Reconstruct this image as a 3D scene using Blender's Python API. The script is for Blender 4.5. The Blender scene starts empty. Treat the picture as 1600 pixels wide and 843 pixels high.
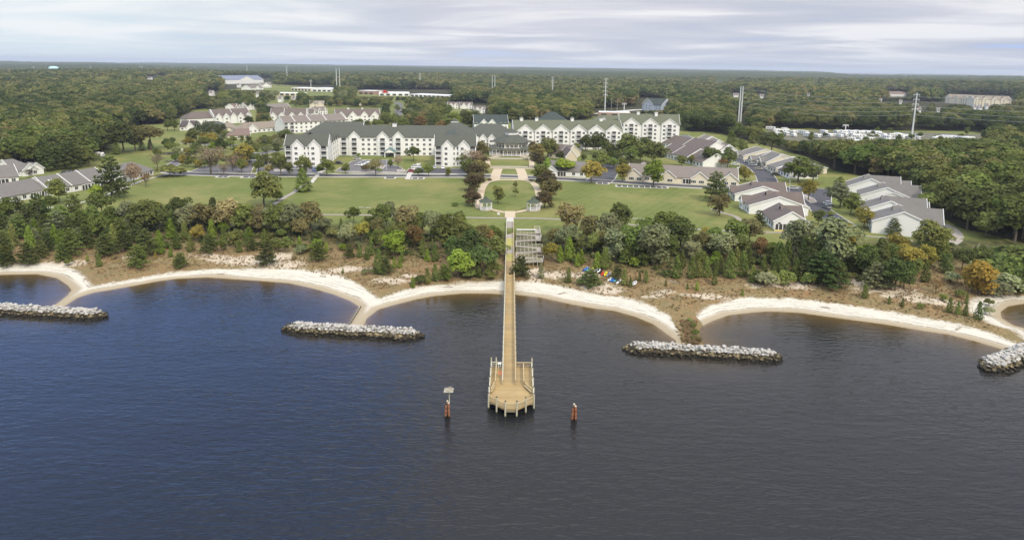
import bpy, bmesh, math, random
import numpy as np
from mathutils import Vector, Matrix
random.seed(7); RNG = np.random.default_rng(11)
scene = bpy.context.scene
# ------------------------------------------------------------------ camera
CAM_H = 62.0; F = 1067.0; PX = 800.0; PY = 310.0
PIT = math.radians(10.93); ROLL = math.radians(0.74)
cam_d = bpy.data.cameras.new("camera"); cam = bpy.data.objects.new("camera", cam_d)
scene.collection.objects.link(cam); scene.camera = cam
cam_d.sensor_width = 36.0; cam_d.lens = 36.0 * F / 1600.0
cam_d.shift_y = -(421.5 - PY) / 1600.0
cam_d.clip_start = 1.0; cam_d.clip_end = 60000.0
Rx = Matrix.Rotation(math.pi / 2 - PIT, 3, 'X'); Rz = Matrix.Rotation(ROLL, 3, 'Z')
CR = Rx @ Rz
cam.matrix_world = Matrix.Translation((0, 0, CAM_H)) @ CR.to_4x4()
CRn = np.array(CR)
# ------------------------------------------------------------------ sky, sun, exposure
SUN_EL = math.radians(42); SUN_AZ = math.radians(150)       # azimuth clockwise from +Y
world = bpy.data.worlds.new("World"); scene.world = world; world.use_nodes = True
wn = world.node_tree.nodes; wl = world.node_tree.links; wn.clear()
wo = wn.new('ShaderNodeOutputWorld'); bg = wn.new('ShaderNodeBackground'); wl.new(bg.outputs[0], wo.inputs[0])
bg.inputs[1].default_value = 0.10
sky = wn.new('ShaderNodeTexSky'); sky.sky_type = 'NISHITA'; sky.sun_disc = False
sky.sun_elevation = SUN_EL; sky.sun_rotation = SUN_AZ; sky.air_density = 1.0; sky.dust_density = 1.5; sky.ozone_density = 2.0
tc = wn.new('ShaderNodeTexCoord'); sep = wn.new('ShaderNodeSeparateXYZ'); wl.new(tc.outputs['Generated'], sep.inputs[0])
def wmath(op, a, b=None, clamp=False):
    n = wn.new('ShaderNodeMath'); n.operation = op; n.use_clamp = clamp
    for i, v in enumerate((a, b)):
        if v is None: continue
        if isinstance(v, (int, float)): n.inputs[i].default_value = v
        else: wl.new(v, n.inputs[i])
    return n.outputs[0]
def wramp(fac, stops, interp='LINEAR'):
    r = wn.new('ShaderNodeValToRGB'); r.color_ramp.interpolation = interp
    els = r.color_ramp.elements
    while len(els) < len(stops): els.new(0.5)
    for e, (p, c) in zip(els, stops): e.position = p; e.color = (c[0], c[1], c[2], 1)
    wl.new(fac, r.inputs[0]); return r.outputs[0]
def wmix(fac, a, b):
    n = wn.new('ShaderNodeMix'); n.data_type = 'RGBA'
    if isinstance(fac, (int, float)): n.inputs[0].default_value = fac
    else: wl.new(fac, n.inputs[0])
    for i, v in ((6, a), (7, b)):
        if isinstance(v, tuple): n.inputs[i].default_value = (*v, 1)
        else: wl.new(v, n.inputs[i])
    return n.outputs[2]
zc = wmath('ADD', wmath('MAXIMUM', sep.outputs[2], 0.0), 0.045)
cx = wmath('DIVIDE', sep.outputs[0], zc); cy = wmath('DIVIDE', sep.outputs[1], zc)
cmb = wn.new('ShaderNodeCombineXYZ'); wl.new(wmath('MULTIPLY', cx, 0.26), cmb.inputs[0]); wl.new(wmath('MULTIPLY', cy, 0.34), cmb.inputs[1])
nz = wn.new('ShaderNodeTexNoise'); wl.new(cmb.outputs[0], nz.inputs[0])
nz.inputs['Scale'].default_value = 1.0; nz.inputs['Detail'].default_value = 6; nz.inputs['Roughness'].default_value = 0.52; nz.inputs['Distortion'].default_value = 0.5
# cloud deck, thicker towards the right of the view; open blue sky to the left
side = wmath('ADD', wmath('MULTIPLY', sep.outputs[0], 0.75), 0.5, True)
# one opening in the cloud, ahead and to the left
gap = wmath('MULTIPLY', wmath('MULTIPLY', wmath('SUBTRACT', -0.03, sep.outputs[0]), 3.2, True), wmath('MULTIPLY', wmath('ADD', sep.outputs[1], 0.1), 3.0, True))
gap = wmath('MULTIPLY', gap, wmath('MULTIPLY', wmath('MULTIPLY', wmath('SUBTRACT', 0.74, sep.outputs[2]), 4.0, True), wmath('MULTIPLY', wmath('SUBTRACT', sep.outputs[2], 0.11), 10.0, True)))
cov = wmath('SUBTRACT', wmath('ADD', nz.outputs[0], 0.14), wmath('MULTIPLY', gap, 0.52))
mask = wramp(cov, [(0.36, (0, 0, 0)), (0.56, (1, 1, 1))], 'EASE')
tone = wramp(nz.outputs[0], [(0.38, (3.9, 4.15, 4.9)), (0.50, (4.9, 4.95, 5.5)), (0.61, (6.9, 6.85, 6.9))])
# thinner, paler and cooler cloud towards the left
tone = wmix(wmath('MULTIPLY', wmath('SUBTRACT', -0.12, sep.outputs[0]), 2.4, True), tone, wramp(nz.outputs[0], [(0.38, (4.7, 5.6, 6.2)), (0.50, (5.5, 6.2, 6.6)), (0.61, (6.7, 6.9, 7.0))]))
elf = wramp(wmath('MAXIMUM', sep.outputs[2], 0.0), [(0.10, (0.95,) * 3), (0.28, (1.0,) * 3), (0.58, (1.15,) * 3), (1.0, (3.0,) * 3)])
vm_ = wn.new('ShaderNodeVectorMath'); vm_.operation = 'MULTIPLY'; wl.new(tone, vm_.inputs[0]); wl.new(elf, vm_.inputs[1]); tone_hi = vm_.outputs[0]
hor = wramp(wmath('ADD', wmath('MULTIPLY', sep.outputs[0], 0.8), 0.5, True), [(0.0, (6.0, 6.6, 6.9)), (0.45, (5.0, 5.4, 6.1)), (1.0, (3.3, 4.1, 5.3))])
hfac = wramp(wmath('MAXIMUM', sep.outputs[2], 0.0), [(0.0, (1, 1, 1)), (0.03, (0.5, .5, .5)), (0.12, (0, 0, 0))], 'EASE')
up = wmix(mask, wmix(0.7, sky.outputs[0], (2.5, 4.8, 11.5)), tone_hi)
# streaky cloud stays visible over the haze band
lowc = wmix(wmath('MULTIPLY', mask, 0.6), hor, tone)
wl.new(wmix(hfac, up, lowc), bg.inputs[0])
sun_d = bpy.data.lights.new("sun", 'SUN'); sun_d.energy = 1.9; sun_d.angle = math.radians(10); sun_d.color = (1.0, 0.93, 0.80)
sun = bpy.data.objects.new("sun", sun_d); scene.collection.objects.link(sun)
sdir = Vector((math.sin(SUN_AZ) * math.cos(SUN_EL), math.cos(SUN_AZ) * math.cos(SUN_EL), math.sin(SUN_EL)))
sun.rotation_euler = sdir.to_track_quat('Z', 'Y').to_euler(); sun.location = (0, -200, 300)
vs = scene.view_settings; vs.view_transform = 'Standard'; vs.look = 'None'; vs.exposure = 0.52; vs.gamma = 1.0; vs.use_curve_mapping = False
scene.cycles.max_bounces = 6; scene.cycles.diffuse_bounces = 2; scene.cycles.glossy_bounces = 2
scene.cycles.transparent_max_bounces = 6; scene.cycles.transmission_bounces = 2; scene.cycles.volume_bounces = 0
scene.cycles.caustics_reflective = False; scene.cycles.caustics_refractive = False

# ------------------------------------------------------------------ picture <-> world helpers
def P(px, py, z=0.0):
    d = CRn @ np.array([px - PX, -(py - PY), -F]); t = (z - CAM_H) / d[2]
    return d[0] * t, d[1] * t
def pix(x, y, z):
    v = CRn.T @ np.array([np.asarray(x, float), np.asarray(y, float), np.asarray(z, float) - CAM_H], dtype=object) if np.isscalar(x) else CRn.T @ np.vstack([x, y, np.asarray(z) - CAM_H])
    return PX - F * v[0] / v[2], PY + F * v[1] / v[2]
SHORE_PX = [(-900,440),(-300,438),(-60,436),(0,429),(58,428),(89,434),(106,445),(112,453),(105,462),(89,474),(77,482),(92,484),(120,465),(145,457),(170,453),(210,446),(247,439),(277,435),(324,433),(370,436),(400,438),(452,442),(492,451),(523,460),(548,470),(562,479),(554,493),(543,511),(567,512),(573,497),(591,483),(616,476),(647,468),(678,462),(724,458),(764,458),(789,460),(807,460),(843,464),(889,474),(925,481),(960,485),(992,494),(1021,506),(1042,521),(1056,531),(1062,543),(1101,543),(1091,517),(1095,510),(1113,501),(1138,492),(1174,488),(1200,486),(1248,488),(1321,498),(1381,506),(1442,516),(1482,522),(1522,532),(1563,544),(1587,552),(1602,562),(1645,572),(1655,560),(1628,528),(1602,513),(1583,508),(1565,497),(1563,487),(1575,478),(1600,474),(1680,473),(1800,480),(2000,530)]
SH = [P(a, b, 0) for a, b in SHORE_PX]
SH = [(-3000, SH[0][1] + 30)] + SH + [(SH[-1][0] + 40, 60), (SH[-1][0] + 60, -400), (3000, -1500)]
POLY = np.array(SH + [(3000, 30000), (-3000, 30000)])
def inside(poly, x, y):
    x = np.asarray(x, float); y = np.asarray(y, float); r = np.zeros(x.shape, bool); n = len(poly)
    for i in range(n):
        x1, y1 = poly[i]; x2, y2 = poly[(i + 1) % n]
        if y1 == y2: continue
        c = ((y1 > y) != (y2 > y)) & (x < (x2 - x1) * (y - y1) / (y2 - y1) + x1); r ^= c
    return r
def sdist(x, y):
    x = np.atleast_1d(np.asarray(x, float)); y = np.atleast_1d(np.asarray(y, float)); d = np.full(x.shape, 1e9)
    for i in range(len(SH) - 1):
        x1, y1 = SH[i]; x2, y2 = SH[i + 1]; dx, dy = x2 - x1, y2 - y1
        t = np.clip(((x - x1) * dx + (y - y1) * dy) / (dx * dx + dy * dy), 0, 1)
        d = np.minimum(d, np.hypot(x - x1 - t * dx, y - y1 - t * dy))
    ins = inside(POLY, x, y) | (np.abs(x) > 2999) & (y > 100)
    return np.where(ins, d, -d)
def wood_end(az):   # the wooded land ends in bays and fields at different distances
    return np.interp(az, [-46, -37, -30, -20, 18, 23, 26.5, 46], [8000, 9000, 10000, 14200, 14200, 8500, 4500, 4300])
def zt(x, y, d=None):
    x = np.atleast_1d(np.asarray(x, float)); y = np.atleast_1d(np.asarray(y, float))
    if d is None: d = sdist(x, y)
    r = np.hypot(x, y)
    z = np.interp(d, [-60, -20, -3, 0, 3, 8, 14, 28, 52, 70], [-3, -2.2, -0.28, 0, 0.35, 0.95, 1.7, 2.6, 5.6, 6.0])
    w = np.clip((d - 7) / 6, 0, 1) * np.clip((60 - d) / 20, 0, 1)
    z = z + w * 0.28 * (np.sin(x * 0.55 + 1.3 * np.sin(y * 0.3)) * np.sin(y * 0.62 + 0.8 * np.sin(x * 0.21)))
    back = np.interp(r, [0, 330, 480, 800, 2000, 5000, 9000, 14000, 30000], [0, 0, 1.6, 3.5, 9, 18, 25, 27, 27])
    roll = np.clip((r - 900) / 1500, 0, 1) * 5 * (np.sin(x / 410. + 1) * np.cos(y / 530.) + 0.6 * np.sin(x / 170. + y / 260.))
    az = np.degrees(np.arctan2(x, np.maximum(y, 1e-3)))
    back = back * (1 - np.clip((r - wood_end(az)) / 600, 0, 1) * 0.92)
    return z + np.where(d > 0, back + roll, 0)
def Z(x, y): return float(zt(x, y)[0])
def G(px, py, up=0.0):
    """ground point seen at a photo pixel (optionally a point `up` metres above the ground)"""
    z = 7.0 + up
    for _ in range(5):
        x, y = P(px, py, z); z = Z(x, y) + up
    return x, y, z
# ------------------------------------------------------------------ object helpers
COL = scene.collection
def link(o, parent=None):
    COL.objects.link(o)
    if parent is not None: o.parent = parent
    return o
def tag(o, label=None, cat=None, group=None, kind=None):
    if label and len(label.split()) > 16: print('LONG', label)
    if label: o['label'] = label
    if cat: o['category'] = cat
    if group: o['group'] = group
    if kind: o['kind'] = kind
    return o
def empty(name, loc, rz=0, sc=1):
    o = bpy.data.objects.new(name, None); COL.objects.link(o); o.location = loc; o.rotation_euler = (0, 0, rz)
    o.empty_display_size = 0.5
    if sc != 1: o.scale = (sc,) * 3
    return o
class MB:
    def __init__(s): s.v = []; s.f = []; s.m = []
    def add(s, vs, fs, m=0, M=None):
        b = len(s.v)
        for v in vs: s.v.append(tuple(M @ Vector(v)) if M is not None else tuple(v))
        for f in fs: s.f.append([b + i for i in f]); s.m.append(m)
    def box(s, x0, x1, y0, y1, z0, z1, m=0, M=None):
        s.add([(x0,y0,z0),(x1,y0,z0),(x1,y1,z0),(x0,y1,z0),(x0,y0,z1),(x1,y0,z1),(x1,y1,z1),(x0,y1,z1)],
              [(0,3,2,1),(4,5,6,7),(0,1,5,4),(1,2,6,5),(2,3,7,6),(3,0,4,7)], m, M)
    def bar(s, a, b, w, h=None, m=0):
        a = Vector(a); b = Vector(b); d = b - a; L = d.length
        if L < 1e-6: return
        q = d.to_track_quat('X', 'Z').to_matrix().to_4x4(); M = Matrix.Translation(a) @ q; h = h or w
        s.box(0, L, -w / 2, w / 2, -h / 2, h / 2, m, M)
    def tube(s, a, b, r0, r1=None, n=8, m=0, cap=True):
        a = Vector(a); b = Vector(b); d = b - a; r1 = r0 if r1 is None else r1
        q = d.to_track_quat('Z', 'Y').to_matrix(); vs = []
        for c, r in ((a, r0), (b, r1)):
            for i in range(n):
                t = 2 * math.pi * i / n; vs.append(tuple(c + q @ Vector((r * math.cos(t), r * math.sin(t), 0))))
        fs = [(i, (i + 1) % n, n + (i + 1) % n, n + i) for i in range(n)]
        if cap: fs += [tuple(range(n - 1, -1, -1)), tuple(range(n, 2 * n))]
        s.add(vs, fs, m)
    def prism(s, pts, z0, z1, m=0, M=None):
        n = len(pts); a = sum(pts[i][0] * pts[(i+1) % n][1] - pts[(i+1) % n][0] * pts[i][1] for i in range(n))
        if a < 0: pts = pts[::-1]
        s.add([(p[0], p[1], z0) for p in pts] + [(p[0], p[1], z1) for p in pts],
              [tuple(range(n - 1, -1, -1)), tuple(range(n, 2 * n))] + [(i, (i + 1) % n, n + (i + 1) % n, n + i) for i in range(n)], m, M)
    def slab(s, pts, th, m=0):
        """thick sheet under a planar polygon (counter-clockwise seen from above)"""
        n = len(pts); s.add([tuple(p) for p in pts] + [(p[0], p[1], p[2] - th) for p in pts],
              [tuple(range(n)), tuple(range(2 * n - 1, n - 1, -1))] + [(i, n + i, n + (i + 1) % n, (i + 1) % n) for i in range(n)], m)
    def mesh(s, name, mats, smooth=False):
        me = bpy.data.meshes.new(name); me.from_pydata(s.v, [], s.f)
        for m in (mats if isinstance(mats, (list, tuple)) else [mats]): me.materials.append(m)
        me.polygons.foreach_set('material_index', s.m)
        if smooth: me.polygons.foreach_set('use_smooth', [True] * len(s.f))
        me.update(); return me
    def build(s, name, mats, parent=None, smooth=False, loc=None):
        o = bpy.data.objects.new(name, s.mesh(name, mats, smooth)); link(o, parent)
        if loc is not None: o.location = loc
        return o
def inst(name, me, parent=None, loc=(0, 0, 0), rot=(0, 0, 0), sc=(1, 1, 1)):
    o = bpy.data.objects.new(name, me); link(o, parent); o.location = loc; o.rotation_euler = rot; o.scale = sc; return o
def copy_tree(o, parent=None):
    c = o.copy(); COL.objects.link(c); c.parent = parent
    for ch in o.children: copy_tree(ch, c)
    return c
# ------------------------------------------------------------------ materials
def newmat(name):
    m = bpy.data.materials.new(name); m.use_nodes = True; n = m.node_tree.nodes; n.clear()
    return m, n, m.node_tree.links
class NT:
    """small node helper"""
    def __init__(s, name):
        s.m, s.n, s.l = newmat(name); s.out = s.n.new('ShaderNodeOutputMaterial')
    def put(s, sock, v):
        if isinstance(v, bpy.types.NodeSocket): s.l.new(v, sock)
        elif isinstance(v, tuple) and len(v) == 3 and sock.type == 'RGBA': sock.default_value = (*v, 1)
        else: sock.default_value = v
    def math(s, op, a, b=None, c=None, clamp=False):
        n = s.n.new('ShaderNodeMath'); n.operation = op; n.use_clamp = clamp
        for i, v in enumerate((a, b, c)):
            if v is not None: s.put(n.inputs[i], v)
        return n.outputs[0]
    def mix(s, f, a, b, blend='MIX'):
        n = s.n.new('ShaderNodeMix'); n.data_type = 'RGBA'; n.blend_type = blend
        s.put(n.inputs[0], f); s.put(n.inputs[6], a); s.put(n.inputs[7], b); return n.outputs[2]
    def noise(s, scale, detail=3, rough=0.55, vec=None, out=0, dist=0):
        n = s.n.new('ShaderNodeTexNoise'); n.inputs['Scale'].default_value = scale; n.inputs['Detail'].default_value = detail
        n.inputs['Roughness'].default_value = rough; n.inputs['Distortion'].default_value = dist
        if vec is None: vec = s.pos()
        s.l.new(vec, n.inputs['Vector']); return n.outputs[out]
    def pos(s):
        if not hasattr(s, '_p'): s._p = s.n.new('ShaderNodeNewGeometry')
        return s._p.outputs['Position']
    def obj(s):
        if not hasattr(s, '_t'): s._t = s.n.new('ShaderNodeTexCoord')
        return s._t.outputs['Object']
    def scalev(s, vec, sc, rot=(0, 0, 0)):
        n = s.n.new('ShaderNodeMapping'); n.inputs['Scale'].default_value = sc; n.inputs['Rotation'].default_value = rot
        s.l.new(vec, n.inputs[0]); return n.outputs[0]
    def ramp(s, f, stops):
        r = s.n.new('ShaderNodeValToRGB'); e = r.color_ramp.elements
        while len(e) < len(stops): e.new(0.5)
        for q, (p, c) in zip(e, stops):
            q.position = p; c = (c, c, c) if isinstance(c, (int, float)) else c; q.color = (*c, 1)
        s.put(r.inputs[0], f); return r.outputs[0]
    def attr(s, name):
        a = s.n.new('ShaderNodeAttribute'); a.attribute_name = name; return a.outputs['Fac']
    def bump(s, h, strength=0.3, dist=0.1):
        b = s.n.new('ShaderNodeBump'); b.inputs['Strength'].default_value = strength; b.inputs['Distance'].default_value = dist
        s.l.new(h, b.inputs['Height']); return b.outputs[0]
    def bsdf(s, col, rough=0.8, spec=0.3, normal=None, metal=0.0):
        b = s.n.new('ShaderNodeBsdfPrincipled'); s.put(b.inputs['Base Color'], col); s.put(b.inputs['Roughness'], rough)
        b.inputs['Specular IOR Level'].default_value = spec; b.inputs['Metallic'].default_value = metal
        if normal is not None: s.l.new(normal, b.inputs['Normal'])
        s.l.new(b.outputs[0], s.out.inputs[0]); return b
def simple(name, col, rough=0.75, var=0.12, scale=0.6, spec=0.3, metal=0.0):
    t = NT(name); nz = t.noise(scale, 4, 0.6)
    c = t.mix(nz, tuple(v * (1 - var) for v in col), tuple(min(1, v * (1 + var)) for v in col))
    t.bsdf(c, rough, spec, metal=metal); return t.m
# ------------------------------------------------------------------ terrain
def nonuni(a, b, step, far_lo, far_hi, g=1.16):
    v = list(np.arange(a, b + 1e-6, step)); s = step
    x = v[-1]
    while x < far_hi: s *= g; x += s; v.append(x)
    s = step; x = v[0]; lo = []
    while x > far_lo: s *= g; x -= s; lo.append(x)
    return np.array(lo[::-1] + v)
xs = nonuni(-215, 190, 1.15, -16000, 16000)
ys = nonuni(104, 330, 1.0, -1500, 16000, 1.05)
X, Y = np.meshgrid(xs, ys); D = sdist(X.ravel(), Y.ravel()); ZZ = zt(X.ravel(), Y.ravel(), D)
x_, y_ = X.ravel(), Y.ravel(); front = y_ > 60
pxx = np.full(x_.shape, -9999.); pyy = np.full(x_.shape, -9999.)
pxx[front], pyy[front] = pix(x_[front], y_[front], ZZ[front])
# woods whose floor is leaf litter (outlines measured on the ground)
WOODS = {
 'left': [(-900,104),(408,104),(420,128),(345,146),(330,160),(322,170),(300,172),(283,182),(262,193),(205,198),(180,212),(172,232),(150,242),(135,256),(70,262),(40,262),(0,254),(-300,300),(-900,360)],
 'centre': [(408,104),(1070,112),(1075,200),(1062,192),(1000,184),(990,178),(935,180),(900,192),(800,192),(745,176),(700,158),(580,142),(470,136),(420,128)],
 'right back': [(1070,112),(2400,130),(2400,222),(1560,212),(1530,205),(1440,203),(1400,204),(1180,200),(1140,198),(1075,190)],
 'right': [(1240,227),(1330,228),(1400,229),(1560,226),(2400,235),(2400,420),(1700,384),(1600,380),(1545,366),(1500,356),(1472,340),(1452,318),(1450,312),(1415,292),(1385,280),(1340,274),(1300,266),(1285,252)],
 'right belt': [(1065,196),(1180,200),(1240,222),(1290,236),(1292,258),(1262,246),(1230,236),(1190,226),(1150,214),(1110,206),(1075,206)],
}
def inpx(name, a, b): return inside(WOODS[name], a, b)
forest = np.zeros(x_.shape)
for k in WOODS: forest = np.maximum(forest, inside(WOODS[k], pxx, pyy).astype(float))
forest[np.hypot(x_, y_) > 1900] = 1
def blob(cxp, cyp, rx, ry):
    gx, gy, _ = G(cxp, cyp); return np.exp(-(((x_ - gx) / rx) ** 2 + ((y_ - gy) / ry) ** 2) ** 2)
sandy = np.zeros(x_.shape)
for b_ in [(375,405,12,4),(430,402,7,5),(440,412,8,4),(395,408,9,4),(100,412,9,3),(205,402,3,2),(330,398,8,2),(1195,445,6,2.5),(1340,440,9,3),(1385,452,10,3.5),(1300,442,8,3),(1250,445,8,3),(1460,470,9,3),(1420,462,8,3),
           (1100,462,8,2),(1035,455,4,1.5),(1022,462,4,1.5),(640,430,3,2),(835,425,4,4),(835,440,3,5),(870,428,8,3),(905,430,6,3),(540,420,9,3),(610,437,6,3),(950,452,5,3),(930,448,6,3),(735,442,6,2)]:
    sandy = np.maximum(sandy, blob(*b_))
veg = np.clip(blob(1079, 508, 3.2, 6) + blob(1082, 520, 2.6, 6) + blob(1086, 531, 2.6, 5) + blob(1088, 540, 3.0, 4), 0, 1)
BWX = [-300, 0, 60, 110, 135, 240, 300, 370, 440, 540, 580, 600, 650, 720, 790, 850, 920, 1000, 1050, 1075, 1110, 1160, 1300, 1400, 1500, 1560, 1590, 1640]
BWW = [8, 8, 9, 7, 5, 5.2, 6, 7.5, 10.5, 11, 7, 6, 8, 6.5, 10, 10, 9.5, 9, 6.5, 4, 6.5, 9, 9.5, 8.5, 8, 7, 5, 5]
bw = 0.88 * np.interp(pxx, BWX, BWW)
verts = np.column_stack([x_, y_, ZZ]); nx, ny = len(xs), len(ys)
ii, jj = np.meshgrid(np.arange(nx - 1), np.arange(ny - 1)); q = (jj * nx + ii).ravel()
quads = np.column_stack([q, q + 1, q + nx + 1, q + nx])
def npmesh(name, V, Q, attrs=None, mats=(), smooth=True, matidx=None):
    me = bpy.data.meshes.new(name); me.vertices.add(len(V)); me.vertices.foreach_set('co', np.asarray(V, np.float32).ravel())
    k = Q.shape[1]; me.loops.add(len(Q) * k); me.loops.foreach_set('vertex_index', np.asarray(Q, np.int32).ravel())
    me.polygons.add(len(Q)); me.polygons.foreach_set('loop_start', np.arange(0, len(Q) * k, k, dtype=np.int32))
    try: me.polygons.foreach_set('loop_total', np.full(len(Q), k, np.int32))
    except Exception: pass
    for m in mats: me.materials.append(m)
    if matidx is not None: me.polygons.foreach_set('material_index', matidx)
    me.update(calc_edges=True)
    if smooth: me.polygons.foreach_set('use_smooth', np.ones(len(Q), bool))
    for n, a in (attrs or {}).items():
        at = me.attributes.new(n, 'FLOAT', 'POINT'); at.data.foreach_set('value', np.asarray(a, np.float32))
    return me
# --- one procedural land cover material: sand, dune grass, undergrowth, lawn, woodland floor
t = NT('land_cover')
d = t.attr('shore'); n1 = t.noise(0.35, 5, 0.65); n2 = t.noise(0.09, 4, 0.6); n3 = t.noise(1.6, 4, 0.7); n4 = t.noise(0.02, 3)
dn = t.math('ADD', d, t.math('MULTIPLY', t.math('SUBTRACT', n1, 0.5), 5.0))
sand = t.mix(n3, (0.50, 0.45, 0.36), (0.72, 0.67, 0.57))
wet = t.ramp(t.math('ADD', t.math('DIVIDE', d, 4.0), t.math('MULTIPLY', t.math('SUBTRACT', n2, 0.5), 0.5)), [(0.0, 1), (0.40, 0.85), (0.72, 0)])
sand = t.mix(wet, sand, (0.36, 0.29, 0.19))
# wrack lines left by the tide
wv = t.math('ADD', d, t.math('MULTIPLY', t.math('SUBTRACT', n2, 0.5), 2.2))
for lv, wd in ((2.4, 0.34), (3.7, 0.26), (4.9, 0.20), (6.3, 0.18)):
    ln = t.math('SUBTRACT', 1.0, t.math('DIVIDE', t.math('ABSOLUTE', t.math('SUBTRACT', wv, lv)), wd), clamp=True)
    gate = t.ramp(t.noise(0.05 * lv / 2, 3, 0.6), [(0.44, 0), (0.52, 1)])
    gate = t.math('MULTIPLY', gate, t.ramp(n3, [(0.40, 0), (0.52, 1)]))
    sand = t.mix(t.math('MULTIPLY', t.math('MULTIPLY', ln, gate), 0.85), sand, (0.10, 0.085, 0.04))
dune = t.mix(t.ramp(n2, [(0.35, 0), (0.65, 1)]), (0.30, 0.215, 0.105), (0.29, 0.165, 0.080))
dune = t.mix(t.ramp(n3, [(0.38, 0), (0.66, 1)]), dune, (0.14, 0.115, 0.052))
dune = t.mix(t.ramp(t.noise(0.22, 5, 0.7), [(0.48, 0), (0.62, 0.6)]), dune, (0.190, 0.165, 0.075))
sp = t.math('ADD', t.math('MULTIPLY', t.attr('sandy'), 0.22), t.noise(0.6, 8, 0.85))
dune = t.mix(t.ramp(sp, [(0.58, 0), (0.72, 1)]), dune, t.mix(n3, (0.42, 0.33, 0.23), (0.66, 0.58, 0.46)))
under = t.mix(t.ramp(n1, [(0.35, 0), (0.65, 1)]), (0.045, 0.055, 0.02), (0.16, 0.145, 0.06))
under = t.mix(t.ramp(n3, [(0.4, 0), (0.62, .6)]), under, (0.035, 0.04, 0.016))
gn = t.noise(0.05, 6, 0.65); gf = t.noise(2.5, 3, 0.7)
lawn = t.mix(t.ramp(gn, [(0.32, 0), (0.68, 1)]), (0.125, 0.152, 0.036), (0.195, 0.205, 0.064))
lawn = t.mix(t.ramp(t.noise(0.03, 6, 0.7), [(0.46, 0), (0.62, .75)]), lawn, (0.30, 0.25, 0.095))
lawn = t.mix(t.ramp(t.noise(0.14, 5, 0.7, dist=1.0), [(0.52, 0), (0.70, .55)]), lawn, (0.095, 0.130, 0.030))
wvn = t.n.new('ShaderNodeTexWave'); wvn.inputs['Scale'].default_value = 0.085; wvn.inputs['Distortion'].default_value = 0.8
wvn.inputs['Detail'].default_value = 2; wvn.inputs['Detail Scale'].default_value = 0.3
t.l.new(t.scalev(t.pos(), (1, 1, 1), (0, 0, 0.5)), wvn.inputs[0])
lawn = t.mix(t.math('MULTIPLY', wvn.outputs[1], 0.30), lawn, (0.215, 0.240, 0.080))
lawn = t.mix(t.math('MULTIPLY', gf, 0.35), lawn, (0.075, 0.105, 0.028))
floor = t.mix(n1, (0.03, 0.034, 0.015), (0.07, 0.06, 0.03))
dns = t.math('ADD', t.math('ADD', d, t.math('ADD', t.math('MULTIPLY', t.math('SUBTRACT', n1, 0.5), 4.0), t.math('MULTIPLY', t.math('SUBTRACT', n3, 0.5), 5.0))), t.math('ADD', t.math('MULTIPLY', t.attr('veg'), 14.0), t.math('SUBTRACT', 10.0, t.attr('bw'))))
f_d = t.ramp(t.math('DIVIDE', dns, 100.0), [(0.094, 0), (0.108, 1)])
f_u = t.ramp(t.math('DIVIDE', dn, 100.0), [(0.27, 0), (0.36, 1)])
f_l = t.ramp(t.math('DIVIDE', t.math('ADD', d, t.math('MULTIPLY', n2, 5)), 100.0), [(0.50, 0), (0.56, 1)])
f_w = t.ramp(t.math('ADD', t.attr('forest'), t.math('MULTIPLY', t.math('SUBTRACT', n1, 0.5), 0.5)), [(0.45, 0), (0.6, 1)])
c = t.mix(f_d, sand, dune); c = t.mix(f_u, c, under); c = t.mix(f_l, c, lawn); c = t.mix(f_w, c, floor)
c = t.mix(t.ramp(t.math('ADD', t.math('MULTIPLY', d, 0.08), 1.0), [(0.90, 1), (0.995, 0)]), c, (0.26, 0.18, 0.08))
bmp = t.bump(t.math('ADD', n3, t.math('MULTIPLY', n1, 2.0)), 0.55, 0.35)
t.bsdf(c, 0.95, 0.1, bmp); LAND = t.m
fc = D[quads].mean(axis=1); fy = verts[quads][:, :, 1].mean(axis=1); ff = forest[quads].mean(axis=1)
near = fy > 60
cls = np.where(fc < 0, 0, np.where(fc < bw[quads].mean(axis=1), 1, np.where(fc < 52, 2, np.where(ff > .5, 4, 3))))
attrs_all = {'bw': bw, 'shore': D, 'forest': forest, 'sandy': sandy, 'veg': veg}
for k, nm in enumerate(['seabed', 'beach', 'dunes', 'lawn', 'ground']):
    Q = quads[cls == k]; used = np.unique(Q); remap = np.full(len(verts), -1); remap[used] = np.arange(len(used))
    me = npmesh(nm, verts[used], remap[Q], {a: v[used] for a, v in attrs_all.items()}, [LAND])
    tag(link(bpy.data.objects.new(nm, me)), kind='structure')
# ------------------------------------------------------------------ water
wx = nonuni(-170, 170, 1.6, -16000, 16000, 1.25); wy = nonuni(100, 215, 1.6, -9000, 700, 1.2)
WX, WY = np.meshgrid(wx, wy); WD = sdist(WX.ravel(), WY.ravel())
# the pier's footing and the breakwaters stand in the shallows too, only the shore matters here
q = (np.meshgrid(np.arange(len(wx) - 1), np.arange(len(wy) - 1))); q = (q[1] * len(wx) + q[0]).ravel()
WQ = np.column_stack([q, q + 1, q + len(wx) + 1, q + len(wx)]); WQ = WQ[WD[WQ].min(axis=1) < 3]
t = NT('water')
dep = t.math('MAXIMUM', t.math('MULTIPLY', t.attr('shore'), -1.0), 0.0)
dep = t.math('MULTIPLY', dep, t.math('ADD', 0.7, t.math('MULTIPLY', t.noise(0.12, 3), 0.6)))
opac = t.math('SUBTRACT', 1.0, t.math('POWER', 2.718, t.math('MULTIPLY', dep, -0.17)))
body = t.n.new('ShaderNodeBsdfDiffuse'); t.put(body.inputs[0], t.mix(opac, (0.12, 0.09, 0.05), (0.017, 0.018, 0.019)))
tr = t.n.new('ShaderNodeBsdfTransparent'); t.put(tr.inputs[0], (0.85, 0.78, 0.62))
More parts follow.
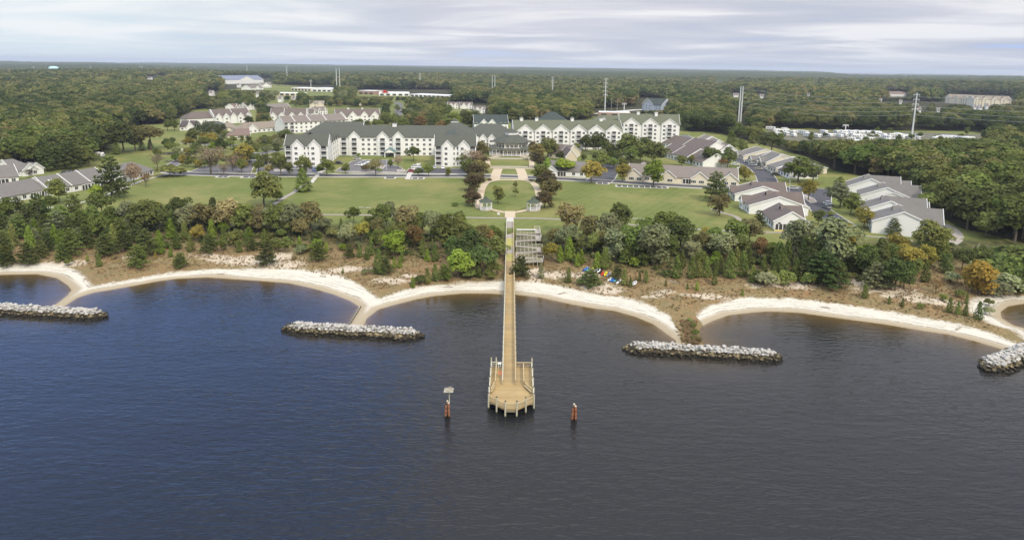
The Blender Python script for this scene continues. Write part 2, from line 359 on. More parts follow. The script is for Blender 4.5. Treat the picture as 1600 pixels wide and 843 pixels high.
m1 = t.n.new('ShaderNodeMixShader'); t.put(m1.inputs[0], opac); t.l.new(tr.outputs[0], m1.inputs[1]); t.l.new(body.outputs[0], m1.inputs[2])
gl = t.n.new('ShaderNodeBsdfGlossy'); gl.inputs['Roughness'].default_value = 0.13; t.put(gl.inputs['Color'], (1, 1, 1))
p_ = t.pos()
w1 = t.noise(0.50, 2, 0.42, t.scalev(p_, (0.55, 1.5, 1), (0, 0, 0.10)), dist=0.4)
w2 = t.noise(1.35, 1, 0.4, t.scalev(p_, (0.6, 1.5, 1), (0, 0, -0.25)), dist=0.3)
w3 = t.noise(0.10, 2, 0.5, t.scalev(p_, (0.6, 1.4, 1), (0, 0, 0.2)))
calm = t.math('MULTIPLY', t.ramp(t.noise(0.02, 4, 0.6, t.scalev(t.pos(), (.6, 1.6, 1), (0, 0, .4))), [(0.35, 0.45), (0.65, 1)]), t.math('ADD', 0.30, t.math('MINIMUM', t.math('MULTIPLY', dep, 0.04), 0.7)))
hh = t.math('MULTIPLY', t.math('ADD', t.math('ADD', t.math('MULTIPLY', w1, 0.50), t.math('MULTIPLY', w2, 0.24)), t.math('MULTIPLY', w3, 0.4)), calm)
nb = t.bump(hh, 1.0, 0.46); t.l.new(nb, gl.inputs['Normal'])
fr = t.n.new('ShaderNodeFresnel'); fr.inputs[0].default_value = 1.33; t.l.new(nb, fr.inputs['Normal'])
m2 = t.n.new('ShaderNodeMixShader'); t.l.new(fr.outputs[0], m2.inputs[0]); t.l.new(m1.outputs[0], m2.inputs[1]); t.l.new(gl.outputs[0], m2.inputs[2])
t.l.new(m2.outputs[0], t.out.inputs[0])
used = np.unique(WQ); remap = np.full(len(WD), -1); remap[used] = np.arange(len(used))
me = npmesh('water', np.column_stack([WX.ravel(), WY.ravel(), np.zeros(len(WD))])[used], remap[WQ], {'shore': WD[used]}, [t.m])
tag(link(bpy.data.objects.new('water', me)), kind='structure')
# ------------------------------------------------------------------ haze over land and water
hz = MB(); hz.box(-26000, 26000, -15000, 26000, -5, 135)
hzm, hn, hl = newmat('haze'); ho = hn.new('ShaderNodeOutputMaterial'); hv = hn.new('ShaderNodeVolumePrincipled')
hv.inputs['Color'].default_value = (0.84, 0.90, 1.0, 1); hv.inputs['Density'].default_value = 8.5e-5; hv.inputs['Anisotropy'].default_value = 0.2
hl.new(hv.outputs[0], ho.inputs['Volume'])
tag(hz.build('haze', hzm), kind='stuff')
# far hills on the right horizon
hb_v, hb_q = [], []
azs = np.radians(np.linspace(14, 60, 240)); prof = [(11000, 4), (11200, 24), (11900, 32), (13000, 22)]
for a in azs:
    kx = math.degrees(a)
    env = np.clip((kx - 28.0) / 1.2, 0, 1) * (1 - 0.5 * math.exp(-((kx - 33.8) / 0.35) ** 2)); wob = 0.92 + 0.05 * math.sin(kx * 3.1) + 0.03 * math.sin(kx * 11)
    for r, h in prof: hb_v.append((r * math.sin(a), r * math.cos(a), (3 + (h - 3) * env * wob) if h > 5 else h))
for i in range(len(azs) - 1):
    for j in range(len(prof) - 1): b = i * len(prof) + j; hb_q.append((b, b + len(prof), b + len(prof) + 1, b + 1))
t = NT('hill_woods'); t.bsdf(t.mix(t.noise(0.02, 5), (0.03, 0.045, 0.02), (0.06, 0.075, 0.035)), 0.95, 0.1)
tag(link(bpy.data.objects.new('hills', npmesh('hills', np.array(hb_v), np.array(hb_q), None, [t.m]))), kind='structure')
# ------------------------------------------------------------------ roads, paths, parking: sheets draped on the ground
M_ASPH = simple('asphalt', (0.075, 0.073, 0.080), 0.9, 0.25, 0.35)
M_ASPH2 = simple('old_asphalt', (0.15, 0.14, 0.14), 0.9, 0.25, 0.4)
M_CONC = simple('concrete', (0.52, 0.48, 0.42), 0.85, 0.15, 0.8)
M_TAN = simple('tan_paving', (0.52, 0.42, 0.29), 0.85, 0.12, 0.8)
M_GRAV = simple('gravel_path', (0.33, 0.29, 0.25), 0.9, 0.2, 1.2)
M_PAINT = simple('road_paint', (0.72, 0.72, 0.70), 0.7, 0.08, 2.0)
M_LOT = simple('lot_gravel', (0.135, 0.128, 0.085), 0.95, 0.5, 0.06)
M_MULCH = simple('mulch', (0.045, 0.028, 0.018), 0.95, 0.3, 1.0)
def smooth_path(pts, step=2.5):
    """Catmull-Rom through world points"""
    out = []; n = len(pts)
    for i in range(n - 1):
        p0, p1, p2, p3 = pts[max(i - 1, 0)], pts[i], pts[i + 1], pts[min(i + 2, n - 1)]
        L = math.dist(p1, p2); k = max(1, int(L / step))
        for j in range(k):
            s = j / k
            out.append(tuple(0.5 * ((2 * p1[a]) + (-p0[a] + p2[a]) * s + (2*p0[a] - 5*p1[a] + 4*p2[a] - p3[a]) * s*s + (-p0[a] + 3*p1[a] - 3*p2[a] + p3[a]) * s**3) for a in (0, 1)))
    out.append(tuple(pts[-1])); return out
def strip_mb(mb, pts, w, off, th=0.0, side=0.0, m=0):
    n = len(pts); pts = [Vector((p[0], p[1])) for p in pts]; L = []; R = []
    for i, p in enumerate(pts):
        dv = (pts[min(i + 1, n - 1)] - pts[max(i - 1, 0)]).normalized(); nn = Vector((-dv.y, dv.x))
        L.append(p + nn * (side + w / 2)); R.append(p + nn * (side - w / 2))
    zl = zt([v.x for v in L], [v.y for v in L]) + off; zr = zt([v.x for v in R], [v.y for v in R]) + off
    vs = [(v.x, v.y, z) for v, z in zip(L, zl)] + [(v.x, v.y, z) for v, z in zip(R, zr)]
    fs = [(i, n + i, n + i + 1, i + 1) for i in range(n - 1)]
    if th:
        vs += [(v[0], v[1], v[2] - th) for v in vs]
        fs += [(i, i + 1, 2*n + i + 1, 2*n + i) for i in range(n - 1)] + [(n + i, 3*n + i, 3*n + i + 1, n + i + 1) for i in range(n - 1)]
    mb.add(vs, fs, m)
def road(name, px, w, mat, off=0.05, kerb=True, walk=False, step=2.5):
    pts = smooth_path([G(a, b)[:2] for a, b in px], step)
    mb = MB(); strip_mb(mb, pts, w, off); tag(mb.build(name, mat), kind='structure')
    if kerb:
        kb = MB()
        for s in (-1, 1): strip_mb(kb, pts, 0.35, off + 0.10, 0.2, s * (w / 2 + 0.17))
        tag(kb.build('kerb', M_CONC), kind='structure')
    return pts
def sheet(name, px, mat, off=0.05, kerb=0, world=None):
    pts = world or [G(a, b)[:2] for a, b in px]
    bm = bmesh.new(); f = bm.faces.new([bm.verts.new((p[0], p[1], 0)) for p in pts])
    if f.normal.z < 0 or sum(pts[i][0]*pts[(i+1)%len(pts)][1]-pts[(i+1)%len(pts)][0]*pts[i][1] for i in range(len(pts))) < 0: f.normal_flip()
    bmesh.ops.triangulate(bm, faces=bm.faces[:])
    x0, x1 = min(p[0] for p in pts), max(p[0] for p in pts); y0, y1 = min(p[1] for p in pts), max(p[1] for p in pts)
    st = 5.0
    for ax, a, b in ((0, x0, x1), (1, y0, y1)):
        v = a + st
        while v < b:
            co = (v, 0, 0) if ax == 0 else (0, v, 0); no = (1, 0, 0) if ax == 0 else (0, 1, 0)
            bmesh.ops.bisect_plane(bm, geom=bm.verts[:] + bm.edges[:] + bm.faces[:], plane_co=co, plane_no=no); v += st
    zz = zt([v.co.x for v in bm.verts], [v.co.y for v in bm.verts])
    for v, z in zip(bm.verts, zz): v.co.z = z + off
    me = bpy.data.meshes.new(name); bm.to_mesh(me); bm.free(); me.materials.append(mat)
    tag(link(bpy.data.objects.new(name, me)), kind='structure')
    if kerb:
        kb = MB(); loop = [p for i in range(len(pts)) for p in [tuple(np.array(pts[i]) + (np.array(pts[(i+1) % len(pts)]) - np.array(pts[i])) * s / 4) for s in range(4)]] + [pts[0]]
        strip_mb(kb, loop, 0.35, off + 0.10, 0.2); tag(kb.build('kerb', M_CONC), kind='structure')
    return pts
# main road along the top of the lawn
ROAD = [(262,268),(300,271.5),(400,273.8),(560,274.5),(735,275),(800,276),(925,282),(1010,287),(1100,292),(1150,291)]
road('road', ROAD, 6.4, M_ASPH, 0.06, True)
rp = smooth_path([G(a, b)[:2] for a, b in ROAD], 2.5)
mb = MB(); strip_mb(mb, rp, 1.5, 0.05, 0, 5.8); strip_mb(mb, rp, 1.2, 0.05, 0, -4.4); tag(mb.build('pavement', M_CONC), kind='structure')
# parking bays cut into the lawn side of the road, with painted lines
for a, b, y in ((337,355,277.6),(376,398,278),(601,617,279.2),(634,662,280),(932,951,287.5),(963,1044,291.8)):
    yy = lambda px: G(px, y)[1]
    p0 = G(a, y); p1 = G(b, y + (b - a) * 0.035 * (a > 900)); v = Vector((p1[0]-p0[0], p1[1]-p0[1])); L = v.length; v.normalize(); n = Vector((v.y, -v.x))
    c0 = Vector(p0[:2])
    sheet('parking_bay', None, M_ASPH, 0.066, 0, [tuple(c0), tuple(c0 + v*L), tuple(c0 + v*L - n*5), tuple(c0 - n*5)])
    kb = MB(); strip_mb(kb, [tuple(c0 - n*1), tuple(c0 + n*0.2), tuple(c0 + v*0.4 + n*0.2)] , 0.4, 0.17, 0.2)
    strip_mb(kb, [tuple(c0 + n*0.2 + v * L * s / 8) for s in range(9)], 0.4, 0.17, 0.2)
    for e in (0, 1): strip_mb(kb, [tuple(c0 + v*L*e + n*0.2), tuple(c0 + v*L*e - n*4.5)], 1.0, 0.15, 0.2)
    tag(kb.build('kerb', M_CONC), kind='structure')
    lm = MB(); k = int(L / 2.6)
    for i in range(1, k): strip_mb(lm, [tuple(c0 + v*(i*L/k) - n*0.3), tuple(c0 + v*(i*L/k) - n*4.6)], 0.35, 0.08)
    tag(lm.build('parking_lines', M_PAINT), kind='structure')
# other roads
road('road', [(935,300-16),(943,276),(950,262),(955,250),(950,238),(944,228)], 12.5, M_ASPH, 0.056)
road('road', [(1195,298),(1199,289),(1197,278),(1185,264),(1165,254),(1143,247)], 9.5, M_ASPH, 0.05)
road('road', [(1143,247),(1120,236),(1098,228),(1082,219),(1068,211)], 7, M_ASPH2, 0.056)
road('road', [(1150,291),(1166,300),(1181,303)][:1] + [(1150,291),(1140,296)], 6, M_ASPH, 0.062, False)
sheet('parking_lot', [(1205,297),(1225,293),(1240,291.5),(1300,296),(1298,328),(1337,353),(1309,353),(1273,336),(1252,311),(1235,304),(1205,303)], M_ASPH, 0.07, 1)
sheet('traffic_island', [(1246,303),(1252,302),(1272,311),(1276,316),(1268,318),(1254,309)], LAND if False else M_GRAV, 0.16, 1)
road('road', [(618,190),(622,178),(624,166),(620,160)], 9, M_ASPH2, 0.06, False)
road('road', [(300,240),(262,262),(248,269)], 6, M_ASPH2, 0.056)
road('road', [(400,241),(430,236),(452,231),(470,228)], 6, M_ASPH2, 0.056)
road('road', [(286,223),(330,226),(372,228),(400,226)], 7, M_ASPH2, 0.056)
road('road', [(930,178),(960,175),(990,172),(1015,171)], 12, M_CONC, 0.06, False)
sheet('parking_lot', [(522,268),(550,252),(560,250),(618,250),(608,256),(628,262),(630,271),(575,270)], M_ASPH2, 0.05, 1)
sheet('parking_lot', [(632,271),(640,263),(732,263.5),(732,271.5)], M_ASPH, 0.062, 1)
sheet('parking_lot', [(400,272),(404,255),(420,250),(452,262),(512,263),(503,271)], M_ASPH2, 0.062, 1)
sheet('parking_lot', [(295,269),(318,260),(362,258),(372,256),(398,256),(392,271)], M_ASPH2, 0.062, 1)
sheet('parking_lot', [(360,255),(400,240),(425,246),(400,254)], M_ASPH2, 0.055, 1)
for px in ([(543,270),(552,268),(610,269),(628,270.5),(600,271)], [(575,262),(590,258),(603,259),(598,264),(578,265)], [(620,266),(632,265),(633,268),(622,269)], [(428,266),(450,263.5),(452,266),(430,268)]):
    sheet('traffic_island', px, M_GRAV, 0.18, 1)
sheet('gravel_lot', [(1198,202),(1250,204),(1330,205),(1440,207),(1535,210),(1535,226),(1400,229),(1330,226),(1250,221),(1200,216)], M_LOT, 0.05)
# concrete link paths
road('path', [(637,280),(640,272),(647,262),(655,255)], 2.4, M_CONC, 0.09, False)
road('path', [(486,286),(495,275),(503,266)], 2.0, M_CONC, 0.09, False)
road('path', [(-40,334),(18,330),(60,326),(101,322),(128,316),(143,313),(200,291),(227,281),(262,272)], 1.6, M_CONC, 0.07, False)
road('path', [(409,333),(414,329),(428,319),(440,311),(460,300),(471,291),(484,284)], 2.0, M_GRAV, 0.07, False)
road('path', [(380,331),(412,332.5),(492,335),(579,336.5),(662,339),(708,339.5),(792,341)], 1.5, M_GRAV, 0.085, False)
road('path', [(800,341),(847,341.5),(907,345),(999,352),(1085,358),(1127,360),(1200,363),(1272,364),(1341,368),(1426,375)], 1.6, M_GRAV, 0.075, False)
road('path', [(1112,326),(1131,333),(1149,338),(1157,346),(1156,354),(1148,361)], 1.9, M_GRAV, 0.06, False)
road('path', [(1466,348),(1476,351),(1490,359),(1497,370),(1488,379),(1472,380)], 3.4, M_GRAV, 0.06, False)
# garden promenade below the lodge
road('promenade', [(750,326),(748,318),(751,302),(755,291),(763,284),(780,281),(797,281),(815,281),(830,284),(838,292),(843,306),(842,318),(836,327)], 3.3, M_TAN, 0.10, False, step=1.2)
road('promenade', [(766,327),(783,331),(796,332.5),(811,331),(828,327)], 2.2, M_TAN, 0.115, False, step=1.2)
road('promenade', [(797,330),(797,340)], 4.0, M_TAN, 0.125, False)
road('path', [(797,340),(797,347)], 2.6, M_CONC, 0.13, False)
for a, b in ((778.5, 773), (812.5, 818)): road('promenade', [(a, 264),((a+b)/2, 270),(b, 281)], 5.0, M_TAN, 0.11, False)
road('promenade', [(757,262.8),(797,263.3),(838,264)], 2.4, M_TAN, 0.10, False)
road('promenade', [(764,262),(762,254),(764,247)], 3.0, M_TAN, 0.09, False); road('promenade', [(830,263),(831,255),(829,248)], 3.0, M_TAN, 0.09, False)
road('promenade', [(762,247.5),(780,244.5),(797,243.5),(815,244.5),(829,248)], 3.0, M_TAN, 0.12, False)
for y_ in (248.5, 261.6):
    p0, p1 = G(768, y_), G(825, y_ + 0.5); mb = MB(); mb.bar((p0[0], p0[1], p0[2] + 0.4), (p1[0], p1[1], p1[2] + 0.4), 0.4, 0.9)
    tag(mb.build('retaining_wall', M_CONC), 'low pale terrace wall along the %s edge of the sloping lawn panel below the lodge' % ('upper' if y_ < 250 else 'lower'), 'wall')
# road crossings
mb = MB()
for px in (773.5, 778, 814, 819):
    a, b = G(px, 274.2), G(px, 277.8); strip_mb(mb, [a[:2], b[:2]], 0.5, 0.10)
tag(mb.build('crosswalk', M_PAINT), kind='structure')
# ------------------------------------------------------------------ trees
def leaf_cloud(pts, nrm, size, rng, flat=0.55, aspect=0.75):
    n = len(pts); r = rng.normal(size=(n, 3)); r /= np.linalg.norm(r, axis=1)[:, None]
    nn = nrm * flat + r * (1 - flat) + np.array([0, 0, 0.38]); nn /= np.linalg.norm(nn, axis=1)[:, None] + 1e-9
    a = rng.normal(size=(n, 3)); u = np.cross(nn, a); u /= np.linalg.norm(u, axis=1)[:, None] + 1e-9; v = np.cross(nn, u)
    s = (size * rng.uniform(0.6, 1.35, n))[:, None]; u *= s; v *= s * aspect
    V = np.stack([pts - u - v * .6, pts + u * .5 - v, pts + u + v * .5, pts - u * .4 + v], 1).reshape(-1, 3)
    Q = np.arange(4 * n).reshape(n, 4); return V, Q
def crown_mesh(name, kind, n, size, seed, mat):
    rng = np.random.default_rng(seed); P_, N_ = [], []
    if kind in ('broad', 'oak', 'bare'):
        k = {'broad': 16, 'oak': 24, 'bare': 18}[kind]; L = []
        for i in range(k):
            u = rng.uniform(-1, 1); th = rng.uniform(0, 2 * math.pi); rr = math.sqrt(1 - u * u); q = rng.uniform(0.45, 1.0)
            wz = 0.37 if kind == 'broad' else 0.30
            rad = 0.31 if kind == 'broad' else 0.38
            cz = 0.545 + u * wz * q; L.append((rad * rr * math.cos(th) * q, rad * rr * math.sin(th) * q, cz, rng.uniform(0.11, 0.20)))
        L.append((0, 0, 0.58, 0.26))
        w = np.array([l[3] ** 2 for l in L]); w /= w.sum(); idx = rng.choice(len(L), n, p=w); L = np.array(L)
        dv = rng.normal(size=(n, 3)); dv /= np.linalg.norm(dv, axis=1)[:, None]; dv[:, 2] = np.where(dv[:, 2] < -0.35, -dv[:, 2], dv[:, 2])
        rr = L[idx, 3] * (1 - 0.35 * rng.random(n) ** 2) * (1 + 0.12 * np.sin(dv[:, 0] * 9 + idx) * np.cos(dv[:, 1] * 8))
        P_ = L[idx, :3] + dv * rr[:, None] * np.array([1, 1, 0.85]); N_ = dv
        if kind == 'bare': P_ += rng.normal(size=(n, 3)) * 0.025
    elif kind == 'cedar':
        z = rng.random(n) ** 1.35 * 0.96; th = rng.uniform(0, 2 * math.pi, n)
        a1, a2, a3 = rng.uniform(0, 6, 3)
        prof = 0.235 * np.power(np.clip(1 - z, 0, 1), 0.62) * np.clip(0.55 + z * 5, 0, 1)
        lump = 1 + 0.20 * np.sin(th * 3 + a1 + z * 7) + 0.16 * np.sin(th * 5 + z * 23 + a2) + 0.10 * np.sin(z * 40 + a3)
        r = prof * lump * (1 - 0.35 * rng.random(n) ** 2)
        P_ = np.column_stack([r * np.cos(th), r * np.sin(th), 0.04 + z]); N_ = np.column_stack([np.cos(th), np.sin(th), np.full(n, 0.35)])
    elif kind == 'pine':
        k = 46; B = []
        for i in range(k):
            zz = 0.10 + 0.86 * (i / k) ** 0.9; th = i * 2.4 + rng.uniform(-.4, .4); ln = (0.42 * (1 - zz) ** 0.55 + 0.03) * rng.uniform(0.7, 1.1)
            for q in (0.45, 0.8, 1.0):
                B.append((ln * q * math.cos(th), ln * q * math.sin(th), zz + 0.04 * q, 0.04 + 0.09 * (1 - zz) * (1.15 - q * .3)))
        B = np.array(B); w = B[:, 3] ** 2; w = w / w.sum(); idx = rng.choice(len(B), n, p=w)
        dv = rng.normal(size=(n, 3)); dv /= np.linalg.norm(dv, axis=1)[:, None]
        P_ = B[idx, :3] + dv * (B[idx, 3] * (1 - 0.4 * rng.random(n) ** 2))[:, None] * np.array([1.05, 1.05, 0.42]); N_ = dv * np.array([.6, .6, 1.6])
    elif kind == 'shrub':
        k = 9; L = np.array([(rng.uniform(-.3, .3), rng.uniform(-.3, .3), rng.uniform(.25, .62), rng.uniform(.2, .36)) for i in range(k)])
        idx = rng.integers(0, k, n); dv = rng.normal(size=(n, 3)); dv /= np.linalg.norm(dv, axis=1)[:, None]; dv[:, 2] = np.abs(dv[:, 2]) - 0.15
        P_ = L[idx, :3] + dv * (L[idx, 3] * (1 - 0.3 * rng.random(n) ** 2))[:, None]; P_[:, 2] = np.maximum(P_[:, 2], 0.02); N_ = dv
    V, Q = leaf_cloud(P_, N_ / (np.linalg.norm(N_, axis=1)[:, None] + 1e-9), size, rng)
    return npmesh(name, V, Q, None, [mat], smooth=False)
def trunk_mesh(name, kind, seed, mat):
    rng = random.Random(seed); mb = MB(); top = {'broad': .62, 'oak': .6, 'bare': .75, 'cedar': .8, 'pine': .93, 'shrub': .4}[kind]
    r = {'cedar': .016, 'pine': .02, 'shrub': .02}.get(kind, .026); p = Vector((0, 0, -0.02)); segs = 4
    for i in range(segs):
        q = Vector((rng.uniform(-.012, .012), rng.uniform(-.012, .012), top * (i + 1) / segs)); mb.tube(p, q, r * (1 - .2 * i), r * (1 - .2 * (i + 1)), 7); p = q
    if kind in ('broad', 'oak', 'bare', 'shrub'):
        for i in range(12 if kind == 'bare' else 7):
            z = rng.uniform(.22, .55); th = rng.uniform(0, 6.28); ln = rng.uniform(.18, .33); a = Vector((0, 0, z)); b = a + Vector((math.cos(th) * ln, math.sin(th) * ln, ln * rng.uniform(.5, 1.1)))
            mb.tube(a, b, .011, .004, 5)
            if kind == 'bare':
                for _ in range(3):
                    c_ = a.lerp(b, rng.uniform(.5, 1)); th2 = th + rng.uniform(-1, 1); mb.tube(c_, c_ + Vector((math.cos(th2) * .1, math.sin(th2) * .1, .12)), .005, .002, 4)
    elif kind == 'pine':
        for i in range(14):
            z = rng.uniform(.12, .8); th = rng.uniform(0, 6.28); ln = .36 * (1 - z) ** .6; a = Vector((0, 0, z)); mb.tube(a, a + Vector((math.cos(th) * ln, math.sin(th) * ln, .04)), .007, .003, 4)
    return mb.mesh(name, mat)
def foliage_mat(name, use_color):
    t = NT(name); oi = t.n.new('ShaderNodeObjectInfo')
    if use_color: base = oi.outputs['Color']
    else:
        ln_ = t.noise(0.006, 3, 0.6, oi.outputs['Location']); rr = t.math('ADD', t.math('MULTIPLY', oi.outputs['Random'], 0.62), t.math('MULTIPLY', ln_, 0.76)); rr = t.math('SUBTRACT', rr, 0.19)
        base = t.ramp(rr, [(0.0, (0.054, 0.087, 0.036)), (0.22, (0.079, 0.112, 0.041)), (0.42, (0.112, 0.143, 0.051)), (0.60, (0.151, 0.167, 0.057)), (0.76, (0.183, 0.183, 0.077)), (0.88, (0.214, 0.164, 0.077)), (0.96, (0.244, 0.173, 0.068)), (1.0, (0.279, 0.139, 0.064))])
    n_ = t.noise(0.75, 3, 0.6); big = t.ramp(t.noise(0.0022, 3, 0.6, oi.outputs['Location']), [(0.35, (0.72, 0.76, 0.80)), (0.65, (1.22, 1.16, 1.05))]); base = t.mix(0.0 if use_color else 1.0, base, big, 'MULTIPLY')
    c = t.mix(t.ramp(n_, [(0.3, 0), (0.7, 1)]), t.mix(1.0, base, (0.66, 0.68, 0.72), 'MULTIPLY'), t.mix(1.0, base, (1.34, 1.28, 1.10), 'MULTIPLY'))
    v = t.math('ADD', 0.85, t.math('MULTIPLY', oi.outputs['Random'], 0.55)); m = t.n.new('ShaderNodeVectorMath'); m.operation = 'SCALE'; t.l.new(c, m.inputs[0]); t.l.new(v, m.inputs['Scale'])
    df = t.n.new('ShaderNodeBsdfDiffuse'); t.l.new(m.outputs[0], df.inputs[0])
    tl = t.n.new('ShaderNodeBsdfTranslucent'); t.l.new(m.outputs[0], tl.inputs[0])
    mx = t.n.new('ShaderNodeMixShader'); mx.inputs[0].default_value = 0.30; t.l.new(df.outputs[0], mx.inputs[1]); t.l.new(tl.outputs[0], mx.inputs[2]); t.l.new(mx.outputs[0], t.out.inputs[0])
    return t.m
M_LEAF = foliage_mat('foliage', True); M_WOODS = foliage_mat('woodland_foliage', False)
M_BARK = simple('bark', (0.12, 0.095, 0.07), 0.95, 0.3, 3.0)
TV = {}
for kind, n, size, k in (('broad', 2300, .030, 5), ('oak', 2400, .032, 4), ('bare', 1100, .018, 3), ('cedar', 1500, .024, 4), ('pine', 2300, .026, 4), ('shrub', 700, .065, 3)):
    TV[kind] = [(crown_mesh('%s_crown' % kind, kind, n, size, 100 + 7 * i + n, M_LEAF), trunk_mesh('%s_trunk' % kind, kind, i + n, M_BARK)) for i in range(k)]
COLS = {  # foliage base colours
 'dark': (0.048, 0.062, 0.022), 'green': (0.064, 0.086, 0.026), 'olive': (0.078, 0.092, 0.030), 'bright': (0.085, 0.125, 0.022), 'lime': (0.120, 0.165, 0.028),
 'grey': (0.098, 0.112, 0.062), 'tan': (0.120, 0.114, 0.056), 'gold': (0.130, 0.118, 0.030), 'brown': (0.080, 0.078, 0.034), 'rust': (0.110, 0.074, 0.034),
 'plum': (0.048, 0.041, 0.024), 'bare': (0.150, 0.118, 0.090), 'orange': (0.150, 0.108, 0.026), 'blue': (0.045, 0.066, 0.024)}
CW = {'dark': 'dark green', 'green': 'mid green', 'olive': 'olive green', 'bright': 'bright green', 'lime': 'lime green', 'grey': 'silvery grey-green', 'tan': 'pale tan-green', 'gold': 'golden green',
      'brown': 'brownish', 'rust': 'rusty red', 'plum': 'dark purple-brown', 'bare': 'thin half-bare grey-brown', 'orange': 'orange-yellow', 'blue': 'blue-green'}
NM = {'broad': 'broadleaf_tree', 'oak': 'broadleaf_tree', 'bare': 'bare_tree', 'cedar': 'cedar_tree', 'pine': 'pine_tree', 'shrub': 'shrub'}
KW = {'broad': 'broadleaf tree', 'oak': 'round-crowned tree', 'bare': 'sparse tree', 'cedar': 'conical cedar', 'pine': 'spreading pine', 'shrub': 'rounded shrub'}
def kind_name(q):
    z_ = q['zone'] or ''
    if q['k'] in ('broad', 'oak'):
        if 'avenue' in z_: return 'avenue_tree'
        if any(w_ in z_ for w_ in ('car park', 'cottages', 'town', 'wing', 'storage', 'block', 'oval')): return 'ornamental_tree'
    return NM[q['k']]
TREES = []     # deferred, so labels can be worked out together
def tree(px, py, hpx, kind, col, wide=1.0, zone=None):
    x, y, z = G(px, py); dist = math.sqrt(x * x + y * y + (CAM_H - z) ** 2); h = hpx * dist / F * 1.12
    TREES.append(dict(x=x, y=y, z=z, h=h, k=kind, c=col, w=wide, zone=zone, px=px, py=py))
def T(zone, s):
    """px,py,height,kind,colour[,width] separated by spaces"""
    KK = {'B': 'broad', 'O': 'oak', 'C': 'cedar', 'P': 'pine', 'S': 'shrub', 'X': 'bare'}
    for it in s.split():
        a = it.split(','); tree(float(a[0]), float(a[1]), float(a[2]), KK[a[3]], a[4], float(a[5]) if len(a) > 5 else 1.0, zone)
T('in the tree belt behind the far left cove', '48,390,28,C,bright 43,413,27,P,dark 98,407,22,P,green 112,399,34,P,green 166,400,28,P,dark,1.2 137,408,8,C,bright 155,416,17,C,green 10,415,25,P,dark 5,400,30,P,dark 14,404,18,C,gold 160,342,34,O,dark 118,345,33,P,olive 98,355,32,O,green 62,347,34,P,dark 45,352,28,P,dark 10,347,30,O,green 92,372,34,P,grey 56,370,22,C,bright 72,358,20,P,dark 86,380,24,C,bright 158,374,34,O,green 178,387,30,C,olive 135,387,28,P,dark 115,374,30,P,dark 30,372,30,P,green 22,385,26,C,olive 75,392,24,P,dark 64,402,22,P,olive 128,362,28,P,green 190,372,28,P,green 0,368,30,P,dark 145,352,26,O,green 30,340,24,P,dark 80,335,24,O,green 180,358,30,O,green 108,414,10,S,olive 178,405,6,S,tan')
T('in the tree belt behind the left cove beach', '215,417,28,P,green,1.1 243,404,9,C,gold 267,401,14,C,bright 282,417,20,P,green,1.2 250,394,30,C,bright 228,400,36,P,dark 277,388,24,C,green 268,372,26,C,bright 298,391,22,C,olive 308,378,24,B,gold 327,394,24,P,dark,1.1 347,392,20,O,olive 332,372,26,C,bright 368,387,26,O,olive 394,391,18,P,dark 230,364,46,O,olive 204,357,38,O,grey 250,360,32,O,dark 283,347,36,B,dark 272,360,26,P,green 298,364,40,B,grey 318,362,44,B,brown 335,352,38,C,dark,1.3 358,364,48,B,tan 382,364,42,B,olive 397,358,32,B,tan 417,412,32,P,dark 497,407,27,P,green,1.1 469,396,16,S,grey 446,393,22,O,olive 468,382,14,C,bright 494,381,20,O,dark 510,393,14,C,bright 414,384,24,C,green 403,360,38,B,tan 434,365,42,B,green 451,364,28,B,olive 462,364,44,B,grey 486,360,42,B,brown 472,370,30,B,tan 506,365,26,B,grey 553,350,26,O,green 533,356,14,C,dark 430,392,14,S,olive 460,404,7,S,tan 215,378,26,P,dark 195,392,26,P,dark 350,378,22,C,green 385,378,18,C,green 265,350,26,P,dark 520,372,18,S,brown 480,392,10,S,olive')
T('in the trees between the left cove and the pier', '546,403,20,P,dark 562,401,18,C,green 574,405,20,C,olive 580,397,22,C,green 592,427,34,C,green,1.2 536,427,8,C,green 543,385,36,B,grey 565,377,32,B,gold 597,360,40,B,green 616,398,38,O,lime,1.1 616,419,16,C,bright 625,418,16,C,bright 628,409,16,C,green 603,428,24,P,dark 604,352,36,B,grey 636,372,52,B,tan 648,387,34,B,rust 625,378,34,B,olive 680,372,46,B,grey 693,382,44,C,olive,1.6 715,378,46,B,olive 668,408,18,C,bright 680,405,26,C,green 683,390,16,X,bare 716,433,42,O,bright,1.15 730,416,54,O,blue,1.15 706,406,36,O,blue 755,430,44,O,blue 748,431,26,C,green 763,429,32,C,green 776,431,20,O,olive 694,437,24,P,green 680,438,24,C,green 668,441,22,C,olive 655,442,16,S,dark 645,448,15,C,bright 733,374,24,O,olive 754,374,24,O,brown 769,374,18,O,rust 780,401,34,O,olive 771,413,22,C,green 755,390,22,O,olive 740,392,22,O,green 590,385,26,B,green 606,398,22,C,olive 660,396,22,C,olive 700,436,16,C,green 570,428,10,S,grey 735,436,18,S,green 770,436,14,S,olive 590,372,30,B,brown 655,368,34,B,olive')
T('in the trees between the pier and the kayaks', '813,431,30,P,dark,1.15 845,434,22,C,grey 888,441,22,C,green 922,447,25,P,dark,1.5 862,409,30,O,gold 875,409,24,C,bright 889,406,34,C,bright 902,416,20,C,bright 908,413,22,C,bright 886,394,44,B,grey 869,387,30,O,brown 889,368,52,B,tan 919,376,40,B,brown 926,394,32,B,olive 905,394,26,B,dark 840,412,10,S,olive')
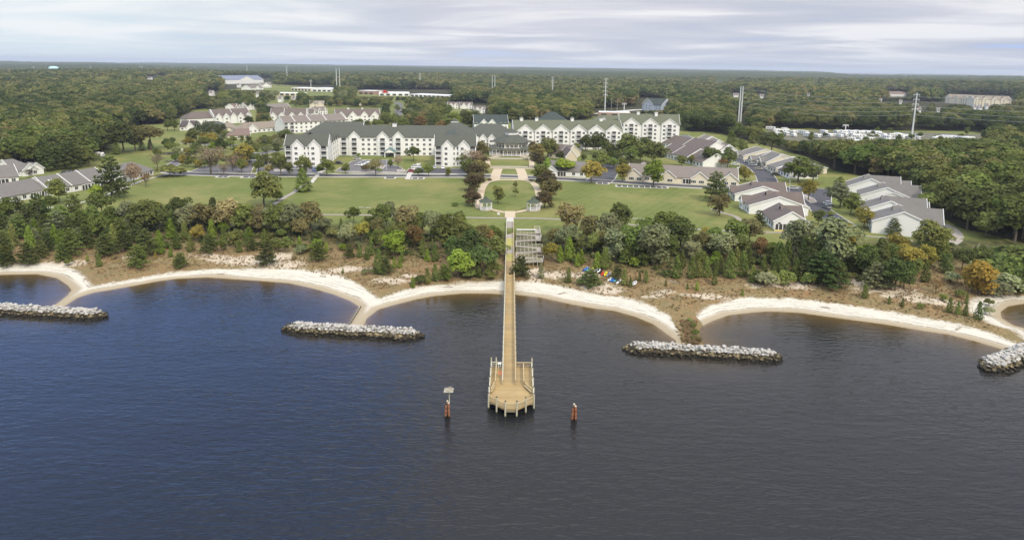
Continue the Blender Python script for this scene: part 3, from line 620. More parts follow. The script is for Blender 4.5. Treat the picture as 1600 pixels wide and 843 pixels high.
T('in the trees behind the kayaks', '964,435,20,P,dark 975,445,24,C,olive 985,448,14,C,green 999,439,13,C,green 1009,441,18,C,green 933,419,24,C,bright,1.1 945,419,30,C,green,1.2 978,411,38,C,green,1.2 958,406,50,B,grey 951,377,44,O,grey 967,364,46,B,olive 993,406,56,B,green 1021,413,62,B,grey,1.15 1006,406,28,B,olive 1038,380,50,B,green 1010,380,40,B,green 940,392,30,B,brown 1045,400,34,B,green 985,388,34,B,green')
T('in the tree belt behind the right cove', '1063,392,50,B,dark 1057,434,32,C,green 1080,434,30,C,green 1091,433,26,C,olive 1103,431,28,C,green 1118,430,24,C,green 1116,444,20,C,green 1126,425,24,C,olive 1140,434,38,C,green,1.1 1160,431,34,C,green,1.1 1175,441,24,C,green 1196,447,24,S,grey 1170,414,28,C,dark 1193,421,22,C,green 1215,421,38,C,green 1074,451,9,C,green 1089,453,13,C,bright 1040,447,9,C,green 1160,461,9,C,bright 1130,402,40,B,grey,1.15 1097,397,34,B,brown 1147,388,44,B,green 1170,380,36,B,tan,1.2 1188,404,32,B,rust 1080,402,28,B,grey 1101,374,18,B,gold 1243,398,50,B,grey,1.1 1300,422,72,B,grey 1323,392,38,B,gold 1288,447,46,P,blue,1.4 1272,437,40,P,dark,1.2 1305,447,34,P,dark,1.2 1242,437,30,C,green 1218,426,40,C,green 1228,444,22,S,olive 1330,422,36,C,green,1.3 1348,430,44,B,dark 1374,416,36,C,dark,1.5 1370,451,34,P,grey,1.2 1398,453,42,O,blue 1402,400,32,B,gold 1351,465,18,C,green 1389,473,10,C,green 1112,392,36,B,green 1155,402,32,B,olive 1205,412,28,B,olive 1185,440,20,S,dark 1205,440,20,S,olive 1262,444,18,S,olive 1065,418,24,C,olive 1150,415,26,C,olive 1280,410,40,B,dark 1095,414,22,B,olive 1255,412,36,C,green 1230,410,34,C,green')
T('by the pond at the far right', '1412,451,36,O,blue 1420,424,38,B,gold 1446,419,30,B,gold 1480,426,24,C,dark,1.4 1503,422,28,O,dark 1535,414,26,O,dark 1471,398,30,C,green,1.2 1453,398,46,B,olive 1530,461,44,B,orange,1.2 1518,455,28,B,gold 1462,458,20,X,rust 1410,477,11,C,green 1438,481,8,S,olive 1483,488,18,C,green 1496,491,16,C,green 1508,493,14,C,green 1528,499,22,C,green 1510,474,12,C,green 1445,440,26,C,green 1485,440,16,S,grey 1560,425,26,S,green,1.5 1580,412,26,S,green,1.5 1545,432,24,S,green,1.4 1575,440,26,S,green,1.4 1598,430,30,S,green,1.5 1558,462,20,S,grey,1.4 1580,455,24,S,grey,1.4 1430,430,24,B,olive 1615,450,30,S,green,1.4 1545,492,12,S,grey 1545,478,10,S,olive 1600,405,20,S,green,1.5 1560,404,18,S,green,1.5 1520,408,20,S,green,1.4 1500,465,12,S,olive 1475,470,10,S,olive')
T('on the left lawn', '413,323,50,O,olive,1.15 433,314,16,S,green 474,299,32,C,green,1.5 475,276,30,O,olive 175,309,50,P,dark,1.0 93,318,32,O,olive 154,312,20,O,lime 210,288,28,B,bare 228,292,20,X,rust 46,279,13,X,plum 265,276,17,S,olive,1.9')
T('around the left car parks', '439,275,30,B,olive 511,275,28,B,olive 587,275,28,B,tan 572,268,12,S,plum 592,270,8,S,green 622,263,20,X,bare 646,252,22,O,dark,1.1 670,276,20,B,olive 301,224,20,O,olive,1.1 317,221,12,O,gold 332,219,12,X,orange 258,230,12,O,green 268,230,13,O,green 306,248,22,O,green,1.1 332,238,14,O,bright 349,238,20,O,dark,1.1 330,272,40,X,bare,1.2 363,267,26,X,bare 382,258,30,O,gold,1.1 373,260,24,X,tan 246,264,22,X,bare 248,248,15,O,olive 277,248,9,S,green 403,231,16,X,tan 433,228,18,X,brown,1.3 402,238,13,O,olive 416,257,15,B,olive 430,247,10,S,olive 396,243,16,O,olive 445,222,18,O,dark,1.3 365,228,14,O,olive 378,222,10,B,olive 415,238,12,O,olive 520,268,8,S,green 560,245,6,S,green 350,215,10,O,olive 448,258,14,B,olive')
T('in the avenue left of the garden oval', '738.0,322,23.6,O,plum,1.34 736.0,308,16.5,O,plum,1.15 740.0,299,26.0,O,plum,1.34 741.0,285,28.3,O,plum,1.34 751.0,278,26.0,O,brown,1.23 738.0,266,33.0,X,bare,1.34 753.0,261,23.6,O,plum,1.15 751.0,248,26.0,O,brown,1.15 737.0,242,21.2,O,olive,1.23 733.0,237,16.5,O,olive,1.15 722.0,260,18.9,O,olive,1.15 743.0,292,23.6,X,brown,1.34 736.0,275,26.0,O,olive,1.15')
T('in the avenue right of the garden oval', '851.0,325,26.0,O,plum,1.34 860.0,312,30.7,O,brown,1.23 851.0,296,28.3,O,plum,1.34 846.0,284,26.0,O,olive,1.23 855.0,273,23.6,C,lime,1.46 842.0,262,23.6,O,plum,1.23 840.0,251,26.0,O,brown,1.15 856.0,247,30.7,O,olive,1.15 832.0,241,18.9,O,plum,1.15')
T('on the garden oval', '778,318,26,B,olive 805,307,12,O,olive 805,294,10,O,olive 711,322,7,S,green,1.4 862,323,7,S,brown,1.4 730,319,7,S,tan 765,283,5,S,plum 830,284,5,S,plum')
T('among the cottages right of the lodge', '882,275,26,O,lime,1.2 924,286,34,O,gold,1.15 942,265,28,B,olive 875,251,15,O,dark 912,253,13,O,olive 915,236,24,O,dark,1.1 935,241,32,O,dark,1.1 950,248,26,O,dark 980,251,40,O,olive,1.1 985,256,26,O,green,1.1 1020,257,34,O,olive,1.3 1008,233,18,O,dark,1.3 972,283,26,O,gold 1021,291,38,O,bright,1.1 1001,279,13,O,dark 1065,259,15,O,olive,1.3 1080,257,14,O,olive 1110,260,28,O,dark 1137,261,28,O,dark 1130,262,14,O,rust 1118,314,40,P,dark,1.1 1124,337,34,B,brown,1.1 1164,283,22,O,gold,1.2 1185,356,24,P,dark 965,245,20,O,olive 900,240,16,O,olive 1062,222,10,O,lime 1098,250,12,O,olive')
T('around the right-hand car park', '1247,285,36,O,green,1.2 1270,285,28,O,grey 1263,313,28,B,gold 1278,350,20,O,dark 1313,324,34,O,grey,1.2 1329,335,30,O,olive 1350,356,28,O,gold,1.1 1395,367,22,P,dark,1.1 1309,295,17,O,olive 1453,339,34,O,olive,1.1 1540,370,32,O,olive,1.2 1470,392,32,B,olive 1300,340,10,S,olive 1152,212,20,O,green 1185,218,20,C,olive,1.4 1175,224,18,C,olive,1.4 1142,232,24,C,green,1.5 1160,240,20,O,olive 1205,240,30,O,dark,1.2')
T('at the edge of the left woods', '193,239,42,O,dark 212,236,34,O,brown 236,234,32,O,brown,1.1 182,241,15,C,green,1.4 222,235,14,C,green,1.4 235,233,12,C,green,1.4 160,240,32,O,dark 135,241,28,O,gold 110,264,34,P,dark,1.1 75,267,30,P,dark,1.1 262,204,15,O,green 273,204,16,O,green 310,208,15,P,dark 322,209,17,P,dark 333,209,16,P,dark 349,212,15,P,dark 341,209,13,P,dark 25,255,32,O,plum 50,250,30,O,brown 140,260,26,O,olive 90,250,32,O,brown 8,262,24,O,olive')
T('behind the white apartment block', '560,205,18,O,green 575,205,16,O,dark 590,205,18,O,green 605,203,22,O,dark 620,203,24,O,green 632,205,20,O,green 658,204,22,O,rust 690,207,18,O,rust 675,203,16,O,dark 710,207,30,O,green,1.2 728,204,28,O,dark 680,192,28,O,olive 695,188,24,O,green 647,200,22,O,dark 740,200,26,O,dark 768,185,18,C,olive,1.3')
ES = '''W'''
TR = random.Random(21)
BLK = [(318,168,402,198),(420,165,600,212),(278,190,350,206),(352,205,445,220),(440,205,740,262),(735,180,1065,250),(850,250,925,279),(975,252,1155,296),(1020,215,1110,258),(1085,205,1145,240),(1145,225,1270,275),(0,250,245,325),(148,238,162,248),(1190,290,1300,330)]
def town(n, poly, zone, h0, h1, cols, kinds=('O', 'B', 'O')):
    KK = {'B': 'broad', 'O': 'oak', 'C': 'cedar', 'P': 'pine', 'S': 'shrub', 'X': 'bare'}; xs_, ys_ = [p[0] for p in poly], [p[1] for p in poly]; k = 0; t_ = 0
    while k < n and t_ < 4000:
        t_ += 1; x, y = TR.uniform(min(xs_), max(xs_)), TR.uniform(min(ys_), max(ys_)); h = TR.uniform(h0, h1)
        if not inside(poly, [x], [y])[0] or any(a < x < c_ and b < y < d_ for a, b, c_, d_ in BLK) or any(abs(q['px'] - x) < h * .45 and abs(q['py'] - y) < h * .3 for q in TREES): continue
        tree(x, y, h, KK[TR.choice(kinds)], TR.choice(cols), TR.uniform(1, 1.25), zone); k += 1
mixc = ['olive', 'green', 'dark', 'olive', 'green', 'grey']
town(46, [(290,214),(352,222),(440,224),(452,240),(430,262),(300,265),(262,255),(262,236),(300,232)], 'around the left car parks', 9, 20, mixc + ['gold'])
town(22, [(340,150),(600,160),(740,178),(745,205),(600,205),(602,168),(420,162),(404,200),(350,210)], 'in the town left of the lodge', 10, 18, mixc)
town(12, [(400,198),(445,198),(452,240),(405,235)], 'between the car parks and the left apartment wing', 9, 16, mixc)
town(9, [(925,236),(985,240),(1030,258),(1020,268),(930,262)], 'among the cottages right of the lodge', 14, 24, mixc)
town(8, [(1060,196),(1150,206),(1160,222),(1130,222),(1064,206)], 'behind the small taupe cottages', 14, 22, ['dark', 'green', 'olive'])
town(7, [(985,222),(1064,222),(1064,250),(985,250)], 'under the tallest apartment block', 14, 24, mixc)
town(10, [(700,236),(745,236),(745,268),(722,268),(720,250),(700,250)], 'beside the right apartment wing', 8, 16, mixc + ['brown'])
town(12, [(1150,395),(1480,410),(1600,420),(1600,470),(1480,450),(1150,420)], 'by the pond at the far right', 12, 22, ['olive', 'green', 'grey'], ('B', 'C', 'S'))
town(40, [(0,335),(400,340),(400,395),(0,400)], 'in the tree belt behind the left cove beach', 12, 24, ['green', 'olive', 'dark', 'bright', 'grey'], ('P', 'C', 'B', 'P'))
town(30, [(400,350),(780,355),(780,400),(400,400)], 'in the trees between the left cove and the pier', 11, 23, ['green', 'olive', 'green', 'grey', 'bright'], ('B', 'B', 'C', 'S'))
town(34, [(860,372),(1400,392),(1400,440),(1150,430),(860,405)], 'in the tree belt behind the right cove', 12, 24, ['green', 'olive', 'bright', 'grey'], ('B', 'B', 'C', 'C', 'S'))
T('on the grassy spit right of the pier', '1082,512,9,S,olive 1088,524,10,S,green 1092,534,9,S,tan 1083,530,6,S,olive 1078,503,7,S,green')
town(22, [(1200,204),(1330,207),(1535,210),(1535,228),(1400,229),(1330,228),(1200,220)], 'among the trailers of the storage field', 6, 10, ['olive', 'green', 'dark'])
T('around the left car parks', '404,268,18,O,olive,1.1 452,272,18,B,olive 540,272,16,B,olive 500,272,14,O,green 350,274,18,X,bare 420,273,16,B,tan 378,270,20,B,olive 610,262,12,O,green 700,276,14,B,olive 655,274,12,S,green 463,250,16,O,olive 428,262,14,O,olive')
# generated woodland: the nearest trees stand as trees of their own, the rest fills in as one mass
cand = []
def grow(names, r0, r1, sp, hmin, hmax, az=0.80, keep=1.0, ylim=None):
    y = r0 * 0.72
    while y < r1:
        x = -az * y * 1.02 - 30
        while x < az * y * 1.02 + 30:
            a = x + RNG.uniform(-.42, .42) * sp; b = y + RNG.uniform(-.42, .42) * sp
            if r0 <= math.hypot(a, b) < r1 and RNG.random() < keep: cand.append((a, b, RNG.uniform(hmin, hmax)))
            x += sp
        y += sp * 0.86
grow(None, 240, 760, 7.6, 12, 19); n_near = len(cand)
grow(None, 760, 1400, 9.2, 13, 19); grow(None, 1400, 2500, 13.0, 14, 21)
A = np.array(cand); zA = zt(A[:, 0], A[:, 1], np.full(len(A), 200.)); ax, ay = pix(A[:, 0], A[:, 1], zA)
ok = np.zeros(len(A), bool)
for k in WOODS: ok |= inside(WOODS[k], ax, ay)
TOWN = [(300,150),(420,128),(470,136),(580,142),(700,158),(745,172),(745,200),(420,200),(330,172)]
HOLES = [[(348,124),(425,124),(430,142),(350,136)],[(425,140),(520,140),(520,151),(425,152)],[(575,145),(705,150),(705,155),(575,151)],[(1468,146),(1590,150),(1590,172),(1468,168)],
         [(994,152),(1040,154),(1050,182),(930,182),(930,170),(990,166)],[(1195,203),(1540,206),(1540,223),(1195,219)],[(1376,143),(1420,145),(1420,153),(1376,152)],[(240,118),(265,118),(265,134),(225,134)],[(320,142),(345,142),(345,156),(320,156)],
         [(1137,118),(1210,118),(1210,130),(1130,130)],[(1130,146),(1205,146),(1205,156),(1130,156)],[(1370,158),(1480,160),(1480,180),(1370,178)],[(1500,160),(1560,162),(1560,178),(1500,176)],
         [(610,158),(630,158),(638,196),(610,196)]]
for h in HOLES: ok &= ~inside(h, ax, ay)
town = inside(TOWN, ax, ay) & (RNG.random(len(A)) < 0.75)
for h in HOLES + [[(318,172),(400,172),(400,200),(318,200)],[(420,168),(600,168),(600,212),(420,212)],[(700,160),(765,160),(765,178),(700,178)],[(416,160),(456,160),(456,180),(416,180)]]: town &= ~inside(h, ax, ay)
ok |= town
A, zA, ax, ay, town = A[ok], zA[ok], ax[ok], ay[ok], town[ok]
A[town, 2] *= 0.62
# trees stay low where the view over them is open to what stands behind (field, houses, roads)
SIGHT = [(1195,1535,204,220,3.5),(1003,1034,158,172,4),(1474,1582,152,167,4),(1388,1420,146,152,4),(558,704,140,151,4),(426,520,133,150,4),(350,426,122,141,4),(698,762,162,178,5),(930,1000,170,183,5),(318,400,174,195,5),(611,632,160,185,5),
         (323,336,144,151,5),(226,240,121,126,5),(1518,1546,166,174,5),(1430,1442,174,178,5),(1462,1470,175,179,5),(1403,1411,161,165,5),(1119,1127,127,131,5),(1134,1142,124,128,5),(1185,1196,151,155,5),(1144,1156,149,153,5),(1271,1279,126,130,5),(1259,1265,149,152,5),(1372,1378,159,162,5),(433,442,154,160,5),(455,461,151,156,5),(399,405,148,152,5),(1150,1163,180,197,5),(1421,1430,190,210,5)]
hp = A[:, 2] / np.hypot(A[:, 0], A[:, 1]) * F; drop = np.zeros(len(A), bool)
for sx0, sx1, st_, sb_, mh in SIGHT:
    rad = hp * 0.42; near_ = (ax > sx0 - rad) & (ax < sx1 + rad) & (ay > st_) & (ay - hp < sb_)
    lim = np.maximum(ay - sb_, 0); newh = np.where(near_, np.minimum(hp, lim), hp); A[:, 2] *= newh / hp; hp = newh + 1e-6; drop |= near_ & (A[:, 2] < mh)
A, zA, ax, ay, town = A[~drop], zA[~drop], ax[~drop], ay[~drop], town[~drop]
size_px = A[:, 2] / np.hypot(A[:, 0], A[:, 1]); vis = (ax > -30) & (ax < 1630)
order = np.argsort(-np.where(vis, size_px, 0))
listed = sum(1 for q in TREES if kind_name(q) == 'broadleaf_tree')
n_ind = max(0, 300 - listed); ind = order[:n_ind]; rest = order[n_ind:]
def zone_of(a, b):
    if b < 210 and a < 420: return 'high in the left woods'
    if a < 300: return 'in the left woods'
    if a > 1460: return 'in the woods above the pond at the far right'
    if a > 1240: return 'in the woods behind the right-hand cottages'
    return 'in the woods behind the houses'
cc = ['dark', 'green', 'olive', 'olive', 'green', 'brown', 'dark', 'grey', 'olive', 'plum']
for i in ind:
    x, y = A[i, :2]; left = x < 0
    g = 0.5 + 0.5 * math.sin(x * .031 + 2) * math.cos(y * .027); pool = (['brown', 'olive', 'plum', 'brown', 'green'] if left and g > .6 else ['green', 'olive', 'dark', 'green']) if left else (['olive', 'green', 'olive', 'dark'] if g > .4 else ['green', 'dark', 'olive', 'brown'])
    TREES.append(dict(x=x, y=y, z=zA[i], h=A[i, 2], k='oak' if RNG.random() < .6 else 'broad', c=pool[int(RNG.integers(len(pool)))], w=RNG.uniform(1.0, 1.25), zone=zone_of(ax[i], ay[i]), px=ax[i], py=ay[i]))
TREES = [q for q in TREES if q['c'] != 'ES']
lab = {}
for q in TREES:
    h = q['h']; sz = ('small' if h < 4 else 'mid-sized' if h < 8.5 else 'tall') if q['k'] != 'shrub' else ('low' if h < 3.5 else 'large')
    q['lab'] = '%s %s %s %s' % (sz, CW[q['c']], KW[q['k']], q['zone']); q['lab'] = ' '.join(q['lab'].split()[:16]); lab.setdefault(q['lab'], []).append(q)
# look-alikes in one zone are told apart by what they stand in front of, where that is possible
def name_tree(q, i, n, members):
    if n == 1: return q['lab'], None
    if n == 2:
        o = members[1 - i]; w = ('left' if q['px'] < o['px'] else 'right') if abs(q['px'] - o['px']) > 12 else ('nearer' if q['py'] > o['py'] else 'farther')
        return ('%s-hand ' % w if w in ('left', 'right') else w + ' ') + q['lab'], None
    if n == 3:
        k = sorted(members, key=lambda m: m['px']).index(q); return ['leftmost ', 'middle ', 'rightmost '][k] + q['lab'], None
    return q['lab'], q['lab'].split(' ', 1)[1] + ' group'
for L_, mem in lab.items():
    for i, q in enumerate(mem):
        nm = kind_name(q); r = int(RNG.integers(0, 1000)); cm, tm = TV[q['k']][r % len(TV[q['k']])]
        o = empty(nm, (q['x'], q['y'], q['z']), RNG.uniform(0, 6.28)); o.scale = (q['h'] * q['w'], q['h'] * q['w'] * RNG.uniform(.9, 1.1), q['h'])
        l_, g_ = name_tree(q, i, len(mem), mem); l_ = ' '.join(l_.split()[:16])
        tag(o, l_, 'shrub' if nm == 'shrub' else 'tree', g_ or 'trees ' + q['zone'])
        inst('trunk', tm, o); c_ = inst('crown', cm, o); b = RNG.uniform(1.65, 2.3); c_.color = (*[v * b * RNG.uniform(.95, 1.05) for v in np.array(COLS[q['c']]) * (1.05, 1.0, .95)], 1)
# ---- scattered masses: one object each, instanced through geometry nodes
def scatter(name, pts, scl, sources, kind='stuff', vi=None):
    n = len(pts); me = bpy.data.meshes.new(name); me.vertices.add(n); me.vertices.foreach_set('co', np.asarray(pts, np.float32).ravel())
    for nm, ty, val in (('rz', 'FLOAT', RNG.uniform(0, 6.28, n)), ('vi', 'INT', (RNG.integers(0, len(sources), n) if vi is None else vi).astype(np.int32))):
        at = me.attributes.new(nm, ty, 'POINT'); at.data.foreach_set('value', val)
    at = me.attributes.new('sc', 'FLOAT_VECTOR', 'POINT'); at.data.foreach_set('vector', np.asarray(scl, np.float32).ravel())
    o = tag(link(bpy.data.objects.new(name, me)), kind=kind)
    ng = bpy.data.node_groups.new(name + '_scatter', 'GeometryNodeTree')
    ng.interface.new_socket('Geometry', in_out='INPUT', socket_type='NodeSocketGeometry'); ng.interface.new_socket('Geometry', in_out='OUTPUT', socket_type='NodeSocketGeometry')
    N, Lk = ng.nodes, ng.links; gi = N.new('NodeGroupInput'); go = N.new('NodeGroupOutput'); j = N.new('GeometryNodeJoinGeometry')
    def na(nm, ty): a = N.new('GeometryNodeInputNamedAttribute'); a.data_type = ty; a.inputs[0].default_value = nm; return a.outputs[0]
    rz, vi, sc = na('rz', 'FLOAT'), na('vi', 'INT'), na('sc', 'FLOAT_VECTOR')
    cb = N.new('ShaderNodeCombineXYZ'); Lk.new(rz, cb.inputs[2])
    for k, src in enumerate(sources):
        so = bpy.data.objects.new(name + '_source', src); oi = N.new('GeometryNodeObjectInfo'); oi.inputs[0].default_value = so; oi.inputs['As Instance'].default_value = True
        cp = N.new('FunctionNodeCompare'); cp.data_type = 'INT'; cp.operation = 'EQUAL'; Lk.new(vi, cp.inputs[2]); cp.inputs[3].default_value = k
        ip = N.new('GeometryNodeInstanceOnPoints'); Lk.new(gi.outputs[0], ip.inputs['Points']); Lk.new(cp.outputs[0], ip.inputs['Selection'])
        Lk.new(oi.outputs['Geometry'], ip.inputs['Instance']); Lk.new(cb.outputs[0], ip.inputs['Rotation']); Lk.new(sc, ip.inputs['Scale']); Lk.new(ip.outputs[0], j.inputs[0])
    Lk.new(j.outputs[0], go.inputs[0]); md = o.modifiers.new('scatter', 'NODES'); md.node_group = ng; return o
wood_src = [crown_mesh('woodland_crown', 'oak' if i % 2 else 'broad', 520, .062, 40 + i, M_WOODS) for i in range(5)] + [crown_mesh('woodland_pine', 'pine', 420, .055, 60, M_WOODS)]
wood_near = [crown_mesh('woodland_crown_near', 'oak' if i % 2 else 'broad', 1900, .033, 80 + i, M_WOODS) for i in range(5)]
R_ = A[rest]; pts = np.column_stack([R_[:, :2], zA[rest]]); w = RNG.uniform(1.0, 1.3, len(R_)) * (1 + 0.25 * (np.hypot(R_[:, 0], R_[:, 1]) > 1400))
vi_ = np.where(np.hypot(R_[:, 0], R_[:, 1]) < 900, RNG.integers(6, 11, len(R_)), RNG.integers(0, 6, len(R_)))
scatter('woods', pts, np.column_stack([R_[:, 2] * w, R_[:, 2] * w, R_[:, 2]]), wood_src + wood_near, vi=vi_)
print('individual trees', len(TREES), 'woodland points', len(R_))
# undergrowth in the belt and grass on the dunes
def band(d0, d1, n, x0=-160, x1=150, y0=120, y1=262):
    xx = RNG.uniform(x0, x1, n); yy = RNG.uniform(y0, y1, n); dd = sdist(xx, yy); k = (dd > d0) & (dd < d1) & ~((np.abs(xx + 0.4) < 2.4)) & ~((xx > 0) & (xx < 14.5) & (yy > 203) & (yy < 240)); return xx[k], yy[k], dd[k]
bx, by, bd = band(26, 47, 6500); k = (np.sin(bx * .11 + 1) * np.sin(by * .17 + bx * .03) > -0.35); bx, by = bx[k], by[k]
M_UNDER = foliage_mat('undergrowth_foliage', False)
ush = [crown_mesh('undergrowth_clump', 'shrub', 150, .12, 70 + i, M_UNDER) for i in range(3)]
s_ = RNG.uniform(.8, 2.6, len(bx)) * RNG.uniform(.5, 1, len(bx)); scatter('undergrowth', np.column_stack([bx, by, zt(bx, by)]), np.column_stack([s_ * 1.2, s_ * 1.2, s_ * .9]), ush)
t = NT('dune_grass'); oi = t.n.new('ShaderNodeObjectInfo')
g_ = t.ramp(t.math('ADD', t.math('MULTIPLY', oi.outputs['Random'], .5), t.math('MULTIPLY', t.noise(.07, 3, .6, oi.outputs['Location']), .5)), [(.2, (.15, .14, .055)), (.42, (.29, .225, .12)), (.6, (.28, .165, .09)), (.8, (.38, .31, .19))])
t.bsdf(g_, .9, .1)
def tuft(seed):
    r = random.Random(seed); mb = MB()
    for i in range(26):
        th = r.uniform(0, 6.28); a = r.uniform(0, .3); x, y = math.cos(th) * a, math.sin(th) * a; l = r.uniform(.5, 1.); bx_, by_ = x + math.cos(th) * .3 * l, y + math.sin(th) * .3 * l; w = .06
        mb.add([(x - w * math.sin(th), y + w * math.cos(th), 0), (x + w * math.sin(th), y - w * math.cos(th), 0), (bx_, by_, l)], [(0, 1, 2)])
    return mb.mesh('grass_tuft', t.m)
bx, by, bd = band(8.5, 44, 46000)
k = RNG.random(len(bx)) < (0.25 + 0.75 * (np.sin(bx * .35 + np.sin(by * .4)) * np.sin(by * .5) > -.2)); bx, by = bx[k], by[k]; s_ = RNG.uniform(.35, .85, len(bx))
spx = np.array([P(*q, .8) for q in ((1079,506),(1082,517),(1085,527),(1088,537))]); ex = np.vstack([q + RNG.normal(0, 1, (170, 2)) * np.array([1.3, 2.2]) for q in spx]); ex = ex[sdist(ex[:, 0], ex[:, 1]) > 1.2]; bx = np.append(bx, ex[:, 0]); by = np.append(by, ex[:, 1]); s_ = np.append(s_, RNG.uniform(.5, 1.1, len(ex)))
scatter('dune_grass', np.column_stack([bx, by, zt(bx, by)]), np.column_stack([s_, s_, s_ * .8]), [tuft(1), tuft(2)])
# ---- the farthest woods: a canopy surface, too far off to tell trees apart
rr = [2350.]
while rr[-1] < 14500: rr.append(rr[-1] * 1.014 + 6)
rr = np.array(rr); aa = np.radians(np.linspace(-46, 46, 1500)); RR, AA = np.meshgrid(rr, aa); fx, fy = (RR * np.sin(AA)).ravel(), (RR * np.cos(AA)).ravel()
fz = zt(fx, fy, np.full(len(fx), 200.)) + 13 + RNG.normal(0, 2.3, len(fx)) + np.clip((RR.ravel() - 2350) / 300, 0, 1) * 2 - 14 * (RR.ravel() < 2370)
fz = np.where(RR.ravel() > wood_end(np.degrees(AA.ravel())), 1.0, fz)
fz += 3.0 * np.sin(fx / 220.) * np.sin(fy / 350. + 1)
nr = len(rr); q = np.meshgrid(np.arange(nr - 1), np.arange(len(aa) - 1)); q = (q[1] * nr + q[0]).ravel(); FQ = np.column_stack([q, q + 1, q + nr + 1, q + nr])
t = NT('far_canopy'); n_ = t.noise(0.012, 6, .7); n2_ = t.noise(.0022, 4, .6)
c = t.mix(t.ramp(n_, [(.35, 0), (.65, 1)]), (.040, .056, .024), (.095, .105, .048)); c = t.mix(t.ramp(n2_, [(.4, 0), (.7, .7)]), c, (.06, .08, .03)); t.bsdf(c, .95, .05, t.bump(t.noise(.06, 4, .7), 1.0, 6.0))
tag(link(bpy.data.objects.new('far_woods', npmesh('far_woods', np.column_stack([fx, fy, fz]), FQ, None, [t.m], smooth=False))), kind='stuff')
# ------------------------------------------------------------------ buildings
def shingle(name, col):
    t = NT(name); n1_ = t.noise(0.5, 4, .6); n2_ = t.noise(4.0, 2, .6)
    c = t.mix(n1_, tuple(v * .82 for v in col), tuple(v * 1.15 for v in col)); c = t.mix(t.math('MULTIPLY', n2_, .35), c, tuple(v * .6 for v in col))
    t.bsdf(c, .9, .2); return t.m
R_SLATE = shingle('slate_green_shingle', (0.102, 0.106, 0.086)); R_GREEN = shingle('moss_green_shingle', (0.140, 0.148, 0.098)); R_BLUE = shingle('blue_green_shingle', (0.060, 0.074, 0.066))
R_TAUPE = shingle('taupe_shingle', (0.225, 0.190, 0.165)); R_BROWN = shingle('brown_shingle', (0.160, 0.128, 0.112)); R_DARK = shingle('dark_brown_shingle', (0.100, 0.080, 0.078)); R_GREY = shingle('grey_shingle', (0.190, 0.175, 0.160))
R_TAN = shingle('tan_shingle', (0.27, 0.225, 0.175)); R_RUST = shingle('rust_shingle', (0.21, 0.150, 0.125)); R_METAL = simple('blue_metal_roof', (0.19, 0.21, 0.27), .6)
W_WHITE = simple('white_siding', (0.80, 0.79, 0.76), .6, .05, .3); W_CREAM = simple('cream_siding', (0.70, 0.63, 0.50), .7, .06, .3); W_BEIGE = simple('beige_siding', (0.62, 0.53, 0.40), .7, .06, .3)
W_TRIM = simple('white_trim', (0.82, 0.81, 0.79), .5, .03); W_BLUE = simple('grey_blue_siding', (0.42, 0.47, 0.55), .7, .06); W_RED = simple('red_facade', (0.5, 0.03, 0.03), .6); W_BRICK = simple('brick_facade', (0.36, 0.24, 0.19), .8)
t = NT('window_glass'); t.bsdf(t.mix(t.noise(.35, 2), (.025, .028, .032), (.10, .105, .11)), .12, .5); M_GLASS = t.m
M_DARK = simple('dark_opening', (0.05, 0.048, 0.046), .8); M_YEL = simple('yellow_panel', (.75, .62, .22), .6)
def win_mesh(w, h, nx_=2, name='window', frame=W_TRIM, rows=2):
    mb = MB(); f = .10; mb.box(-w/2, w/2, -.05, .02, 0, h, 0); pw = (w - f * (nx_ + 1)) / nx_; ph = (h - f * (rows + 1)) / rows
    for i in range(nx_):
        for j in range(rows):
            x0 = -w/2 + f + i * (pw + f); z0 = f + j * (ph + f); mb.box(x0, x0 + pw, -.07, -.045, z0, z0 + ph, 1)
    return mb.mesh(name, [frame, M_GLASS])
WIN = win_mesh(1.7, 1.55, 2, rows=1); WIN1 = win_mesh(.85, 1.5, 1, rows=1); WINT = win_mesh(2.5, 1.45, 3, rows=1); WINL = win_mesh(1.1, 2.0, 1)
def balc_mesh(w, h=2.35):
    mb = MB(); mb.box(-w/2, w/2, -.06, .02, 0, h, 1); mb.box(-w/2 + .1, -w/2 + w*.35, -.09, -.055, .05, h - .25, 2); mb.box(w/2 - w*.42, w/2 - .12, -.09, -.055, .75, h - .3, 2)
    mb.box(-w/2 - .1, w/2 + .1, -1.25, 0, -.22, -.02, 0)
    for i in range(9): x = -w/2 + w * i / 8; mb.box(x - .05, x + .05, -1.22, -1.16, -.02, 1.0, 0)
    mb.box(-w/2 - .05, w/2 + .05, -1.24, -1.14, .95, 1.05, 0)
    for s in (-1, 1): mb.box(s*w/2 - .09, s*w/2 + .09, -1.2, -1.02, -.02, h + .3, 0)
    return mb.mesh('balcony', [W_TRIM, M_DARK, M_GLASS])
BALC = balc_mesh(3.0)
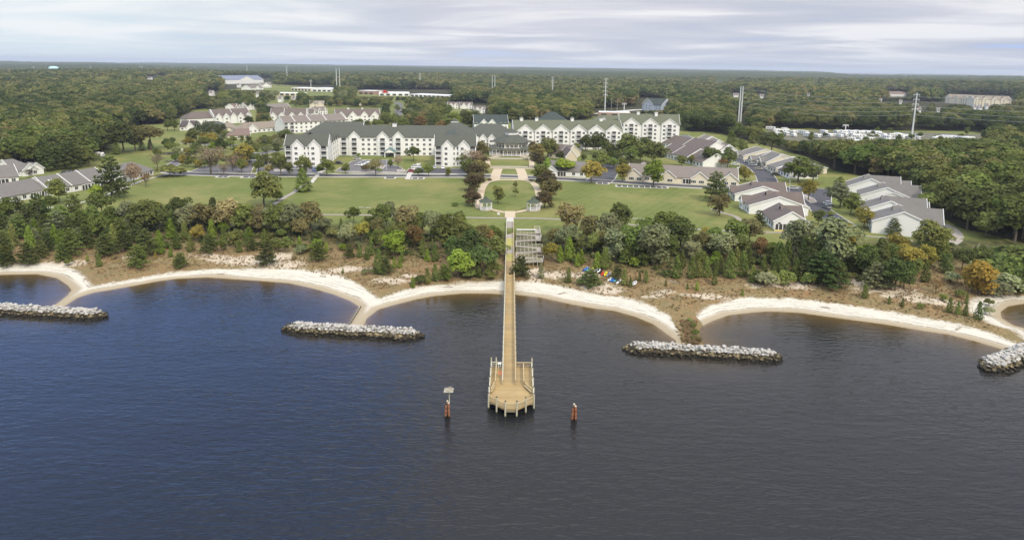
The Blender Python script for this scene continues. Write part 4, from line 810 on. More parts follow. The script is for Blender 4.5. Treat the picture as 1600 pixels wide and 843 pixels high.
class Bld:
    """a building: local x along its front, -y towards the front, z up; walls and roof gathered as parts"""
    def __init__(s, name, label, cat, org, ang, wall=W_WHITE, roof=R_TAUPE, group=None, sink=1.0):
        s.e = empty(name, (org[0], org[1], org[2] if len(org) > 2 else Z(org[0], org[1])), ang); tag(s.e, label, cat, group)
        s.W, s.R, s.T, s.wall, s.roof, s.sink = MB(), MB(), MB(), wall, roof, sink; s.nwin = 0; s.more = MB()
    def gable(s, x0, x1, y0, y1, h, r, axis='x', ov=.45, ends=(1, 1), hip=0.0, trim=True, z0=None, walls=True):
        z0 = -s.sink if z0 is None else z0
        if walls: s.W.box(x0, x1, y0, y1, z0, h)
        th = .22
        def C(a, b, z): return (a, b, z) if axis == 'x' else (b, a, z)
        a0, a1, b0, b1 = (x0, x1, y0, y1) if axis == 'x' else (y0, y1, x0, x1); bm_ = (b0 + b1) / 2; sl = (r - h) / (bm_ - b0); dz = ov * sl
        h0, h1 = (hip if ends[0] == 2 else 0), (hip if ends[1] == 2 else 0)
        e0 = -ov if ends[0] == 2 else -ov * .7; e1 = ov if ends[1] == 2 else ov * .7
        lo = h - dz + .12; rt = r + .12
        Aa = C(a0 + e0, b0 - ov, lo); Bb = C(a1 + e1, b0 - ov, lo); Cc = C(a1 + (e1 if not h1 else -h1), bm_, rt); Dd = C(a0 + (e0 if not h0 else h0), bm_, rt)
        Ee = C(a0 + e0, b1 + ov, lo); Ff = C(a1 + e1, b1 + ov, lo)
        p1 = [Aa, Bb, Cc, Dd]; p2 = [Dd, Cc, Ff, Ee]
        if axis == 'y': p1 = p1[::-1]; p2 = p2[::-1]
        s.R.slab(p1, th); s.R.slab(p2, th)
        for k, (hh, Lo, Hi, pk, a) in enumerate(((h0, Aa, Ee, Dd, a0), (h1, Bb, Ff, Cc, a1))):
            if hh:
                tri = [Hi, Lo, pk] if k == 0 else [Lo, Hi, pk]
                if axis == 'y': tri = tri[::-1]
                s.R.slab(tri, th)
            elif ends[k]:
                d_ = .0 if k == 0 else .0; t0, t1 = (a, a + .15) if k == 0 else (a - .15, a)
                vs = [C(t0, b0, h - .01), C(t0, b1, h - .01), C(t0, bm_, r - .02), C(t1, b0, h - .01), C(t1, b1, h - .01), C(t1, bm_, r - .02)]
                s.W.add(vs, [(0, 1, 2), (3, 5, 4), (0, 2, 5, 3), (2, 1, 4, 5), (1, 0, 3, 4)])
                if trim:
                    ax_ = a + (e0 if k == 0 else e1)
                    for q in (b0 - ov, b1 + ov): s.T.bar(C(ax_, q, lo - .02), C(ax_, bm_, rt - .02), .16, .40)
    def dormer(s, xc, w, yf, yw, h, ha, slope, proj=0.0, wall_from=None, wallz=True, ov=.4):
        """gable facing the front at y = yf, its ridge running back into a main roof that starts at y = yw, height h"""
        z0 = -s.sink if wall_from is None else wall_from
        if wallz: s.W.box(xc - w/2, xc + w/2, yf, yw + .3, z0, h)
        yb = yw + (ha - h) / slope + .3; s2 = (ha - h) / (w / 2)
        s.W.add([(xc - w/2, yf, h - .01), (xc + w/2, yf, h - .01), (xc, yf, ha - .03), (xc - w/2, yf + .15, h - .01), (xc + w/2, yf + .15, h - .01), (xc, yf + .15, ha - .03)], [(0, 1, 2), (3, 5, 4), (0, 2, 5, 3), (2, 1, 4, 5), (1, 0, 3, 4)])
        zo = h - ov * s2 + .1; za = ha + .1
        s.R.slab([(xc - w/2 - ov, yf - ov, zo), (xc, yf - ov, za), (xc, yb, za), (xc - w/2 - ov, yw - ov * s2 / slope * .5, zo)][::-1][::-1], .2)
        s.R.slab([(xc, yf - ov, za), (xc + w/2 + ov, yf - ov, zo), (xc + w/2 + ov, yw - ov * s2 / slope * .5, zo), (xc, yb, za)], .2)
        for sg in (-1, 1): s.T.bar((xc + sg * (w/2 + ov), yf - ov - .03, zo - .05), (xc, yf - ov - .03, za - .05), .14, .36)
    def part(s, nm, me, x, y, z, face='f'):
        rz = {'f': 0, 'b': math.pi, 'r': math.pi/2, 'l': -math.pi/2}[face]; dx, dy = {'f': (0, -.03), 'b': (0, .03), 'r': (.03, 0), 'l': (-.03, 0)}[face]
        if s.nwin < 98: inst(nm, me, s.e, (x + dx, y + dy, z), (0, 0, rz)); s.nwin += (nm == 'window')
        else:
            M = Matrix.Translation((x + dx, y + dy, z)) @ Matrix.Rotation(rz, 4, 'Z')
            mi = [0, 1, 2]; s.more.add([v.co for v in me.vertices], [tuple(p.vertices) for p in me.polygons], 0, M)
            s.more.m[-len(me.polygons):] = [{'white_trim': 0, 'window_glass': 1, 'dark_opening': 2}[me.materials[p.material_index].name] for p in me.polygons]
    def cupola(s, x, y, z, w=2.2, h=2.0, mat=None):
        mb = MB(); mb.box(-w/2, w/2, -w/2, w/2, -1.5, h * .55, 0); mb.box(-w*.62, w*.62, -w*.62, w*.62, h*.55, h*.66, 0)
        mb.add([(-w*.6, -w*.6, h*.67), (w*.6, -w*.6, h*.67), (w*.6, w*.6, h*.67), (-w*.6, w*.6, h*.67), (0, 0, h*1.25)], [(0, 1, 4), (1, 2, 4), (2, 3, 4), (3, 0, 4), (3, 2, 1, 0)], 1)
        mb.build('cupola', [W_TRIM, mat or s.roof], s.e, loc=(x, y, z))
    def done(s):
        if s.W.f: s.W.build('wall', s.wall, s.e)
        if s.R.f: s.R.build('roof', s.roof, s.e)
        if s.T.f: s.T.build('roof_trim', W_TRIM, s.e)
        if s.more.f: tag(s.more.build('windows', [W_TRIM, M_GLASS, M_DARK], s.e), kind='stuff')
        return s.e
def frame2(a, b):
    """origin and angle of a front running from world point a to world point b"""
    return math.atan2(b[1] - a[1], b[0] - a[0]), math.hypot(b[0] - a[0], b[1] - a[1])
FL = 2.85
def floors(B, xsl, y, n, z0=.7, face='f', me=WIN, nm='window', flip=False):
    for k in range(n):
        for x in xsl: B.part(nm, me, x, y, z0 + k * FL, face) if face in 'fb' else B.part(nm, me, y, x, z0 + k * FL, face)
# ---- A: four-storey U-shaped apartment block on the left
ang = math.radians(5.2); org = (-124.5, 371.0); zA0 = Z(-80, 385)
B = Bld('apartment_building', 'white U-shaped four-storey apartment block with slate-green roof left of the lodge', 'building', (org[0], org[1], zA0), ang, W_WHITE, R_SLATE)
E4 = 11.6
def wing(x0, side):
    x1 = x0 + 23
    B.gable(x0, x1, 0, 13, E4, E4 + 5.2, 'x', ends=(1, 1))
    for xc in (x0 + 7.0, x0 + 16.0):
        B.dormer(xc, 5.8, -.9, 0, E4, E4 + 3.1, .8)
        floors(B, [xc - 1.0 + .2], -.9, 4)
    floors(B, [x0 + 10.7, x0 + 12.6], 0, 4, me=WIN1)
    for xb in (x0 + 2.0, x0 + 21.0): floors(B, [xb], 0, 4, z0=.15, me=BALC, nm='balcony')
    # body behind, ridge running back to the main range
    B.gable(x0 + 2.0, x1 - 1.5, 12.5, 46, E4, E4 + 5.9, 'y', ends=(0, 0))
    inner = x1 - 1.5 if side < 0 else x1 - 1.5
    # east faces with small gables
    for yc in (17, 24, 31, 38):
        B.W.box(x1 - 1.6, x1 - .7, yc - 2.2, yc + 2.2, -1, E4); B.W.add([(x1 - .7, yc - 2.2, E4), (x1 - .7, yc + 2.2, E4), (x1 - .7, yc, E4 + 2.6), (x1 - 6, yc - 2.2, E4), (x1 - 6, yc + 2.2, E4), (x1 - 6, yc, E4 + 2.6)], [(0, 1, 2), (0, 2, 5, 3), (1, 4, 5, 2)])
        s2 = 2.6 / 2.2
        B.R.slab([(x1 - .3, yc - 2.5, E4 - .25), (x1 - .3, yc, E4 + 2.75), (x1 - 6, yc, E4 + 2.75), (x1 - 6, yc - 2.5, E4 - .25)][::-1], .15)
        B.R.slab([(x1 - .3, yc + 2.5, E4 - .25), (x1 - .3, yc, E4 + 2.75), (x1 - 6, yc, E4 + 2.75), (x1 - 6, yc + 2.5, E4 - .25)], .15)
        for k in range(4): B.part('window', WIN, x1 - .7, yc, .7 + k * FL, 'r')
    for k in range(4): B.part('window', WIN1, x1, 4, .7 + k * FL, 'r'); B.part('window', WIN1, x1, 9, .7 + k * FL, 'r')
wing(0, -1); wing(81.5, 1)
B.gable(18, 88, 44, 62, E4 + .3, E4 + 6.6, 'x', ends=(0, 0))
for xc in (31.6, 48.7, 58.2):
    B.dormer(xc, 6.4, 42.8, 44, E4 + .3, E4 + 3.6, .7); floors(B, [xc], 42.8, 4, z0=.2, me=BALC, nm='balcony')
floors(B, [25.2], 44, 4, z0=.2, me=BALC, nm='balcony'); floors(B, [36.8, 40.2, 43.8, 53.5, 63.2, 66.6, 70, 74, 77.6], 44, 4)
# hipped rear ranges
B.gable(-2, 34, 58, 84, E4 + .5, E4 + 7.2, 'x', ends=(2, 1), hip=11); B.gable(80, 108, 52, 78, E4 + .5, E4 + 7.4, 'x', ends=(2, 2), hip=11)
B.cupola(55.4, 53, E4 + 6.6, 2.6, 1.8); B.cupola(93, 70, E4 + 5.5, 4.0, 3.6)
# entrance porch with a green gable roof
pm = MB(); pm.box(-3.2, 3.2, 0, 7.5, 3.1, 3.5, 0)
for sx in (-2.9, 2.9):
    for yy in (.3, 3.6, 7): pm.box(sx - .22, sx + .22, yy - .22, yy + .22, -.8, 3.1, 0)
pm.add([(-3.0, .1, 3.5), (3.0, .1, 3.5), (0, .1, 5.6), (-3.0, 7.4, 3.5), (3.0, 7.4, 3.5), (0, 7.4, 5.6)], [(0, 1, 2), (3, 5, 4)], 0)
pm.slab([(-3.6, -.4, 3.35), (0, -.4, 5.9), (0, 7.8, 5.9), (-3.6, 7.8, 3.35)][::-1], .2, 1); pm.slab([(0, -.4, 5.9), (3.6, -.4, 3.35), (3.6, 7.8, 3.35), (0, 7.8, 5.9)], .2, 1)
M_TEAL = shingle('teal_shingle', (.16, .25, .235)); pm.build('porch', [W_TRIM, M_TEAL], B.e, loc=(53.4, 35.5, 0)); B.done()
# ---- C and D: the long five-storey blocks on the right
def slabblock(name, label, a, b, eave_z, ridge, depth, n, ngab, roof, gw=7.2, balcw=BALC, cup=(), wg=11.0):
    gw = wg
    an, L = frame2(a, b); z0 = Z(*a[:2]); h = eave_z - z0
    B = Bld(name, label, 'building', (a[0], a[1], z0), an, W_WHITE, roof)
    B.gable(0, L, 0, depth, h, h + ridge, 'x', ends=(1, 1)); sl = ridge / (depth / 2)
    base = h - n * FL
    for i in range(ngab):
        xc = L * (i + .62) / (ngab + .15); B.dormer(xc, gw, -1.0, 0, h, h + 4.1, sl)
        for k in range(n): B.part('balcony', BALC, xc, -1.0, base + k * FL + .15)
        nx_ = L * (i + 1.62) / (ngab + .15) if i < ngab - 1 else L; xn = xc + gw / 2; gap = (nx_ - gw / 2 if i < ngab - 1 else L) - xn
        m = int(gap / 3.2)
        for k in range(n):
            for q in (-3.6, 3.6): B.part('window', WIN, xc + q, -1.0, base + .65 + k * FL)
        for k in range(n):
            for j in range(m): B.part('window', WIN, xn + gap * (j + .5) / m, 0, base + .65 + k * FL)
        if i == 0:
            for k in range(n):
                for xx in np.linspace(2.0, xc - gw / 2 - 1.6, max(1, int((xc - gw / 2) / 3.4))): B.part('window', WIN, float(xx), 0, base + .65 + k * FL)
    for u, v in cup: B.cupola(L * u, depth * v, h + ridge, 2.0, 2.2)
    for k in range(n): B.part('window', WIN, L, depth * .3, base + .65 + k * FL, 'r'); B.part('window', WIN, L, depth * .7, base + .65 + k * FL, 'r')
    return B, L, h, base
gC0 = P(803, 204, 20); gC1 = P(973, 204.5, 20)
B, L, h, base = slabblock('apartment_building', 'long white apartment block with moss-green roof and six gables right of the lodge', gC0, gC1, 20.0, 6.4, 17, 4, 6, R_GREEN, 7.2, cup=((.08, .5), (.22, .5), (.55, .5), (.82, .5)))
B.done()
gD0 = P(968, 192.5, 23.0); gD1 = P(1062, 194.5, 23.0)
B, L, h, base = slabblock('apartment_building', 'tallest white apartment block with green roof and three gables, far right of the complex', gD0, gD1, 23.0, 6.4, 18, 5, 3, R_GREEN, 8.5, cup=((.32, .5), (.62, .4)))
B.gable(-22, 2, 10, 26, h - 1.5, h + 4.2, 'x', ends=(2, 1), hip=8); B.dormer(-11, 7, 9, 10, h - 1.5, h + 3.2, .7); B.done()
# ---- B: central lodge with the octagonal pavilion
oL = P(724, 215, 14.5); oR = P(786, 215, 14.5); an, L = frame2(oL, oR); an = math.radians(2.0); z0 = Z(-20, 440); oL = (-33.5, 448.0)
B = Bld('lodge', 'white lodge with dark green hipped roof and octagonal two-storey pavilion above the garden', 'lodge', (oL[0], oL[1], z0), an, W_WHITE, R_SLATE)
h = 14.2 - z0 + 1.2
B.gable(0, 37, 0, 32, h, h + 8.2, 'x', ends=(2, 2), hip=12)
for xc in (3.2, 8.6, 14.0, 19.6): B.dormer(xc, 4.9, -1.4, 0, h, h + 2.9, .51); [B.part('window', WINT, xc, -1.4, h - q_) for q_ in (2.4, 5.3, 8.2)]
floors(B, [24.5], 0, 2, z0=h - 5.2, me=BALC, nm='balcony')
cxl, cyl = P(797, 243, z0); Mi = B.e.matrix_basis.inverted(); c_ = Matrix.Rotation(-an, 4, 'Z') @ Vector((cxl - oL[0], cyl - oL[1] + 10.5, 0)); ox, oy = c_.x + .6, c_.y
def octo(r, off=math.pi / 8): return [(ox + r * math.cos(off + i * math.pi / 4), oy + r * math.sin(off + i * math.pi / 4)) for i in range(8)]
pv = MB(); pv.prism(octo(10.5), -1, 8.0, 0); pv.build('pavilion_wall', W_CREAM, B.e)
po = MB(); po.prism(octo(14.6), .2, .5, 0); po.prism(octo(14.2), 3.6, 3.95, 0); po.prism(octo(11.6), 7.6, 7.95, 0)
for i, (x, y) in enumerate(octo(14.0)):
    po.box(x - .2, x + .2, y - .2, y + .2, -.8, 3.6, 0); nx2, ny2 = octo(14.0)[(i + 1) % 8]
    for s_ in (.25, .5, .75): xx, yy = x + (nx2 - x) * s_, y + (ny2 - y) * s_; po.box(xx - .16, xx + .16, yy - .16, yy + .16, -.8, 3.6, 0)
    for zz in (4.0, 4.9): po.bar((x, y, zz), (nx2, ny2, zz), .1, .1, 0)
    po.bar((x, y, 1.3), (nx2, ny2, 1.3), .1, .1, 0)
for i, (x, y) in enumerate(octo(11.3)):
    nx2, ny2 = octo(11.3)[(i + 1) % 8]; po.box(x - .2, x + .2, y - .2, y + .2, 3.9, 7.7, 0)
    for s_ in (.33, .66): xx, yy = x + (nx2 - x) * s_, y + (ny2 - y) * s_; po.box(xx - .15, xx + .15, yy - .15, yy + .15, 3.9, 7.7, 0)
po.build('porch', W_TRIM, B.e)
rb = MB()
def frus(r0, z0_, r1, z1, m=0):
    a, b = octo(r0), octo(r1); rb.add([(p[0], p[1], z0_) for p in a] + [(p[0], p[1], z1) for p in b], [(i, (i + 1) % 8, 8 + (i + 1) % 8, 8 + i) for i in range(8)] + [tuple(range(7, -1, -1)), tuple(range(8, 16))], m)
frus(15.2, 3.97, 11.7, 4.5); frus(12.8, 7.97, 4.4, 12.3); rb.build('pavilion_roof', R_SLATE, B.e)
cu = MB(); r0 = octo(4.3); cu.prism(r0, 11.4, 13.9, 0); a = octo(5.0); cu.add([(p[0], p[1], 13.95) for p in a] + [(ox, oy, 16.2)], [(i, (i + 1) % 8, 8) for i in range(8)] + [tuple(range(7, -1, -1))], 1); cu.build('lantern', [W_TRIM, R_SLATE], B.e)
for i in range(8):
    a0 = math.pi / 8 + i * math.pi / 4; a1 = a0 + math.pi / 4; am = (a0 + a1) / 2; ap = 10.5 * math.cos(math.pi / 8)
    if math.sin(am) < .4:
        for s_ in (-2.5, 0, 2.5):
            x = ox + (ap + .04) * math.cos(am) - s_ * math.sin(am); y = oy + (ap + .04) * math.sin(am) + s_ * math.cos(am)
            for zz in (1.0, 4.8): inst('window', WIN, B.e, (x, y, zz), (0, 0, am + math.pi / 2)); B.nwin += 1
B.done()
def gazebo_mesh(w, roofm, label, loc, rot=0, cat='gazebo', nm='gazebo', sides=6):
    e = empty(nm, loc, rot); tag(e, label, cat); r = w / 2; off = math.pi / sides
    pt = lambda q, i: (q * math.cos(off + 2 * math.pi * i / sides), q * math.sin(off + 2 * math.pi * i / sides))
    mb = MB(); mb.prism([pt(r, i) for i in range(sides)], -.6, .35); mb.build('base', M_CONC, e)
    mb = MB()
    for i in range(sides):
        a, b = pt(r * .93, i), pt(r * .93, i + 1); mb.box(a[0] - .11, a[0] + .11, a[1] - .11, a[1] + .11, .35, 2.9)
        mb.bar((*a, 2.75), (*b, 2.75), .16, .32); m_ = ((a[0] + b[0]) / 2, (a[1] + b[1]) / 2)
        mb.bar((*a, 2.1), (a[0] + (m_[0] - a[0]) * .35, a[1] + (m_[1] - a[1]) * .35, 2.65), .1, .18); mb.bar((*b, 2.1), (b[0] + (m_[0] - b[0]) * .35, b[1] + (m_[1] - b[1]) * .35, 2.65), .1, .18)
    mb.build('posts', W_TRIM, e); mb = MB()
    for i in range(sides):
        if i == int(sides * .25): continue
        a, b = pt(r * .93, i), pt(r * .93, i + 1); mb.bar((*a, 1.25), (*b, 1.25), .08, .1); mb.bar((*a, .55), (*b, .55), .08, .1)
        for k in range(1, 8): x, y = a[0] + (b[0] - a[0]) * k / 8, a[1] + (b[1] - a[1]) * k / 8; mb.box(x - .04, x + .04, y - .04, y + .04, .5, 1.25)
    mb.build('railing', W_TRIM, e); mb = MB(); a = [pt(r * 1.16, i) for i in range(sides)]; c2 = [pt(r * .45, i) for i in range(sides)]
    mb.add([(p[0], p[1], 2.92) for p in a] + [(p[0], p[1], 3.75) for p in c2] + [(0, 0, 4.9)], [(i, (i + 1) % sides, sides + (i + 1) % sides, sides + i) for i in range(sides)] + [(sides + i, sides + (i + 1) % sides, 2 * sides) for i in range(sides)] + [tuple(range(sides - 1, -1, -1))]); mb.tube((0, 0, 4.8), (0, 0, 5.5), .07, .03, 6)
    mb.build('roof', roofm, e); e.scale = (1, 1, w / 4.6); return e
R_TEALD = shingle('green_shingle', (.085, .10, .075))
gazebo_mesh(5.4, R_TEALD, 'white gazebo with green roof at the left end of the garden arc', G(759, 327.5), .2)
gazebo_mesh(5.4, R_TEALD, 'white gazebo with grey-green roof at the right end of the garden arc', G(833.5, 328.5), .5)
gazebo_mesh(7.0, R_SLATE, 'small white pavilion with dark roof left of the lodge porch', G(772.5, 243), 0, 'pavilion', 'pavilion', 8)
gazebo_mesh(7.0, R_SLATE, 'small white pavilion with dark roof right of the lodge porch', G(820.5, 243), 0, 'pavilion', 'pavilion', 8)
# ---- E: service range behind the lodge, with a stepped roof
def simple_bld(nm, label, a, b, up, depth, eh, rh, wall, roof, ends=(1, 1), hip=6, gabs=(), wins=True, cat='building', group=None, px=True, me=WIN, storeys=None, ang_fix=None, gw=5.5):
    """front wall base runs from pixel a to pixel b"""
    A_ = G(*a) if px else a; B_ = G(*b) if px else b
    an, L = frame2(A_, B_)
    if ang_fix is not None: an = math.radians(ang_fix)
    B = Bld(nm, label, cat, (A_[0], A_[1], min(A_[2], B_[2]) if px else Z(A_[0], A_[1])), an, wall, roof, group)
    B.gable(0, L, 0, depth, eh, eh + rh, 'x', ends=ends, hip=hip); sl = rh / (depth / 2)
    for g in gabs: B.dormer(L * g, gw, -.9, 0, eh, eh + min(rh * .85, gw * .55), sl)
    n = storeys or max(1, int(round(eh / 2.9)))
    if wins:
        for k in range(n):
            m = max(2, int(L / 4.0))
            for j in range(m):
                x = L * (j + .5) / m; fx_ = -.93 if any(abs(x - L * g) < gw / 2 for g in gabs) else 0
                if any(abs(abs(x - L * g) - gw / 2) < .9 for g in gabs): continue
                B.part('window', me, x, fx_, .7 + k * 2.9)
    return B, L
B, L = simple_bld('service_building', 'white building with a dark blue-green gabled roof standing behind the lodge', (741, 207), (794, 207), 0, 20, 7.5, 6.5, W_WHITE, R_BLUE, gabs=(.28, .52), gw=6.5); B.done()
B, L = simple_bld('service_building', 'green hipped roof block peeking out behind the six-gabled apartment block', (838, 205), (884, 206), 0, 22, 9, 7, W_WHITE, R_BLUE, ends=(2, 2), hip=10); B.done()
# ---- F: two-storey rows on the left
B, L = simple_bld('row_building', 'white row with brown roof and five gables at the edge of the left woods', (336, 194), (393, 191), 0, 17, 6.2, 6.3, W_WHITE, R_BROWN, gabs=(.10, .30, .50, .70, .90), gw=5.6); B.gable(-22, 1, 4, 20, 5.5, 10.5, 'x', ends=(2, 0), hip=7)
for u in (.0, .52): B.T.bar((L * u, .3, 6.5), (L * u, 8.5, 12.6), .3, .5)
B.done()
B, L = simple_bld('row_building', 'white row with brown roof and four gables right of the five-gabled row', (423, 191), (480, 191), 0, 16, 6.0, 6.4, W_WHITE, R_BROWN, gabs=(.08, .32, .60, .84), gw=6.0)
for u in (.36, .98): B.T.bar((L * u, .3, 6.3), (L * u, 8.0, 12.5), .3, .5)
B.done()
B, L = simple_bld('row_building', 'long three-storey white row with balconies and a plain brown roof behind the left apartment wing', (444, 209), (541, 203), 0, 16, 8.6, 4.6, W_WHITE, R_TAUPE); 
for u in (.18, .42, .68): B.T.bar((L * u, .3, 9.0), (L * u, 8.0, 13.4), .35, .4)
for k in range(3):
    for u in (.03, .12): B.part('balcony', BALC, L * u, 0, .2 + k * 2.9)
B.done()
B, L = simple_bld('row_building', 'two-storey white row with taupe roof and four gables under the rust-coloured trees', (525, 190), (594, 189), 0, 15, 5.8, 5.6, W_WHITE, R_BROWN, gabs=(.12, .38, .64, .88), gw=6.5)
for u in (.3, .62): B.cupola(L * u, 7.5, 11.4, 1.6, 1.6, R_BROWN)
B.done()
B, L = simple_bld('cottage', 'white cottage with dark gabled roof on the edge of the upper left meadow', (281, 204), (306, 204), 0, 14, 3.2, 4.2, W_WHITE, R_DARK, gabs=(.7,), gw=6); B.T.bar((L * .5, .2, 3.5), (L * .5, 7, 7.6), .3, .4); B.done()
B, L = simple_bld('cottage', 'cottage with a long dark green-grey roof behind the row of clipped pines', (307, 205), (348, 206), 0, 16, 3.0, 4.6, W_WHITE, R_SLATE, ends=(2, 2), hip=7, wins=False); B.done()
B, L = simple_bld('cottage', 'long white cottage with a tan roof and a gabled porch above the tan tree', (379, 209), (438, 204), 0, 15, 3.2, 4.4, W_WHITE, R_TAN, ends=(2, 1), hip=7, gabs=(.25,), gw=9); B.done()
B, L = simple_bld('cottage', 'low cottage with a rust-brown roof beside the upper left car park', (356, 218), (391, 217), 0, 14, 3.0, 4.0, W_CREAM, R_RUST, ends=(2, 1), hip=7); B.done()
B, L = simple_bld('cottage', 'tan-roofed cottage behind the dark pines of the upper left car park', (348, 205), (372, 204), 0, 14, 3.0, 3.8, W_CREAM, R_TAN, ends=(2, 2), hip=6, wins=False); B.done()
B, L = simple_bld('cottage', 'beige cottage with taupe roof at the foot of the far commercial strip', (421, 176), (454, 174), 0, 14, 5.2, 3.6, W_BEIGE, R_TAUPE); B.done()
for a, b, lb, rf in (((470, 186), (497, 182), 'brown-roofed house with a red gable edge behind the four-gabled left row', R_BROWN), ((492, 180), (512, 178), 'taupe-roofed house beside the red front door block', R_TAUPE), ((484, 168), (506, 168), 'small tan-roofed house in the town left of the tall twin poles', R_TAN), ((530, 163), (545, 163), 'small beige house under the twin poles', R_TAUPE), ((561, 165), (576, 165), 'small white house right of the twin poles', R_TAN),
                    ((386, 172), (400, 171), 'red-roofed house among the trees behind the five-gabled row', R_RUST), ((700, 170), (716, 170), 'leftmost white house of the short row far behind the lodge', R_BROWN), ((719, 170), (738, 170), 'middle white house of the short row far behind the lodge', R_BROWN), ((741, 177), (758, 177), 'two-storey brown-roofed house far behind the lodge', R_BROWN), ((366, 174), (376, 173), 'tiny beige house half hidden by woods behind the five-gabled row', R_RUST)):
    B, L = simple_bld('house', lb, a, b, 0, 11, 4.8, 3.2, W_WHITE if rf is not R_TAN else W_CREAM, rf, gabs=(.3, .75), gw=4.5, cat='house'); B.done()
# ---- G: cottages at the lower left
def ridge_cottage(label, a, b, eave, ridge, depth, roof=R_GREY, wall=W_WHITE, nseg=1, ends=(1, 1), gabs=(), patios=(), hip=6, gw=7, group=None, me=WIN, rise=0.25, skylights=0):
    A_, B_ = G(*a), G(*b); an, L = frame2(A_, B_); B = Bld('cottage_row', label, 'cottage', (A_[0], A_[1], min(A_[2], B_[2])), an, wall, roof, group)
    for i in range(nseg):
        x0, x1 = L * i / nseg, L * (i + 1) / nseg; h = eave + (rise if i % 2 else 0)
        B.gable(x0 + .01, x1 - .01, 0 + .03 * (i % 2), depth, h, h + ridge, 'x', ends=(ends[0] if i == 0 else 1, ends[1] if i == nseg - 1 else 1), hip=hip)
        for u, v in (((.35, .3), (.5, .3)) if i < skylights else ()):
            xx = x0 + (x1 - x0) * u; zz = h + ridge * .6; B.T.box(xx - .3, xx + .3, depth * .28, depth * .34, zz - .1, zz + .4)
    for g in gabs: B.dormer(L * g, gw, -1.6, 0, eave, eave + gw * .40, ridge / (depth / 2))
    m = max(3, int(L / 3.6))
    for j in range(m):
        x = L * (j + .5) / m; on = any(abs(x - L * g) < gw / 2 - .9 for g in gabs)
        if any(abs(abs(x - L * g) - gw / 2) <= .9 for g in gabs): continue
        if any(abs(x - L * p) < 2.4 for p in patios): continue
        B.part('window', me, x, -1.6 if on else 0, .75)
    for p in patios:
        mb = MB(); mb.box(-2.2, 2.2, -.1, .02, 0, 2.3, 1); mb.box(-2.4, 2.4, -1.6, -.12, -.4, .02, 2)
        for q in (-2.2, -.75, .75, 2.2): mb.box(q - .11, q + .11, -.3, -.12, 0, 2.4, 0)
        mb.box(-2.3, 2.3, -.3, -.12, 2.3, 2.6, 0); mb.build('patio', [W_TRIM, M_DARK, M_CONC], B.e, loc=(L * p, -.03, 0))
    return B, L
B, L = ridge_cottage('low white cottage row with grey roof at the left edge, nearest the water', (-95, 341), (0, 321), 3.0, 3.8, 14, nseg=2, patios=(.2, .6)); B.done()
B, L = ridge_cottage('low white cottage row with a taupe-grey roof just right of the left picture edge', (1, 320.5), (74, 305), 3.0, 4.0, 14, nseg=1, patios=(.72, .9)); B.done()
B, L = ridge_cottage('white cottage with two skylights in its grey roof, third from the tall dark pine', (77, 306), (112, 300), 3.1, 4.3, 15, nseg=1, patios=(.5,), skylights=1); B.done()
B, L = ridge_cottage('white cottage row with grey stepped roof immediately left of the tall dark pine', (114, 300), (170, 289), 3.1, 4.4, 15, nseg=2, patios=(.36, .62, .8)); B.done()
B, L = ridge_cottage('white cottage with grey hipped roof immediately right of the tall dark pine', (192, 286), (240, 273), 3.0, 4.4, 14, nseg=1, ends=(1, 2), patios=(.75,), hip=6); B.done()
